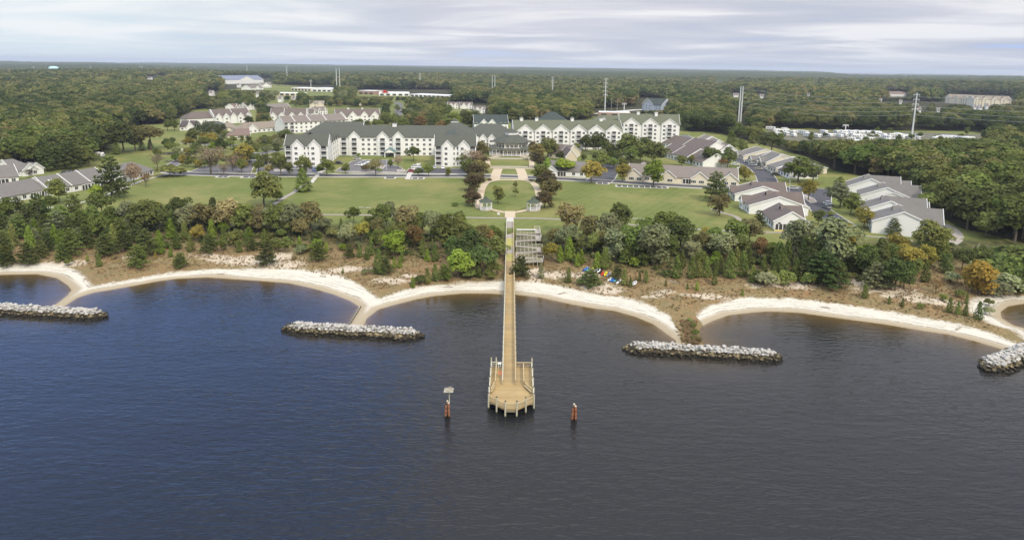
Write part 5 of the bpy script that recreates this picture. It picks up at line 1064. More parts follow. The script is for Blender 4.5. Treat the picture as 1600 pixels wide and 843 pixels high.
def gable_units(name, label, units, wall, roof, depth_px=None, eave=3.1, group=None, cat='cottage', win=WINT, dormers=True, roof2=None, wing_=None):
    """a staggered row of units whose gable ends face the water.
       unit: eave-left px, apex px, (eave-right px or None), ridge length in m, eave height, ridge height"""
    e = None
    u0 = units[0]; A_ = P(*u0[0], 6.4 + u0[4]); C_ = P(*u0[1], 6.4 + u0[5])
    org = (A_[0], A_[1]); z0 = Z(*org); B = Bld(name, label, cat, (org[0], org[1], z0), 0, wall, roof, group)
    for i, (l, apx, dr, ln, eh, rh, ang) in enumerate(units):
        A_ = P(*l, z0 + eh); C_ = P(*apx, z0 + rh); a = math.radians(ang); hw = (C_[0] - A_[0]) * math.cos(a) + (C_[1] - A_[1]) * math.sin(a); hw = abs(hw)
        M = Matrix.Translation((A_[0] - org[0], A_[1] - org[1], 0)) @ Matrix.Rotation(a, 4, 'Z'); S = Bld.__new__(Bld); S.W, S.R, S.T, S.sink = MB(), MB(), MB(), 1.0
        S.gable(0, 2 * hw, 0, ln, eh, rh, 'y', ends=(1, 1), ov=.4)
        if wing_: S.gable(hw * .75, 2 * hw + wing_[0], wing_[1], wing_[1] + 9.5, eh, rh + .5, 'x', ends=(0, 1), ov=.35)
        if dr:   # small gable looking out of the left slope
            w = 3.0; yc = ln * dr; sl = (rh - eh) / hw; ha = eh + 2.2; xb = (ha - eh) / sl
            S.W.add([(-.8, yc - w, eh), (-.8, yc + w, eh), (-.8, yc, ha), (.2, yc - w, eh), (.2, yc + w, eh), (.2, yc, ha)], [(1, 0, 2), (0, 3, 5, 2), (4, 1, 2, 5)])
            S.W.box(-.8, .1, yc - w, yc + w, -1, eh)
            S.R.slab([(-1.2, yc - w - .4, eh - .2), (-1.2, yc, ha + .12), (xb, yc, ha + .12), (.1, yc - w - .4, eh - .2)][::-1], .2); S.R.slab([(-1.2, yc, ha + .12), (-1.2, yc + w + .4, eh - .2), (.1, yc + w + .4, eh - .2), (xb, yc, ha + .12)][::-1], .2)
            for sg in (-1, 1): S.T.bar((-1.22, yc + sg * (w + .4), eh - .22), (-1.22, yc, ha + .1), .12, .3)
        for src, dst in ((S.W, B.W), (S.R, B.R), (S.T, B.T)): dst.add(src.v, src.f, 0, M)
        def wp(me, x, y, z, rz):
            v = M @ Vector((x, y, z)); o = inst('window', me, B.e, v, (0, 0, a + rz)); B.nwin += 1
        for yy in np.arange(2.0, ln - 1, 3.3):
            if not (dr and abs(yy - ln * dr) < 3.2): wp(WIN, -.03, float(yy), .8, -math.pi / 2)
        if dr: wp(WIN, -.83, ln * dr, .8, -math.pi / 2)
        if i == 0 and win:
            for fx_ in (.16, .36, .52, .84): wp(win if fx_ != .16 else WINL, 2 * hw * fx_, -.03, .8, 0)
    return B
B = gable_units('cottage_row', 'staggered white cottages with dark brown roofs, left of the asphalt court', [
 ((1209.3,345.2),(1239.5,332.0),.0,17,3.1,6.6,-6),((1171,321),(1211.5,303.0),.72,15,3.4,7.2,-6),((1148.7,303),(1187.0,287.5),.6,14,3.2,6.8,-6)], W_WHITE, R_BROWN, wing_=(-.3, 4.5)); 
pm = MB(); pm.box(-2.0, 2.0, -.25, 0, 0, 2.5, 1); pm.box(-2.2, 2.2, -.4, -.22, -.5, .45, 2)
for q in (-2, -.7, .7, 2): pm.box(q - .12, q + .12, -.35, -.2, .4, 2.6, 0)
pm.build('porch', [W_TRIM, M_DARK, M_YEL], B.e, loc=(2.4, -.1, 0)); B.done()
u8 = []
for i, (l, ap, dr) in enumerate((((1376.2,350.8),(1418,340.5),0),((1363.6,345),(1414,333.0),0),((1357.8,330.4),(1402,323.5),0),((1348,327.5),(1392.7,315),0),((1355.9,311),(1397,302.5),0),((1344,305),(1388,295.5),0),((1335.5,294.5),(1376,287.5),0),((1325.8,290.7),(1362.7,281),0))):
    u8.append((l, ap, dr, 8.5 if i % 2 == 0 else 14, 3.2 if i % 2 == 0 else 4.4, 6.6 if i % 2 == 0 else 8.4, -22))
B = gable_units('cottage_row', 'staggered white cottage row with grey-brown roofs stepping away beside the right woods', u8, W_WHITE, R_GREY, win=None, wing_=(3.5, 4.0)); B.done()
B = gable_units('cottage_row', 'staggered cream cottages with taupe roofs along the curving drive', [
 ((1213,262.5),(1241.5,247.4),0,12,3.1,7.2,4),((1197,254),(1219,242),.5,14,3.1,7.4,4),((1183,251.4),(1208,237),.6,13,3.1,7.2,4),((1161.9,243.4),(1185,230),.6,14,3.1,7.2,4)], W_CREAM, R_GREY, win=None); B.done()
B = gable_units('cottage_row', 'white cottage half hidden by the round tree above the right-hand asphalt court', [((1234,270),(1256,258),0,13,3.1,7.0,4)], W_WHITE, R_DARK); B.done()
B = gable_units('cottage_row', 'small white cottages with taupe roofs at the top of the curving drive', [((1126,235),(1141,226),.5,12,3.1,7.0,6),((1108,228),(1125,219),.5,13,3.1,7.2,6),((1094,222),(1112,213),.5,13,3.1,7.2,6)], W_WHITE, R_TAUPE, win=None); B.done()
B, L = ridge_cottage('taupe-roofed cottages behind the beige gable, right of the lodge garden', (856, 246), (884, 249), 3.2, 4.6, 18, R_BROWN, W_CREAM, nseg=1, ends=(1, 1)); B.done()
B = gable_units('cottage_row', 'cottage with a broad beige gable end and brown roof, right of the lodge garden', [((884,245),(897,236),0,17,3.2,7.4,8)], W_BEIGE, R_BROWN, win=None); B.done()
B, L = ridge_cottage('taupe stepped roofs of the cottages directly under the tallest white apartment block', (1030, 243), (1098, 262), 3.2, 4.6, 17, R_BROWN, W_WHITE, nseg=3, rise=.8); B.done()
B, L = ridge_cottage('rear cottage range with brown stepped roofs under the tallest white apartment block', (1036, 228), (1102, 243), 3.2, 4.8, 17, R_BROWN, W_WHITE, nseg=2, rise=.8); B.done()
B = gable_units('cottage_row', 'brown-roofed cottage glimpsed between trees in front of the six-gabled block', [((950,237),(966,226),0,13,3.0,6.8,5)], W_WHITE, R_BROWN, win=None); B.done()
B, L = ridge_cottage('long cream cottage row with a taupe roof and four gables beside the main road', (981, 282), (1152, 291), 3.1, 4.6, 15, R_TAUPE, W_CREAM, nseg=1, ends=(1, 1), gabs=(.055, .37, .66, .93), gw=8.2, patios=(.28, .55), me=WINT); B.cupola(L * .13, 10, 7.0, 2.0, 1.4, R_TAUPE); B.done()
B, L = ridge_cottage('short white cottage with grey-taupe roof behind the lime tree, right of the avenue', (853, 274), (915, 277), 3.0, 4.2, 13, R_GREY, W_WHITE, nseg=1, gabs=(.15,), gw=6, patios=(.4,)); B.done()
B, L = ridge_cottage('white cottage at the far left with a grey roof and paired gables', (-20, 290), (30, 285), 3.1, 4.6, 14, R_GREY, W_WHITE, nseg=1, patios=(.5,)); B.done()
B, L = ridge_cottage('white double-gabled cottage at the far left beside the woods', (22, 277), (58, 272), 3.1, 4.8, 15, R_GREY, W_WHITE, nseg=1, ends=(1, 2), gabs=(.62, .9), gw=7); B.done()
# ---- distant buildings
def far(nm, label, a, b, depth, eh, rh, wall, roof, cat='building', gabs=(), ends=(1, 1), hip=6, gw=8, wins=True, st=None): B, L = simple_bld(nm, label, a, b, 0, depth, eh, rh, wall, roof, ends=ends, hip=hip, gabs=gabs, wins=wins, cat=cat, gw=gw, storeys=st); return B, L
B, L = far('warehouse', 'long white building with a pale blue metal roof on the wooded left skyline', (352, 132), (412, 131), 40, 10, 9, W_WHITE, R_METAL, gabs=(.55,), gw=40, st=1); B.done()
for a, b, lb in (((392, 142), (412, 141), 'lower white annexe under the blue-roofed building'), ((408, 137), (424, 137), 'small white block right of the blue-roofed building')):
    B, L = far('outbuilding', lb, a, b, 20, 5, 5, W_WHITE, R_TAUPE, gabs=(.5,), gw=12, st=1); B.done()
def flat_store(label, a, b, depth, h, wall=W_WHITE, sign=None, nm='store', deck=None):
    A_, B_ = G(*a), G(*b); an, L = frame2(A_, B_); e = empty(nm, (A_[0], A_[1], A_[2]), an); tag(e, label, 'store')
    mb = MB(); mb.box(0, L, 0, depth, -2, h); mb.build('wall', wall, e); mb = MB(); mb.box(.6, L - .6, .6, depth - .6, h + .01, h + .3); mb.build('roof', deck or W_TRIM, e)
    mb = MB(); k = max(2, int(L / 9))
    for i in range(k): x = L * (i + .5) / k; mb.box(x - 3, x + 3, -.1, -.02, .2, 3.2)
    mb.build('shopfront', M_GLASS, e)
    if sign:
        mb = MB(); u, w_, hh = sign; mb.add([(L*u - w_, -.8, h), (L*u + w_, -.8, h), (L*u, -.8, h + hh), (L*u - w_, 6, h), (L*u + w_, 6, h), (L*u, 6, h + hh)], [(0, 1, 2), (3, 5, 4), (0, 2, 5, 3), (1, 4, 5, 2), (0, 3, 4, 1)]); mb.build('entrance_gable', W_RED, e)
    return e
flat_store('white flat-roofed shopping block with a red entrance gable in the distance', (592, 149.5), (640, 150), 40, 5, sign=(.2, 6, 4.5))
flat_store('long low white retail strip stretching right of the red-gabled shops', (641, 151), (702, 154), 30, 4.2, W_WHITE); flat_store('low brick shop left of the red-gabled shopping block', (560, 147), (584, 148), 30, 6, W_BRICK)
flat_store('pale flat-roofed store left of the twin poles', (488, 143), (518, 144), 40, 6, W_WHITE); flat_store('cream store beside the grey parking deck on the left', (455, 141), (486, 143), 30, 5, W_CREAM); flat_store('long grey canopy roof behind the town trees on the left', (428, 149), (470, 150), 26, 4, W_CREAM)
flat_store('long low red-brown shop row behind the tallest apartment block', (935, 182), (985, 183), 22, 4.5, W_BRICK)
B, L = far('office_building', 'blue-grey gabled three-storey house standing alone in the woods behind the complex', (1003, 174), (1033, 176), 24, 9, 7, W_BLUE, R_BLUE, gabs=(.35,), gw=13); B.done()
B, L = far('apartment_building', 'long pale three-storey apartment building far off at the upper right', (1476, 161), (1528, 164), 22, 9.5, 5, W_CREAM, R_TAN, gabs=(.1, .35, .62, .88), gw=9); B.done()
B, L = far('apartment_building', 'second pale apartment range at the upper right, its right end nearest the picture edge', (1521, 166), (1579, 167), 22, 10.5, 5, W_CREAM, R_TAN, gabs=(.08, .3, .55, .8), gw=9); B.done()
B, L = far('store', 'low pinkish building in the woods left of the tall right pole', (1389, 151), (1418, 151), 25, 6, 4, W_WHITE, R_RUST, ends=(2, 2)); B.done()
fh = [(329,150,7,'beside the red house above the left woods'),(233,126,8,'in a clearing high in the left woods'),(1523,173,6,'left of the group below the far right apartments'),(1532,174,6,'in the middle of the group below the far right apartments'),(1542,171,5,'right of the group below the far right apartments'),(1436,178,7,'just right of the tall right pole'),(1466,179,5,'left of a bare slope right of the tall pole'),(1407,165,5,'left of the tall right pole among trees'),
      (1123,131,5,'just left above the twin white poles'),(1138,128,5,'high on the wooded slope above the twin white poles'),(1190,155,7,'right of the twin white poles in the trees'),(1150,153,10,'directly behind the twin white poles'),(1275,130,6,'alone high in the right woods'),(1262,152,4,'at the left end of the power lines'),(1375,162,4,'under the power lines'),(1183,128,4,'near the skyline right of the twin poles'),(1131,152,5,'left foot of the twin poles'),(372,137,5,'under the blue-roofed building'),(1570,140,4,'near the skyline at the far right'),(1467,130,4,'near the skyline above the right pole'),
      (580,128,4,'in the woods above the shops'),(603,126,4,'in the far woods above the red gable'),(760,131,3,'behind the two thin poles'),(883,163,4,'in the woods behind the six-gabled block'),(437,160,8,'beside the yellow clearing on the left'),(458,160,6,'between the town trees on the left'),(402,152,5,'with an orange tree beside it on the left')]
for x, y, w, lb in fh:
    B, L = far('house', 'tiny white house ' + lb, (x - w * .36, y), (x + w * .36, y + .1), 8, 5.5, 3, W_WHITE, R_TAUPE, cat='house', wins=False); B.sink = 2; B.done()
# ------------------------------------------------------------------ breakwaters
t = NT('breakwater_stone'); sz = t.n.new('ShaderNodeSeparateXYZ'); t.l.new(t.pos(), sz.inputs[0]); oi = t.n.new('ShaderNodeObjectInfo')
nn = t.noise(.9, 4, .65); cellv = t.n.new('ShaderNodeTexVoronoi'); cellv.inputs['Scale'].default_value = .55; t.l.new(t.pos(), cellv.inputs[0])
lt = t.mix(nn, (.27, .255, .23), (.60, .57, .52)); lt = t.mix(t.math('MULTIPLY', cellv.outputs['Distance'], .35), lt, (.40, .37, .32))
wetf = t.ramp(t.math('ADD', t.math('MULTIPLY', sz.outputs[2], .5), t.math('MULTIPLY', t.math('SUBTRACT', nn, .5), .5)), [(.54, 1), (.68, 0)])
mid = t.mix(t.ramp(nn, [(.5, 0), (.62, 1)]), (.055, .045, .028), (.30, .24, .13))
lowf = t.ramp(sz.outputs[2], [(.30, 1), (.70, 0)]); wc = t.mix(lowf, mid, (.018, .016, .012))
t.bsdf(t.mix(wetf, lt, wc), .85, .2, t.bump(t.noise(2.5, 3), .5, .1)); M_STONE = t.m
def rock_mesh(seed):
    r = random.Random(seed); bm = bmesh.new()
    for i in range(15):
        v = Vector((r.gauss(0, 1), r.gauss(0, 1), r.gauss(0, 1))).normalized(); bm.verts.new(Vector((v.x * .62, v.y * .46, v.z * .38)) * r.uniform(.85, 1.1))
    bmesh.ops.convex_hull(bm, input=bm.verts[:]); me = bpy.data.meshes.new('stone'); bm.to_mesh(me); bm.free(); me.materials.append(M_STONE); return me
ROCKS = [rock_mesh(i) for i in range(8)]
def breakwater(a, b, label, hw=3.0, hh=1.75, ext=0):
    A_ = Vector((*P(*a, 0), 0)); B_ = Vector((*P(*b, 0), 0)); d_ = (B_ - A_); L = d_.length; d_.normalize(); n_ = Vector((-d_.y, d_.x, 0)); r = random.Random(int(L * 10))
    e = empty('breakwater', A_, math.atan2(d_.y, d_.x)); tag(e, label, 'breakwater')
    core = MB(); N = 40
    sec = [(-hw + .3, -.6), (-hw + .5, -.1), (-.9, hh - .45), (.9, hh - .45), (hw - .5, -.1), (hw - .3, -.6)]
    vs = []
    for i in range(N + 1):
        u = L * i / N; k = min(1, math.sqrt(max(.02, min(u, L - u) / hw * .9 + .02)));
        vs += [(u, s * k, z if z < 0 else z * k) for s, z in sec]
    m = len(sec); core.add(vs, [(i*m + j, (i+1)*m + j, (i+1)*m + j + 1, i*m + j + 1) for i in range(N) for j in range(m - 1)] + [tuple(range(m)), tuple(range(N*m + m - 1, N*m - 1, -1))]); core.build('core', M_STONE, e)
    items = []; u = .1
    while u < L:
        k = min(1, math.sqrt(max(.02, min(u, L - u) / hw * .9 + .02)))
        for s in np.arange(-hw, hw + .01, .74):
            s2 = (s + r.uniform(-.2, .2)) * k; z = max(-.05, (hh - .15) * min(1, (hw - abs(s2) / max(k, .3)) / (hw - 1.1))) * (k if k < 1 else 1)
            items.append((u + r.uniform(-.3, .3), s2, z + r.uniform(-.22, .2), r.choice((r.uniform(.45, .8), r.uniform(.7, 1.25)))))
        u += .78
    r.shuffle(items); items.sort(key=lambda q: q[1] > 1.5)   # the water-facing side shows largest
    fill = MB()
    for i, (u, s, z, sc) in enumerate(items):
        me = ROCKS[r.randrange(8)]; rot = (r.uniform(-.5, .5), r.uniform(-.5, .5), r.uniform(0, 6.28))
        if i < 100: inst('stone', me, e, (u, s, z), rot, (sc,) * 3)
        else: fill.add([v.co for v in me.vertices], [tuple(p.vertices) for p in me.polygons], 0, Matrix.Translation((u, s, z)) @ Matrix.Rotation(rot[2], 4, 'Z') @ Matrix.Rotation(rot[0], 4, 'X') @ Matrix.Scale(sc, 4))
    tag(fill.build('stones', M_STONE, e), kind='stuff'); return e
breakwater((-60, 483), (165, 495.5), 'breakwater of pale stones at the far left, cut by the picture edge')
breakwater((443, 514), (660, 526.5), 'breakwater of pale stones off the sand spit left of the pier')
breakwater((975, 545), (1222, 560), 'breakwater of grey stones off the grassy spit right of the pier')
breakwater((1538, 579), (1640, 538), 'breakwater of stones angled into the picture at the far right edge', 3.3, 2.0)
# ------------------------------------------------------------------ pier
t = NT('deck_boards'); wv_ = t.n.new('ShaderNodeTexWave'); wv_.bands_direction = 'Y'; wv_.inputs['Scale'].default_value = 1.05; t.l.new(t.pos(), wv_.inputs[0])
sx_ = t.n.new('ShaderNodeSeparateXYZ'); t.l.new(t.pos(), sx_.inputs[0])
board = t.n.new('ShaderNodeTexWhiteNoise'); board.noise_dimensions = '1D'; t.l.new(t.math('FLOOR', t.math('MULTIPLY', sx_.outputs[1], 3.4)), board.inputs['W'])
c = t.mix(board.outputs[0], (.34, .225, .09), (.50, .35, .155)); c = t.mix(t.math('MULTIPLY', t.noise(.5, 4), .5), c, (.38, .29, .15)); c = t.mix(t.ramp(t.noise(.16, 5, .7), [(.42, .0), (.66, .7)]), c, (.27, .205, .12)); c = t.mix(t.ramp(wv_.outputs[1], [(.0, .35), (.12, 0)]), c, (.10, .07, .04)); t.bsdf(c, .8, .2); M_DECK = t.m
M_POST = simple('pale_timber', (.50, .47, .36), .8, .2, 2); M_GREYW = simple('weathered_timber', (.34, .30, .255), .85, .25, 1.5); M_CAP = simple('black_cap', (.015, .015, .015), .5); M_TIMB = simple('timber_rail', (.46, .36, .20), .8, .2, 2)
M_OLIVE = simple('mossy_timber', (.40, .36, .12), .85, .2, 1.5)
t = NT('piling_timber'); sz = t.n.new('ShaderNodeSeparateXYZ'); t.l.new(t.pos(), sz.inputs[0]); t.bsdf(t.mix(t.ramp(sz.outputs[2], [(.25, 1), (.6, 0)]), t.mix(t.noise(2, 3), (.42, .38, .27), (.58, .54, .40)), (.03, .026, .018)), .85, .2); M_PILE = t.m
pier = empty('pier', (0, 116, 0)); tag(pier, 'long wooden fishing pier with a polygonal end platform and rails', 'pier')
pier_inv = Matrix.Translation((0, -116, 0))
class LB(MB):
    def fin(s, nm, m): s.v = [(x, y - 116, z) for x, y, z in s.v]; return s.build(nm, m, pier)
cxp = lambda y: -0.12 + (y - 125) * (-0.004)
def dz(y): return float(np.interp(y, [100, 176, 201, 208, 242, 250], [1.6, 1.6, 2.9, 3.5, 6.15, 6.25]))
PW = 1.28
def deckseg(y0, y1, nm, mat, th=.22):
    mb = LB(); k = max(1, int((y1 - y0) / 3))
    for i in range(k):
        a, b = y0 + (y1 - y0) * i / k, y0 + (y1 - y0) * (i + 1) / k; za, zb = dz(a), dz(b)
        mb.add([(cxp(a) - PW, a, za), (cxp(a) + PW, a, za), (cxp(b) + PW, b, zb), (cxp(b) - PW, b, zb), (cxp(a) - PW, a, za - th), (cxp(a) + PW, a, za - th), (cxp(b) + PW, b, zb - th), (cxp(b) - PW, b, zb - th)],
               [(0, 1, 2, 3), (7, 6, 5, 4), (0, 3, 7, 4), (1, 5, 6, 2)] + ([(0, 4, 5, 1)] if i == 0 else []) + ([(3, 2, 6, 7)] if i == k - 1 else []))
    return mb.fin(nm, mat)
fl_, fr_ = P(789.6, 639, 1.6), P(807.5, 639, 1.6); c1, c2 = P(776, 632.5, 1.6), P(821.5, 633, 1.6); e1, e2 = P(763.9, 626, 1.6), P(833.8, 627, 1.6); b1, b2 = P(765, 572.5, 1.6), P(832.3, 572.5, 1.6)
yb = b1[1]; xl = e1[0]; xr = e2[0]
outline = [fl_, fr_, c2, (xr, e2[1]), (xr, yb), (xl, yb), (xl, e1[1]), c1]
mb = LB(); mb.prism(outline, 1.36, 1.6); mb.fin('platform_deck', M_DECK)
deckseg(yb + .01, 196, 'deck', M_DECK)
for i, (a, b, m) in enumerate(((196, 204, M_DECK), (204, 210, M_OLIVE), (210, 216.5, M_GREYW), (216.5, 225, M_OLIVE), (225, 229.5, M_GREYW), (229.5, 234.5, M_DECK), (234.5, 243.5, M_GREYW))): deckseg(a + .01, b, 'deck_section', m)
mb = LB(); mb.prism([(xl - .1, fl_[1] + 3), (xr + .1, fl_[1] + 3), (xr + .1, yb), (xl - .1, yb)], .95, 1.34); 
for yy in (fl_[1] + .5,): mb.bar((fl_[0], yy, 1.1), (fr_[0], yy, 1.1), .3, .4)
mb.fin('platform_frame', M_PILE)
def piling(x, y, z1, r=.17, cap=True, zb=-3):
    o = MB(); o.tube((0, 0, zb), (0, 0, z1), r, r * .92, 10); p = o.build('piling', M_PILE, pier, loc=(x, y - 116, 0))
    if cap: o = MB(); o.tube((0, 0, 0), (0, 0, .12), r * 1.05, r * .5, 10); o.build('cap', M_CAP, p, loc=(0, 0, z1))
ring = [fl_, fr_, c2, (xr + .05, e2[1]), (xl - .05, e1[1]), c1]
for p_ in ring: piling(p_[0], p_[1] - .12, 3.25)
for yy in np.linspace(e1[1] + 3.2, yb - 3, 3): piling(xl - .1, float(yy), 2.95); piling(xr + .1, float(yy), 2.95)
for x_p in (xl - .05, xl + .95, xr + .05): piling(x_p, yb + .1, 3.7, .15)
y = yb + 3.0
while y < 206:
    g0 = Z(cxp(y), y); zb = min(-1, g0 - .5) if y < 188 else g0 - .5
    for s in (-1, 1): piling(cxp(y) + s * (PW + .12), y, dz(y) + 1.05, .12, True, zb)
    y += 2.95
# railings
def rail_run(nm, pts, posts=True, z=None, m=M_TIMB, hgt=1.05, pick=False, gap=1.6):
    mb = LB()
    for a, b in zip(pts[:-1], pts[1:]):
        za, zb = (dz(a[1]), dz(b[1])) if z is None else (z, z); L = math.dist(a, b)
        for hh_, w_, t_ in ((hgt, .20, .06), (hgt - .12, .05, .14), (hgt * .52, .05, .14), (.18, .05, .14)): mb.bar((a[0], a[1], za + hh_), (b[0], b[1], zb + hh_), w_, t_)
        k = max(1, round(L / gap))
        for i in range(k + 1): u = i / k; x, yv, zz = a[0] + (b[0] - a[0]) * u, a[1] + (b[1] - a[1]) * u, za + (zb - za) * u; mb.box(x - .06, x + .06, yv - .06, yv + .06, zz, zz + hgt - .02)
    return mb.fin(nm, m)
front = [(xl, e1[1]), c1, fl_, fr_, c2, (xr, e2[1])]
rail_run('platform_railing', front, z=1.6); rail_run('platform_railing', [(xl, e1[1]), (xl, yb)], z=1.6, m=M_POST); rail_run('platform_railing', [(xr, e2[1]), (xr, yb)], z=1.6, m=M_POST)
rail_run('platform_railing', [(xl, yb), (-PW - .1, yb)], z=1.6, m=M_POST); rail_run('platform_railing', [(PW - .1, yb), (xr, yb)], z=1.6)
yi = P(797, 601, 1.6)[1]
for s in (-1, 1):
    pp = [(cxp(q) + s * (PW - .02), q) for q in np.linspace(yi, 243.5, 30)]; rail_run('walkway_railing', pp, m=M_POST if s < 0 else M_TIMB, hgt=1.05, gap=2.9)
    xi = -2.75 if s < 0 else 2.75; rail_run('inner_railing', [(xi, yi - .3), (xi, yb - .4)], z=1.6)
    b_a, b_b = ((-2.9, yi - .4), (xl + .3, yi - 3.2)) if s < 0 else ((2.9, yi - .4), (xr - .3, yi - 3.2)); rail_run('bench_rail', [b_a, b_b], z=1.6, hgt=.85)
    mb = LB(); mb.bar((b_a[0], b_a[1] - .45, 2.03), (b_b[0], b_b[1] - .45, 2.03), .42, .06); mb.fin('bench_seat', M_TIMB)
mb = LB(); mb.box(xl + 1.3, -PW - .5, yb - .7, yb - .2, 2.5, 2.56); mb.box(xl + 1.4, xl + 1.5, yb - .5, yb - .4, 1.6, 2.5); mb.box(-PW - .7, -PW - .6, yb - .5, yb - .4, 1.6, 2.5); mb.fin('fish_cleaning_table', W_WHITE)
e = empty('life_ring', (xl + 1.9, yi + 3.1, 1.62)); tag(e, 'orange life ring on its post, left side of the pier platform', 'life ring')
mb = MB(); mb.box(-.05, .05, 0, .1, 0, 1.3); mb.build('post', M_POST, e); mb = MB()
for i in range(12):
    a0, a1 = i * math.pi / 6, (i + 1) * math.pi / 6; mb.tube((.3 * math.cos(a0), -.08, 1.0 + .3 * math.sin(a0)), (.3 * math.cos(a1), -.08, 1.0 + .3 * math.sin(a1)), .07, .07, 6, cap=False)
mb.build('ring', simple('orange_ring', (.8, .13, .03), .5), e)
# two timber dolphins off the pier end, one carrying a nest platform
t = NT('dolphin_timber'); sz = t.n.new('ShaderNodeSeparateXYZ'); t.l.new(t.pos(), sz.inputs[0]); t.bsdf(t.mix(t.ramp(sz.outputs[2], [(.3, 1), (.7, 0)]), t.mix(t.ramp(t.noise(2, 4), [(.4, 0), (.6, 1)]), (.34, .10, .045), (.30, .17, .10)), (.02, .018, .012)), .85, .2); M_DOL = t.m
def dolphin(loc, label, nest):
    e = empty('mooring_pile', (*loc, 0)); tag(e, label, 'mooring pile')
    for i, (a, b, h) in enumerate(((-.28, -.15, 2.6), (.28, -.15, 2.9), (0, .3, 3.1))):
        mb = MB(); mb.tube((a * 1.5, b * 1.5, -3), (a * .8, b * .8, h), .24, .2, 9); p = mb.build('pile', M_DOL, e); mb = MB(); mb.tube((a * .8, b * .8, h), (a * .8, b * .8, h + .15), .22, .1, 9); mb.build('cap', M_POST if i else M_CAP, p)
    mb = MB()
    for z in (1.1, 2.0):
        for i in range(10): a0, a1 = i * math.pi / 5, (i + 1) * math.pi / 5; mb.tube((.56 * math.cos(a0), .05 + .5 * math.sin(a0), z), (.56 * math.cos(a1), .05 + .5 * math.sin(a1), z), .045, .045, 5, cap=False)
    mb.build('band', M_CAP, e)
    if nest:
        mb = MB(); mb.tube((.35, .1, 1.5), (.35, .1, 5.2), .09, .08, 8); mb.build('nest_pole', M_POST, e); mb = MB(); mb.box(-.55, 1.1, -.65, .85, 5.2, 5.3); mb.build('nest_platform', M_POST, e)
        mb = MB(); r = random.Random(3)
        for i in range(90): th = r.uniform(0, 6.28); q = r.uniform(.3, .85); a = Vector((.28 + q * math.cos(th), .1 + q * math.sin(th), 5.32 + r.uniform(0, .28))); d_ = Vector((-math.sin(th), math.cos(th), r.uniform(-.25, .25))) * r.uniform(.3, .55); mb.tube(a - d_ * .5, a + d_ * .5, .02, .015, 4)
        mb.build('nest', simple('sticks', (.40, .34, .28), .9, .3), e)
dolphin(P(699, 652, 0), 'rusty timber mooring pile carrying an osprey nest platform, left of the pier end', True)
dolphin(P(896.5, 657, 0), 'rusty timber mooring pile cluster right of the pier end', False)
# ------------------------------------------------------------------ zig-zag access ramp beside the pier
rp_ = empty('access_ramp', (1.6, 206, 2)); tag(rp_, 'weathered zig-zag timber access ramp right of the pier', 'ramp'); OFF = (-1.6, -206, -2)
def rloc(mb): mb.v = [(x + OFF[0], y + OFF[1], z + OFF[2]) for x, y, z in mb.v]; return mb
rows = [P(823, yy, zz)[1] for yy, zz in ((367, 5.8), (375.5, 5.4), (385, 5.0), (393.5, 4.5), (402, 4.0), (407.5, 3.6))]
zl = [6.1, 5.7, 5.2, 4.7, 4.2, 3.7, 3.2]; x0r, x1r = 1.7, 8.0
def ramp_lane(y, za, zb, w=1.5):
    mb = MB(); mb.add([(x0r, y - w/2, za), (x1r, y - w/2, zb), (x1r, y + w/2, zb), (x0r, y + w/2, za), (x0r, y - w/2, za - .25), (x1r, y - w/2, zb - .25), (x1r, y + w/2, zb - .25), (x0r, y + w/2, za - .25)], [(0, 1, 2, 3), (7, 6, 5, 4), (0, 4, 5, 1), (2, 6, 7, 3), (1, 5, 6, 2), (0, 3, 7, 4)]); rloc(mb).build('ramp_deck', M_GREYW, rp_)
    mb = MB()
    for s in (-1, 1):
        yy = y + s * w / 2
        for hh_, t_ in ((1.0, .10), (.55, .08)): mb.bar((x0r, yy, za + hh_), (x1r, yy, zb + hh_), .07, t_ * .7)
        for i in range(6): u = i / 5; x = x0r + (x1r - x0r) * u; zz = za + (zb - za) * u; mb.box(x - .045, x + .045, yy - .045, yy + .045, zz - 1.6 if s < 0 else zz - .2, zz + 1.08)
    rloc(mb).build('ramp_rail', M_POST, rp_)
for i, yy in enumerate(rows):
    a, b = (zl[i], zl[i + 1]) if i % 2 == 0 else (zl[i + 1], zl[i]); ramp_lane(yy, a, b)
for i in (0, 2, 4):
    y1_, y0_ = rows[i] + .9, rows[i + 1] - .9; z = zl[i + 1]; mb = MB(); mb.box(x1r + .01, x1r + 1.9, y0_, y1_, z - .25, z); rloc(mb).build('landing', M_GREYW, rp_)
    mb = MB(); 
    for a, b in (((x1r, y1_), (x1r + 1.9, y1_)), ((x1r + 1.9, y1_), (x1r + 1.9, y0_)), ((x1r + 1.9, y0_), (x1r + .05, y0_))):
        for hh_ in (1.0, .55): mb.bar((*a, z + hh_), (*b, z + hh_), .12, .1)
        for q in (a, b): mb.box(q[0] - .08, q[0] + .08, q[1] - .08, q[1] + .08, z - 2.2, z + 1.15)
    rloc(mb).build('landing_rail', M_POST, rp_)
for i in (1, 3):
    z = zl[i + 1]; mb = MB(); mb.box(x0r - .35, x0r - .01, rows[i + 1] - .75, rows[i] + .75, z - .25, z); rloc(mb).build('landing', M_GREYW, rp_)
yt = P(823, 358, 6.2)[1]; mb = MB(); mb.box(1.7, 8.6, yt - .35, yt + .35, 6.0, 6.14); rloc(mb).build('upper_walk', W_TRIM, rp_)
mb = MB(); mb.box(8.0, 9.9, rows[0] + 1.0, yt + 1.2, 5.9, 6.12); rloc(mb).build('landing', M_GREYW, rp_)
mb = MB()
for q in ((8.0, yt + 1.1), (9.8, yt + 1.1), (9.8, rows[0] + 1.1)): mb.box(q[0] - .08, q[0] + .08, q[1] - .08, q[1] + .08, 5.0, 7.2)
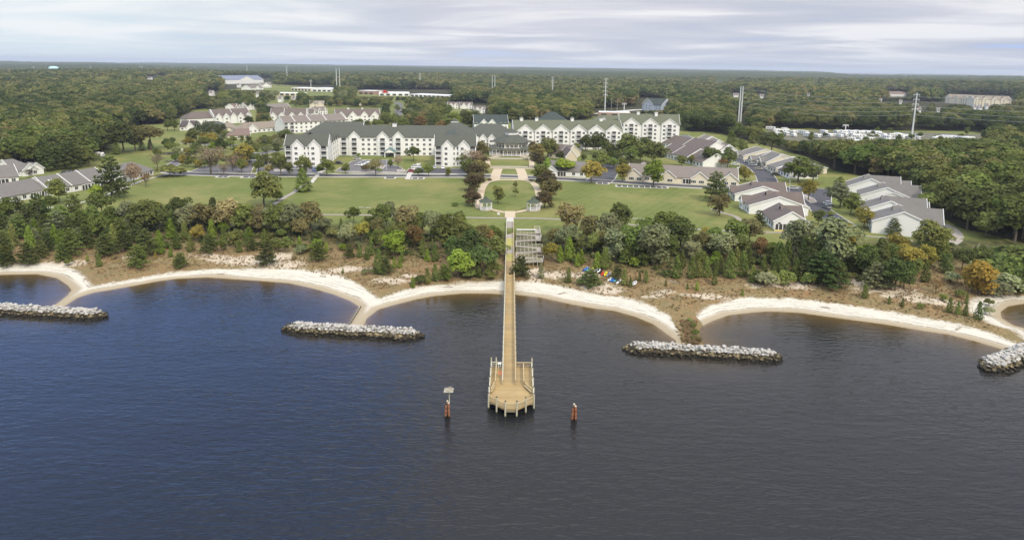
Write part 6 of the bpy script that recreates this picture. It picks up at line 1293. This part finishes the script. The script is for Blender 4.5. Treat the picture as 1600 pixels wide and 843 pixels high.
for h_ in (7.1, 6.65): mb.bar((8.0, yt + 1.1, h_), (9.8, yt + 1.1, h_), .1, .12); mb.bar((9.8, yt + 1.1, h_), (9.8, rows[0] + 1.1, h_), .1, .12)
rloc(mb).build('landing_rail', M_POST, rp_)
# ------------------------------------------------------------------ kayaks and small boats on the dune
def kayak_mesh(L, w, mat, open_=True):
    mb = MB(); N = 12; rings = []
    for i in range(N + 1):
        u = i / N; k = math.sin(math.pi * min(max(u, .02), .98)) ** .6; y = (u - .5) * L; sh = .10 * abs(2 * u - 1) ** 2
        rings.append([(0, y, sh), (w * .42 * k, y, .05 + sh), (w * .5 * k, y, .2 + sh), (w * .30 * k, y, .31 + sh * 1.2), (-w * .30 * k, y, .31 + sh * 1.2), (-w * .5 * k, y, .2 + sh), (-w * .42 * k, y, .05 + sh)])
    vs = [p for r in rings for p in r]; m = 7; mb.add(vs, [(i*m + j, (i+1)*m + j, (i+1)*m + (j+1) % m, i*m + (j+1) % m) for i in range(N) for j in range(m)] + [tuple(range(m)), tuple(range(N*m + m - 1, N*m - 1, -1))])
    return mb.mesh('hull', mat, True)
def cockpit():
    mb = MB(); n = 10; pts = [(.22 * math.cos(i * 2 * math.pi / n), .5 * math.sin(i * 2 * math.pi / n)) for i in range(n)]; mb.prism(pts, .315, .35); return mb.mesh('cockpit', M_DARK)
CK = cockpit()
kc = {'dark blue': (.03, .06, .30), 'blue': (.05, .22, .60), 'teal': (.15, .50, .48), 'lime': (.45, .50, .06), 'white': (.80, .80, .79), 'black': (.02, .02, .022), 'red': (.70, .04, .03), 'yellow': (.85, .70, .02), 'lilac grey': (.34, .34, .50), 'pale grey': (.60, .61, .62)}
km = {k: simple('hull_' + k.replace(' ', '_'), v, .35, .04) for k, v in kc.items()}
KY = [(913, 422.5, 'dark blue', 3.2, 'dark blue kayak at the left end of the upper row'), (915.8, 421.2, 'blue', 3.4, 'bright blue kayak next to the dark blue one'), (919, 423, 'teal', 3.0, 'teal kayak half behind the spreading pine'), (925.5, 422, 'lime', 3.0, 'lime kayak showing above the spreading pine'), (931, 424.5, 'pale grey', 3.4, 'pale grey kayak beside a black one, upper row'),
      (933.4, 423.6, 'black', 3.2, 'black kayak between the pale grey and white kayaks'), (935.6, 424.5, 'white', 3.6, 'white kayak left of the last black kayak, upper row'), (938.4, 425.4, 'black', 3.4, 'black kayak just left of the red kayak'), (941.2, 428.6, 'red', 3.4, 'red kayak beside the yellow kayak'), (946, 429.2, 'yellow', 4.1, 'yellow kayak in the upper row'), (951, 430, 'lilac grey', 4.0, 'lilac-grey kayak right of the yellow kayak'),
      (952.6, 437.4, 'white', 3.8, 'white kayak at the left of the lower row'), (956, 438.8, 'blue', 3.3, 'left blue kayak in the lower row'), (958.8, 439.2, 'blue', 3.3, 'right blue kayak in the lower row'), (961.5, 438.2, 'teal', 3.4, 'teal kayak in the lower row'), (967, 440.8, 'white', 4.8, 'long white kayak at the right of the lower row'), (989.6, 443.8, 'white', 3.2, 'left of the two white kayaks lying apart on the right'), (992.2, 443.2, 'white', 3.4, 'right of the two white kayaks lying apart on the right')]
r = random.Random(5)
for x, y, c_, L, lb in KY:
    g = G(x, y); e = empty('kayak', (g[0], g[1], g[2] + .12), -math.radians(20 + r.uniform(-7, 7))); e.rotation_euler[1] = r.uniform(-.25, .25); tag(e, lb, 'kayak', 'kayaks lying on the dune'); inst('hull', kayak_mesh(L, .85, km[c_]), e); inst('cockpit', CK, e)
# ------------------------------------------------------------------ vehicles
M_TYRE = simple('tyre', (.02, .02, .02), .8)
def wheel(): mb = MB(); mb.tube((-.11, 0, 0), (.11, 0, 0), .33, .33, 12); mb.tube((-.125, 0, 0), (.125, 0, 0), .17, .17, 8, m=1); return mb.mesh('wheel', [M_TYRE, M_CONC])
WH = wheel()
def prof(mb, pts, w0, m=0, inset=0):
    n = len(pts); mb.add([(-w0 / 2 + (inset if p[1] > .95 else 0), p[0], p[1]) for p in pts] + [(w0 / 2 - (inset if p[1] > .95 else 0), p[0], p[1]) for p in pts], [tuple(range(n)), tuple(range(2*n - 1, n - 1, -1))] + [(i, n + i, n + (i+1) % n, (i+1) % n) for i in range(n)], m)
def car_meshes(suv):
    b = MB(); h = .95 if not suv else 1.08
    prof(b, [(-2.2, .35), (-2.25, .62), (-2.1, .80), (-1.1, h), (1.5, h), (2.15, h - .06), (2.25, .6), (2.2, .35)], 1.8)
    top = 1.45 if not suv else 1.72; prof(b, [(-.35, top - .03), (1.35 if not suv else 1.7, top - .03), (1.3 if not suv else 1.65, top + .03), (-.3, top + .03)], 1.42)
    g = MB(); prof(g, [(-1.1, h + .005), (-.35, top - .035), (1.2 if not suv else 1.7, top - .035), (1.75 if not suv else 2.0, h + .005)], 1.62, inset=.08); return b, g.mesh('windows', M_GLASS)
CB, CG = car_meshes(False); SB, SG = car_meshes(True)
LH = MB(); LH.box(-.18, .18, -.03, .03, -.07, .07); LHm = LH.mesh('headlight', simple('headlight', (.75, .75, .72), .3))
cm = {'white': (.80, .80, .79), 'silver': (.45, .46, .47), 'grey': (.16, .17, .18), 'black': (.02, .02, .022), 'navy': (.02, .035, .10), 'red': (.28, .02, .02), 'blue': (.05, .12, .35), 'beige': (.42, .38, .30)}
body = {}
for k, v in cm.items():
    m = NT('paint_' + k); m.bsdf(v, .3, .5)
    for nm_, B_ in (('car', CB), ('suv', SB)): body[k, nm_] = B_.mesh('body', m.m)
def car(px, py, colr, ang, label, suv=False, group='parked cars'):
    g = G(px, py); k = 'suv' if suv else 'car'; e = empty('parked_car', (g[0], g[1], g[2] + .12), math.radians(ang)); tag(e, label, 'car', group)
    inst('body', body[colr, k], e); inst('windows', SG if suv else CG, e)
    for x in (-.82, .82):
        for y in (-1.38, 1.38): inst('wheel', WH, e, (x, y, .33))
        inst('headlight', LHm, e, (x * .75, -2.22, .68))
CARS = [(558, 249.5, 'silver', 80, 'silver car parked by the kerb at the back of the central lot'), (530, 256.5, 'black', 70, 'black car at the left side of the central lot', 1), (561, 259.5, 'white', 75, 'front white car of the four on the island of the central lot'), (565, 257.8, 'white', 75, 'second white car of the four on the island of the central lot'), (568, 256.2, 'silver', 75, 'silver car among the white cars on the island of the central lot'), (571, 254.8, 'white', 75, 'rear white car of the four on the island of the central lot'),
 (421, 256, 'navy', 85, 'dark blue car beside the bare tree in the far left lot'), (455, 260, 'white', 85, 'white car in front of the left apartment wing'), (491, 267, 'blue', 20, 'blue car nearest the road in front of the left apartment wing'), (486, 263, 'black', 20, 'black car in front of the left apartment wing'), (495, 259.5, 'grey', 80, 'grey car beside the wall of the left apartment wing', 1), (462, 266, 'silver', 80, 'silver car near the road left of the left apartment wing'),
 (649, 262.5, 'white', 85, 'white van-like car at the left of the lot below the right wing', 1), (655.5, 262.5, 'silver', 10, 'silver car beside the white one below the right wing'), (679, 263.5, 'silver', 5, 'silver car in the middle of the lot below the right wing'), (692, 263.8, 'white', 5, 'white car in the lot below the right wing'), (644, 269, 'red', 85, 'dark red car near the road below the right wing'), (731, 267, 'red', 60, 'red car under the avenue trees at the end of the lot'),
 (385, 257.5, 'black', 75, 'black car under the golden tree in the left lots', 1), (391, 256, 'grey', 75, 'grey car right of the black one under the golden tree'), (397, 252, 'white', 60, 'white car behind the golden tree in the left lots'), (402, 255, 'silver', 75, 'silver car in the aisle of the left lots'), (409, 256.5, 'black', 80, 'black car left of the bare tree in the left lots'), (399, 246, 'navy', 60, 'dark blue car at the top of the left lots'), (396, 241, 'white', 60, 'white car farthest up in the left lots'),
 (954, 245, 'grey', 30, 'grey car at the top of the drive beside the lime tree'), (956, 249, 'white', 75, 'upper white car in the drive right of the garden'), (960.5, 252.5, 'white', 75, 'lower white car in the drive right of the garden'), (962, 247.5, 'silver', 75, 'silver car in the drive right of the garden'),
 (1149, 258.5, 'white', 75, 'white car at the left kerb of the curving drive'), (1158, 264.5, 'white', 80, 'white car nearest the long cream cottage row'), (1169, 254, 'white', 60, 'white car in front of the first cream cottage', 1), (1189, 259.5, 'grey', 55, 'grey van in front of the staggered cream cottages', 1), (1202, 266, 'white', 70, 'white car with dark windows on the curving drive', 1), (1212, 274.5, 'black', 80, 'black car parked beside the lower end of the curving drive', 1), (1176, 259, 'silver', 50, 'silver car between the first two cream cottages'), (1186, 265, 'beige', 60, 'beige car on the inside of the curving drive'),
 (1088, 226, 'white', 70, 'white car at the upper left of the curving drive'), (1092, 228, 'silver', 70, 'silver car at the top of the curving drive'), (1108, 231, 'white', 70, 'white car before the second small taupe cottage'), (1119, 236.5, 'white', 70, 'white car before the third small taupe cottage', 1), (1128, 240, 'silver', 60, 'silver car below the small taupe cottages'),
 (2, 283, 'blue', 75, 'blue car at the extreme left by the gabled cottage'), (103, 273, 'navy', 75, 'dark blue car behind the long grey roofs on the left', 1), (110, 272, 'navy', 75, 'second dark car behind the long grey roofs on the left'), (121, 270, 'black', 75, 'black car behind the long grey roofs on the left'),
 (1294, 320, 'white', 15, 'white car at the right side of the asphalt court'), (1291, 326, 'grey', 15, 'grey car at the right side of the asphalt court'), (1302, 341, 'navy', 20, 'dark blue car in the tail of the asphalt court'), (1240, 296, 'silver', 80, 'silver car at the top of the asphalt court')]
for q in CARS: car(*q[:5], suv=len(q) > 5)
# trailers and motorhomes in the storage field
def rv_meshes(L, h, nose):
    b = MB(); w = 2.4; z0 = .55
    pts = [(-L/2, z0), (-L/2 - (.25 if nose else 0), h * .45), (-L/2 + (.5 if nose else .1), h), (L/2 - .12, h), (L/2, h - .15), (L/2, z0)]
    n = len(pts); b.add([(-w/2, p[0], p[1]) for p in pts] + [(w/2, p[0], p[1]) for p in pts], [tuple(range(n)), tuple(range(2*n - 1, n - 1, -1))] + [(i, n + i, n + (i+1) % n, (i+1) % n) for i in range(n)])
    g = MB()
    for s in (-1, 1):
        x0, x1 = sorted((s * (w/2 + .005), s * (w/2 + .03)))
        for y in (-L * .28, 0, L * .25): g.box(x0, x1, y - .45, y + .45, h * .55, h * .8)
    g.box(-.8, .8, -L/2 - .28, -L/2 - .1, h * .55, h * .72)
    st = MB()
    for s in (-1, 1): x0, x1 = sorted((s * (w/2 + .004), s * (w/2 + .02))); st.box(x0, x1, -L/2 + .3, L/2 - .2, h * .33, h * .42)
    rf = MB(); rf.box(-.4, .4, -.6, .5, h + .005, h + .28)
    hitch = MB(); hitch.bar((-.5, -L/2 + .1, .5), (0, -L/2 - 1.3, .5), .1); hitch.bar((.5, -L/2 + .1, .5), (0, -L/2 - 1.3, .5), .1)
    return b.mesh('body', W_WHITE), g.mesh('windows', M_GLASS), st.mesh('stripe', simple('stripe', (.25, .24, .26), .5)), rf.mesh('roof_unit', W_TRIM), hitch.mesh('hitch', M_TYRE), L
RVM = [rv_meshes(6.2, 2.8, True), rv_meshes(8.2, 3.1, True), rv_meshes(9.6, 3.4, False)]
def rv(px, py, k, ang, label, group='white trailers in the storage field'):
    g = G(px, py); m = RVM[k]; e = empty('camper_trailer', g, math.radians(ang)); tag(e, label, 'trailer', group)
    for nm_, me in zip(('body', 'windows', 'stripe', 'roof_unit', 'hitch'), m[:5]): inst(nm_, me, e)
    for x in (-1.05, 1.05):
        for y in ((0,) if k == 0 else (-.45, .45)): inst('wheel', WH, e, (x, y, .33))
rv(154, 245.5, 0, 80, 'lone white trailer on the grass at the edge of the left woods', 'trailer by the left woods')
for i in range(11): rv(1307 + 6.5 * i, 208.5 + .15 * i, i % 2, 8, 'white trailer in the neat upright row at the back of the storage field', 'back row of trailers')
r = random.Random(9)
RV2 = [(1204,203),(1214,206),(1209,213),(1216,213),(1226,212),(1237,209),(1247,209),(1240,214),(1262,214),(1275,215),(1282,215),(1287,209),(1295,214),(1302,214),(1312,215),(1318,213),(1330,213),(1337,216),(1343,216),(1350,220),(1360,220),(1330,220),(1368,216),(1379,214),(1385,218),(1395,214),(1403,214),(1411,216),(1417,218),(1422,219),(1428,219),(1404,220),(1463,219),(1472,219),(1479,218),(1489,217),(1497,219),(1504,220),(1512,220),(1590,219),(1583,220),(1390,222),(1340,224),(1255,210),(1220,208),(1228,206),(1436,214)]
for i, (x, y) in enumerate(RV2):
    zn = 'left' if x < 1262 else 'middle' if x < 1400 else 'right'
    rv(x, y, r.randrange(3), r.choice((8, 80, 95, 20, 60)) + r.uniform(-8, 8), 'white trailer parked loosely in the %s part of the storage field' % zn, 'loose trailers in the %s part of the field' % zn)
rv(1226, 254, 1, 80, 'white trailer behind the cream cottages, left of its neighbour', 'trailers behind the cream cottages'); rv(1238, 252.5, 0, 80, 'short white trailer behind the cream cottages, right of its neighbour', 'trailers behind the cream cottages')
for x, y, lb in ((1340, 228, 'white open-sided shelter roof left of the other, in front of the trailers'), (1379, 228, 'white open-sided shelter roof right of the other, in front of the trailers')):
    g = G(x, y); e = empty('shelter', g, .1); tag(e, lb, 'shelter'); mb = MB()
    for a in (-4, 0, 4):
        for b in (-3, 3): mb.box(a - .15, a + .15, b - .15, b + .15, -.5, 3)
    mb.build('posts', W_TRIM, e); mb = MB(); mb.add([(-5, -4, 3.01), (5, -4, 3.01), (5, 4, 3.01), (-5, 4, 3.01), (-3, 0, 4.4), (3, 0, 4.4)], [(0, 1, 5, 4), (1, 2, 5), (2, 3, 4, 5), (3, 0, 4), (3, 2, 1, 0)]); mb.build('roof', W_WHITE, e)
# ------------------------------------------------------------------ poles, lines, tank
M_POLE = simple('galvanised_steel', (.62, .63, .62), .5, .06, .1)
def ray_z(px, py, x, y):
    """height of the view ray through (px,py) above the point at the same distance"""
    d = CRn @ np.array([px - PX, -(py - PY), -F]); t_ = math.hypot(x, y) / math.hypot(d[0], d[1]); return CAM_H + d[2] * t_
TIPS = {}
def pylon(px, pyb, pxt, pyt, label, arms=4, key=None, hid=0, thick=1.0, min_h=0):
    x, y, z = G(px, pyb); h = ray_z(pxt, pyt, x, y) - z; e = empty('power_pole', (x, y, z)); tag(e, label, 'power pole', 'transmission poles'); r0 = .75 * thick * max(1, h / 45)
    mb = MB(); mb.tube((0, 0, -2), (0, 0, h), r0, r0 * .55, 10); mb.build('pole', M_POLE, e)
    if arms:
        mb = MB(); 
        for i in range(arms):
            zz = h * (.96 - .115 * i); mb.bar((-2.6 * thick, 0, zz), (2.6 * thick, 0, zz), .42 * thick, .42 * thick)
            for s in (-1, 1): mb.tube((s * 2.5 * thick, 0, zz), (s * 2.5 * thick, 0, zz - 1.6), .16 * thick, .16 * thick, 6)
        mb.build('crossarms', M_POLE, e)
    if key: TIPS[key] = (x, y, z, h)
pylon(1425, 210, 1432.5, 145, 'tall pale transmission pole leaning in view, nearest the far right', 4, 'r')
pylon(1153.2, 196, 1157.2, 135, 'left one of the twin bare white poles behind the curving drive', 0, 'a'); pylon(1156.6, 197, 1161, 134.6, 'right one of the twin bare white poles behind the curving drive', 0, 'b')
pylon(945, 174, 946.6, 121.5, 'tall pole with many crossarms behind the tallest apartment block', 5); pylon(863, 157, 863.6, 119.5, 'pole with crossarms left of the tallest-pole, behind the six-gabled block', 4)
pylon(769, 152, 768.8, 117.5, 'left one of the thin twin poles behind the lodge', 0); pylon(773, 152.5, 773.2, 117.5, 'right one of the thin twin poles behind the lodge', 0)
pylon(656.5, 138, 656, 114, 'single pole above the long white retail strip', 4); pylon(526.3, 142, 525, 106.5, 'left one of the twin white poles above the left-hand town', 0, thick=1.1); pylon(531.2, 142, 530, 106.5, 'right one of the twin white poles above the left-hand town', 0, thick=1.1)
pylon(449, 130, 448, 103, 'pole rising above the skyline left of the twin poles', 4); pylon(386.5, 121, 386, 101.5, 'pole above the blue-roofed building on the left skyline', 4)
for x_, lb in ((53, 'leftmost tiny pole on the left skyline'), (142, 'tiny pole right of the water tank'), (219, 'left of two close tiny poles on the left skyline'), (222.5, 'right of two close tiny poles on the left skyline'), (270, 'tiny pole in the middle of the left skyline'), (305, 'tiny pole right of the middle of the left skyline'), (341, 'tiny pole left of the blue-roofed building')): pylon(x_, 112.5, x_ - .3, 103, lb, 3)
pylon(269.6, 126, 269.2, 118, 'short pole in the left woods below the skyline', 3); pylon(1588, 214, 1589.5, 199, 'short wooden-looking pole at the right edge above the trailers', 2); pylon(1354, 193, 1355, 180, 'short pole in the clearing left of the tall right pole', 2); pylon(1320.5, 206, 1321, 194.5, 'short pole behind the neat row of trailers', 2); pylon(1225, 208, 1225.3, 199, 'short pole at the left of the storage field', 2)
pylon(486, 138, 486, 125, 'short pole between the town stores on the left', 2); pylon(975, 172, 975.6, 161, 'short pole beside the road behind the tallest apartment block', 2)
M_WIRE = simple('wire', (.30, .31, .32), .6)
R0 = TIPS['r']; A0 = TIPS['a']
for i, (fz, s) in enumerate(((.95, 1), (.84, 1), (.73, 1), (.62, 1), (.52, -1))):
    for j, (q0, q1) in enumerate((((R0[0] + s * 2.5, R0[1], R0[2] + R0[3] * fz - 1.6), (A0[0], A0[1] + s, A0[2] + A0[3] * fz)), ((R0[0] + s * 2.5, R0[1], R0[2] + R0[3] * fz - 1.6), (R0[0] + 190, R0[1] - 120, R0[2] + 45 * fz - 1)))):
        mb = MB(); pr = None
        for k in range(17):
            u = k / 16; p = Vector(q0).lerp(Vector(q1), u); p.z -= 4 * 4.5 * u * (1 - u)
            if pr is not None: mb.tube(pr, p, .10, .10, 4, cap=False)
            pr = p
        tag(mb.build('power_line', M_WIRE), ['topmost', 'second from top', 'middle', 'second from bottom', 'lowest'][i] + (' power line running left from the tall right pole' if j == 0 else ' power line running right from the tall right pole'), 'power line', 'power lines')
xw, yw, zw = G(85, 117); kx = math.hypot(xw, yw) / F; e = empty('water_tower', (xw, yw, zw), .3); tag(e, 'pale cyan water tank standing above the woods on the left skyline', 'water tower')
top = ray_z(85, 103.5, xw, yw) - zw; mb = MB(); mb.tube((0, 0, -2), (0, 0, top * .5), 4, 3, 14); mb.build('column', simple('tank_paint', (.50, .72, .76), .5, .05, .05), e)
mb = MB(); pr_ = [(2.0, .40), (10, .55), (12.5, .72), (12, .88), (7, .97), (0.3, 1.0)]; n = 20
vs = [(q * kx / 2.2 * math.cos(2*math.pi*i/n), q * kx / 2.2 * math.sin(2*math.pi*i/n), z * top) for q, z in pr_ for i in range(n)]; mb.add(vs, [(j*n + i, j*n + (i+1) % n, (j+1)*n + (i+1) % n, (j+1)*n + i) for j in range(len(pr_) - 1) for i in range(n)] + [tuple(range(n - 1, -1, -1)), tuple(range(len(vs) - n, len(vs)))]); mb.build('tank', bpy.data.materials['tank_paint'], e, True)
# street lamps by the road behind the tallest block and along the main road
def lamp(px, py, label, h=8, arm=True):
    g = G(px, py); e = empty('street_lamp', g); tag(e, label, 'street lamp', 'street lamps'); mb = MB(); mb.tube((0, 0, -.3), (0, 0, h), .14, .08, 7)
    if arm: mb.bar((0, 0, h), (1.8, 0, h + .3), .1)
    mb.build('post', M_POLE, e); mb = MB(); mb.box(1.3 if arm else -.3, 2.1 if arm else .3, -.2, .2, h + .25, h + .45); mb.build('lamp_head', M_CONC, e)
for x_, y_, lb in ((955, 172, 'left street lamp on the road behind the tallest apartment block'), (964, 173, 'right street lamp on the road behind the tallest apartment block'), (906, 164, 'street lamp in the woods behind the six-gabled block')): lamp(x_, y_, lb, 14)
for x_, y_, lb in ((342, 269, 'lamp beside the leftmost parking bay'), (420, 270, 'lamp at the islands of the far left lot'), (577, 266, 'lamp at the island of the central lot'), (604, 265, 'lamp at the right side of the central lot'), (700, 270, 'lamp below the right wing'), (1233, 300, 'lamp at the top of the asphalt court')): lamp(x_, y_, lb, 5, False)
# low timber groyne along the sand spit, driftwood on the beaches
ga, gb = P(563, 480), P(546, 508); e = empty('groyne', (ga[0], ga[1], .0)); tag(e, 'low dark timber groyne along the left edge of the sand spit', 'groyne')
mb = MB(); mb.bar((0, 0, .25), (gb[0] - ga[0], gb[1] - ga[1], .1), .22, .5); mb.build('planking', M_PILE, e)
mb = MB()
for k in range(8): u = k / 7; mb.tube(((gb[0]-ga[0])*u + .16, (gb[1]-ga[1])*u, -.8), ((gb[0]-ga[0])*u + .16, (gb[1]-ga[1])*u, .62), .09, .08, 7)
mb.build('posts', M_PILE, e)
M_DRIFT = simple('driftwood', (.34, .30, .25), .9, .2, 2); rr_ = random.Random(4)
for x_, y_, lb in ((505, 432, 'long driftwood log at the top of the left cove beach'), (345, 428, 'driftwood log in the middle of the left cove beach'), (1052, 441, 'pale driftwood log in the red grass right of the kayaks'), (1500, 512, 'driftwood log near the right end of the right cove beach'), (880, 458, 'driftwood log on the beach right of the pier'), (700, 448, 'driftwood log on the beach left of the pier'), (1290, 480, 'driftwood log in the middle of the right cove beach'), (120, 425, 'driftwood log at the far left cove')):
    g = G(x_, y_); an_ = rr_.uniform(-.7, .7); L = rr_.uniform(2.2, 4); mb = MB(); mb.tube((-L/2, 0, .12), (L*.1, .12, .2), .17, .14, 7); mb.tube((L*.1, .12, .2), (L/2, -.05, .12), .14, .07, 7); mb.tube((L*.05, .1, .2), (L*.25, .7, .45), .07, .03, 5)
    o = mb.build('driftwood', M_DRIFT); o.location = g; o.rotation_euler = (0, 0, an_); tag(o, lb, 'driftwood')
# small garden things
def low_board(px0, px1, py, lb):
    a, b = G(px0, py), G(px1, py + .4); e = empty('bench', ((a[0]+b[0])/2, (a[1]+b[1])/2, a[2]), math.atan2(b[1]-a[1], b[0]-a[0])); tag(e, lb, 'bench'); L = math.dist(a[:2], b[:2]); mb = MB(); mb.box(-L/2, L/2, -.25, .25, .4, .48); mb.build('seat', M_CONC, e)
    for u in (-.42, .42): mb = MB(); mb.box(L*u - .06, L*u + .06, -.2, .2, 0, .39); mb.build('leg', M_CONC, e)
low_board(561, 568.5, 325.2, 'left one of two long pale benches on the lawn left of the garden'); low_board(571, 579, 325.8, 'right one of two long pale benches on the lawn left of the garden')
low_board(988, 997.5, 342.8, 'left one of two long pale benches on the lawn right of the garden'); low_board(999.5, 1008, 343.4, 'right one of two long pale benches on the lawn right of the garden')
g = G(779, 336.5); e = empty('garden_sign', g); tag(e, 'small white sign box beside the lawn path left of the pier head', 'sign'); mb = MB(); mb.box(-.5, .5, -.15, .15, .35, 1.0); mb.build('panel', W_TRIM, e); mb = MB(); mb.box(-.4, -.3, -.05, .05, 0, .34); mb.box(.3, .4, -.05, .05, 0, .34); mb.build('post', M_POST, e)
for x_, y_, w_, d_, lb in ((1538, 384, 9, 5, 'stone-ringed flower bed on the right lawn'), (264, 240, 17, 9, 'community garden bed beside the left woods, farther one'), (275, 252, 14, 6, 'community garden bed beside the left woods, nearer one')):
    g = G(x_, y_); e = empty('garden_bed', g); tag(e, lb, 'garden bed'); mb = MB(); mb.prism([(w_/2 * math.cos(i*math.pi/8), d_/2 * math.sin(i*math.pi/8)) for i in range(16)], -.3, .12); mb.build('soil', M_MULCH, e)
    rr_ = random.Random(int(x_)); ps = MB()
    for i in range(26):
        th = rr_.uniform(0, 6.28); q = rr_.uniform(.2, 1); me = ROCKS[i % 8]; s_ = rr_.uniform(.25, .55); M = Matrix.Translation((w_/2*q*math.cos(th), d_/2*q*math.sin(th), .2)) @ Matrix.Scale(s_, 4)
        o = inst('stone', me, e); o.matrix_local = M
g = G(287, 243); e = empty('garden_shed', g); tag(e, 'tiny white shed with dark door in the community garden on the left', 'shed'); mb = MB(); mb.box(-1.5, 1.5, -1.2, 1.2, -.3, 3); mb.build('wall', W_WHITE, e); mb = MB(); mb.slab([(-1.8, -1.5, 2.9), (1.8, -1.5, 2.9), (1.8, 0, 4), (-1.8, 0, 4)], .12); mb.slab([(-1.8, 0, 4), (1.8, 0, 4), (1.8, 1.5, 2.9), (-1.8, 1.5, 2.9)], .12); mb.build('roof', W_TRIM, e); mb = MB(); mb.box(-.6, .6, -1.25, -1.21, 0, 2.3); mb.build('door', M_DARK, e)
print('objects', len(bpy.data.objects))
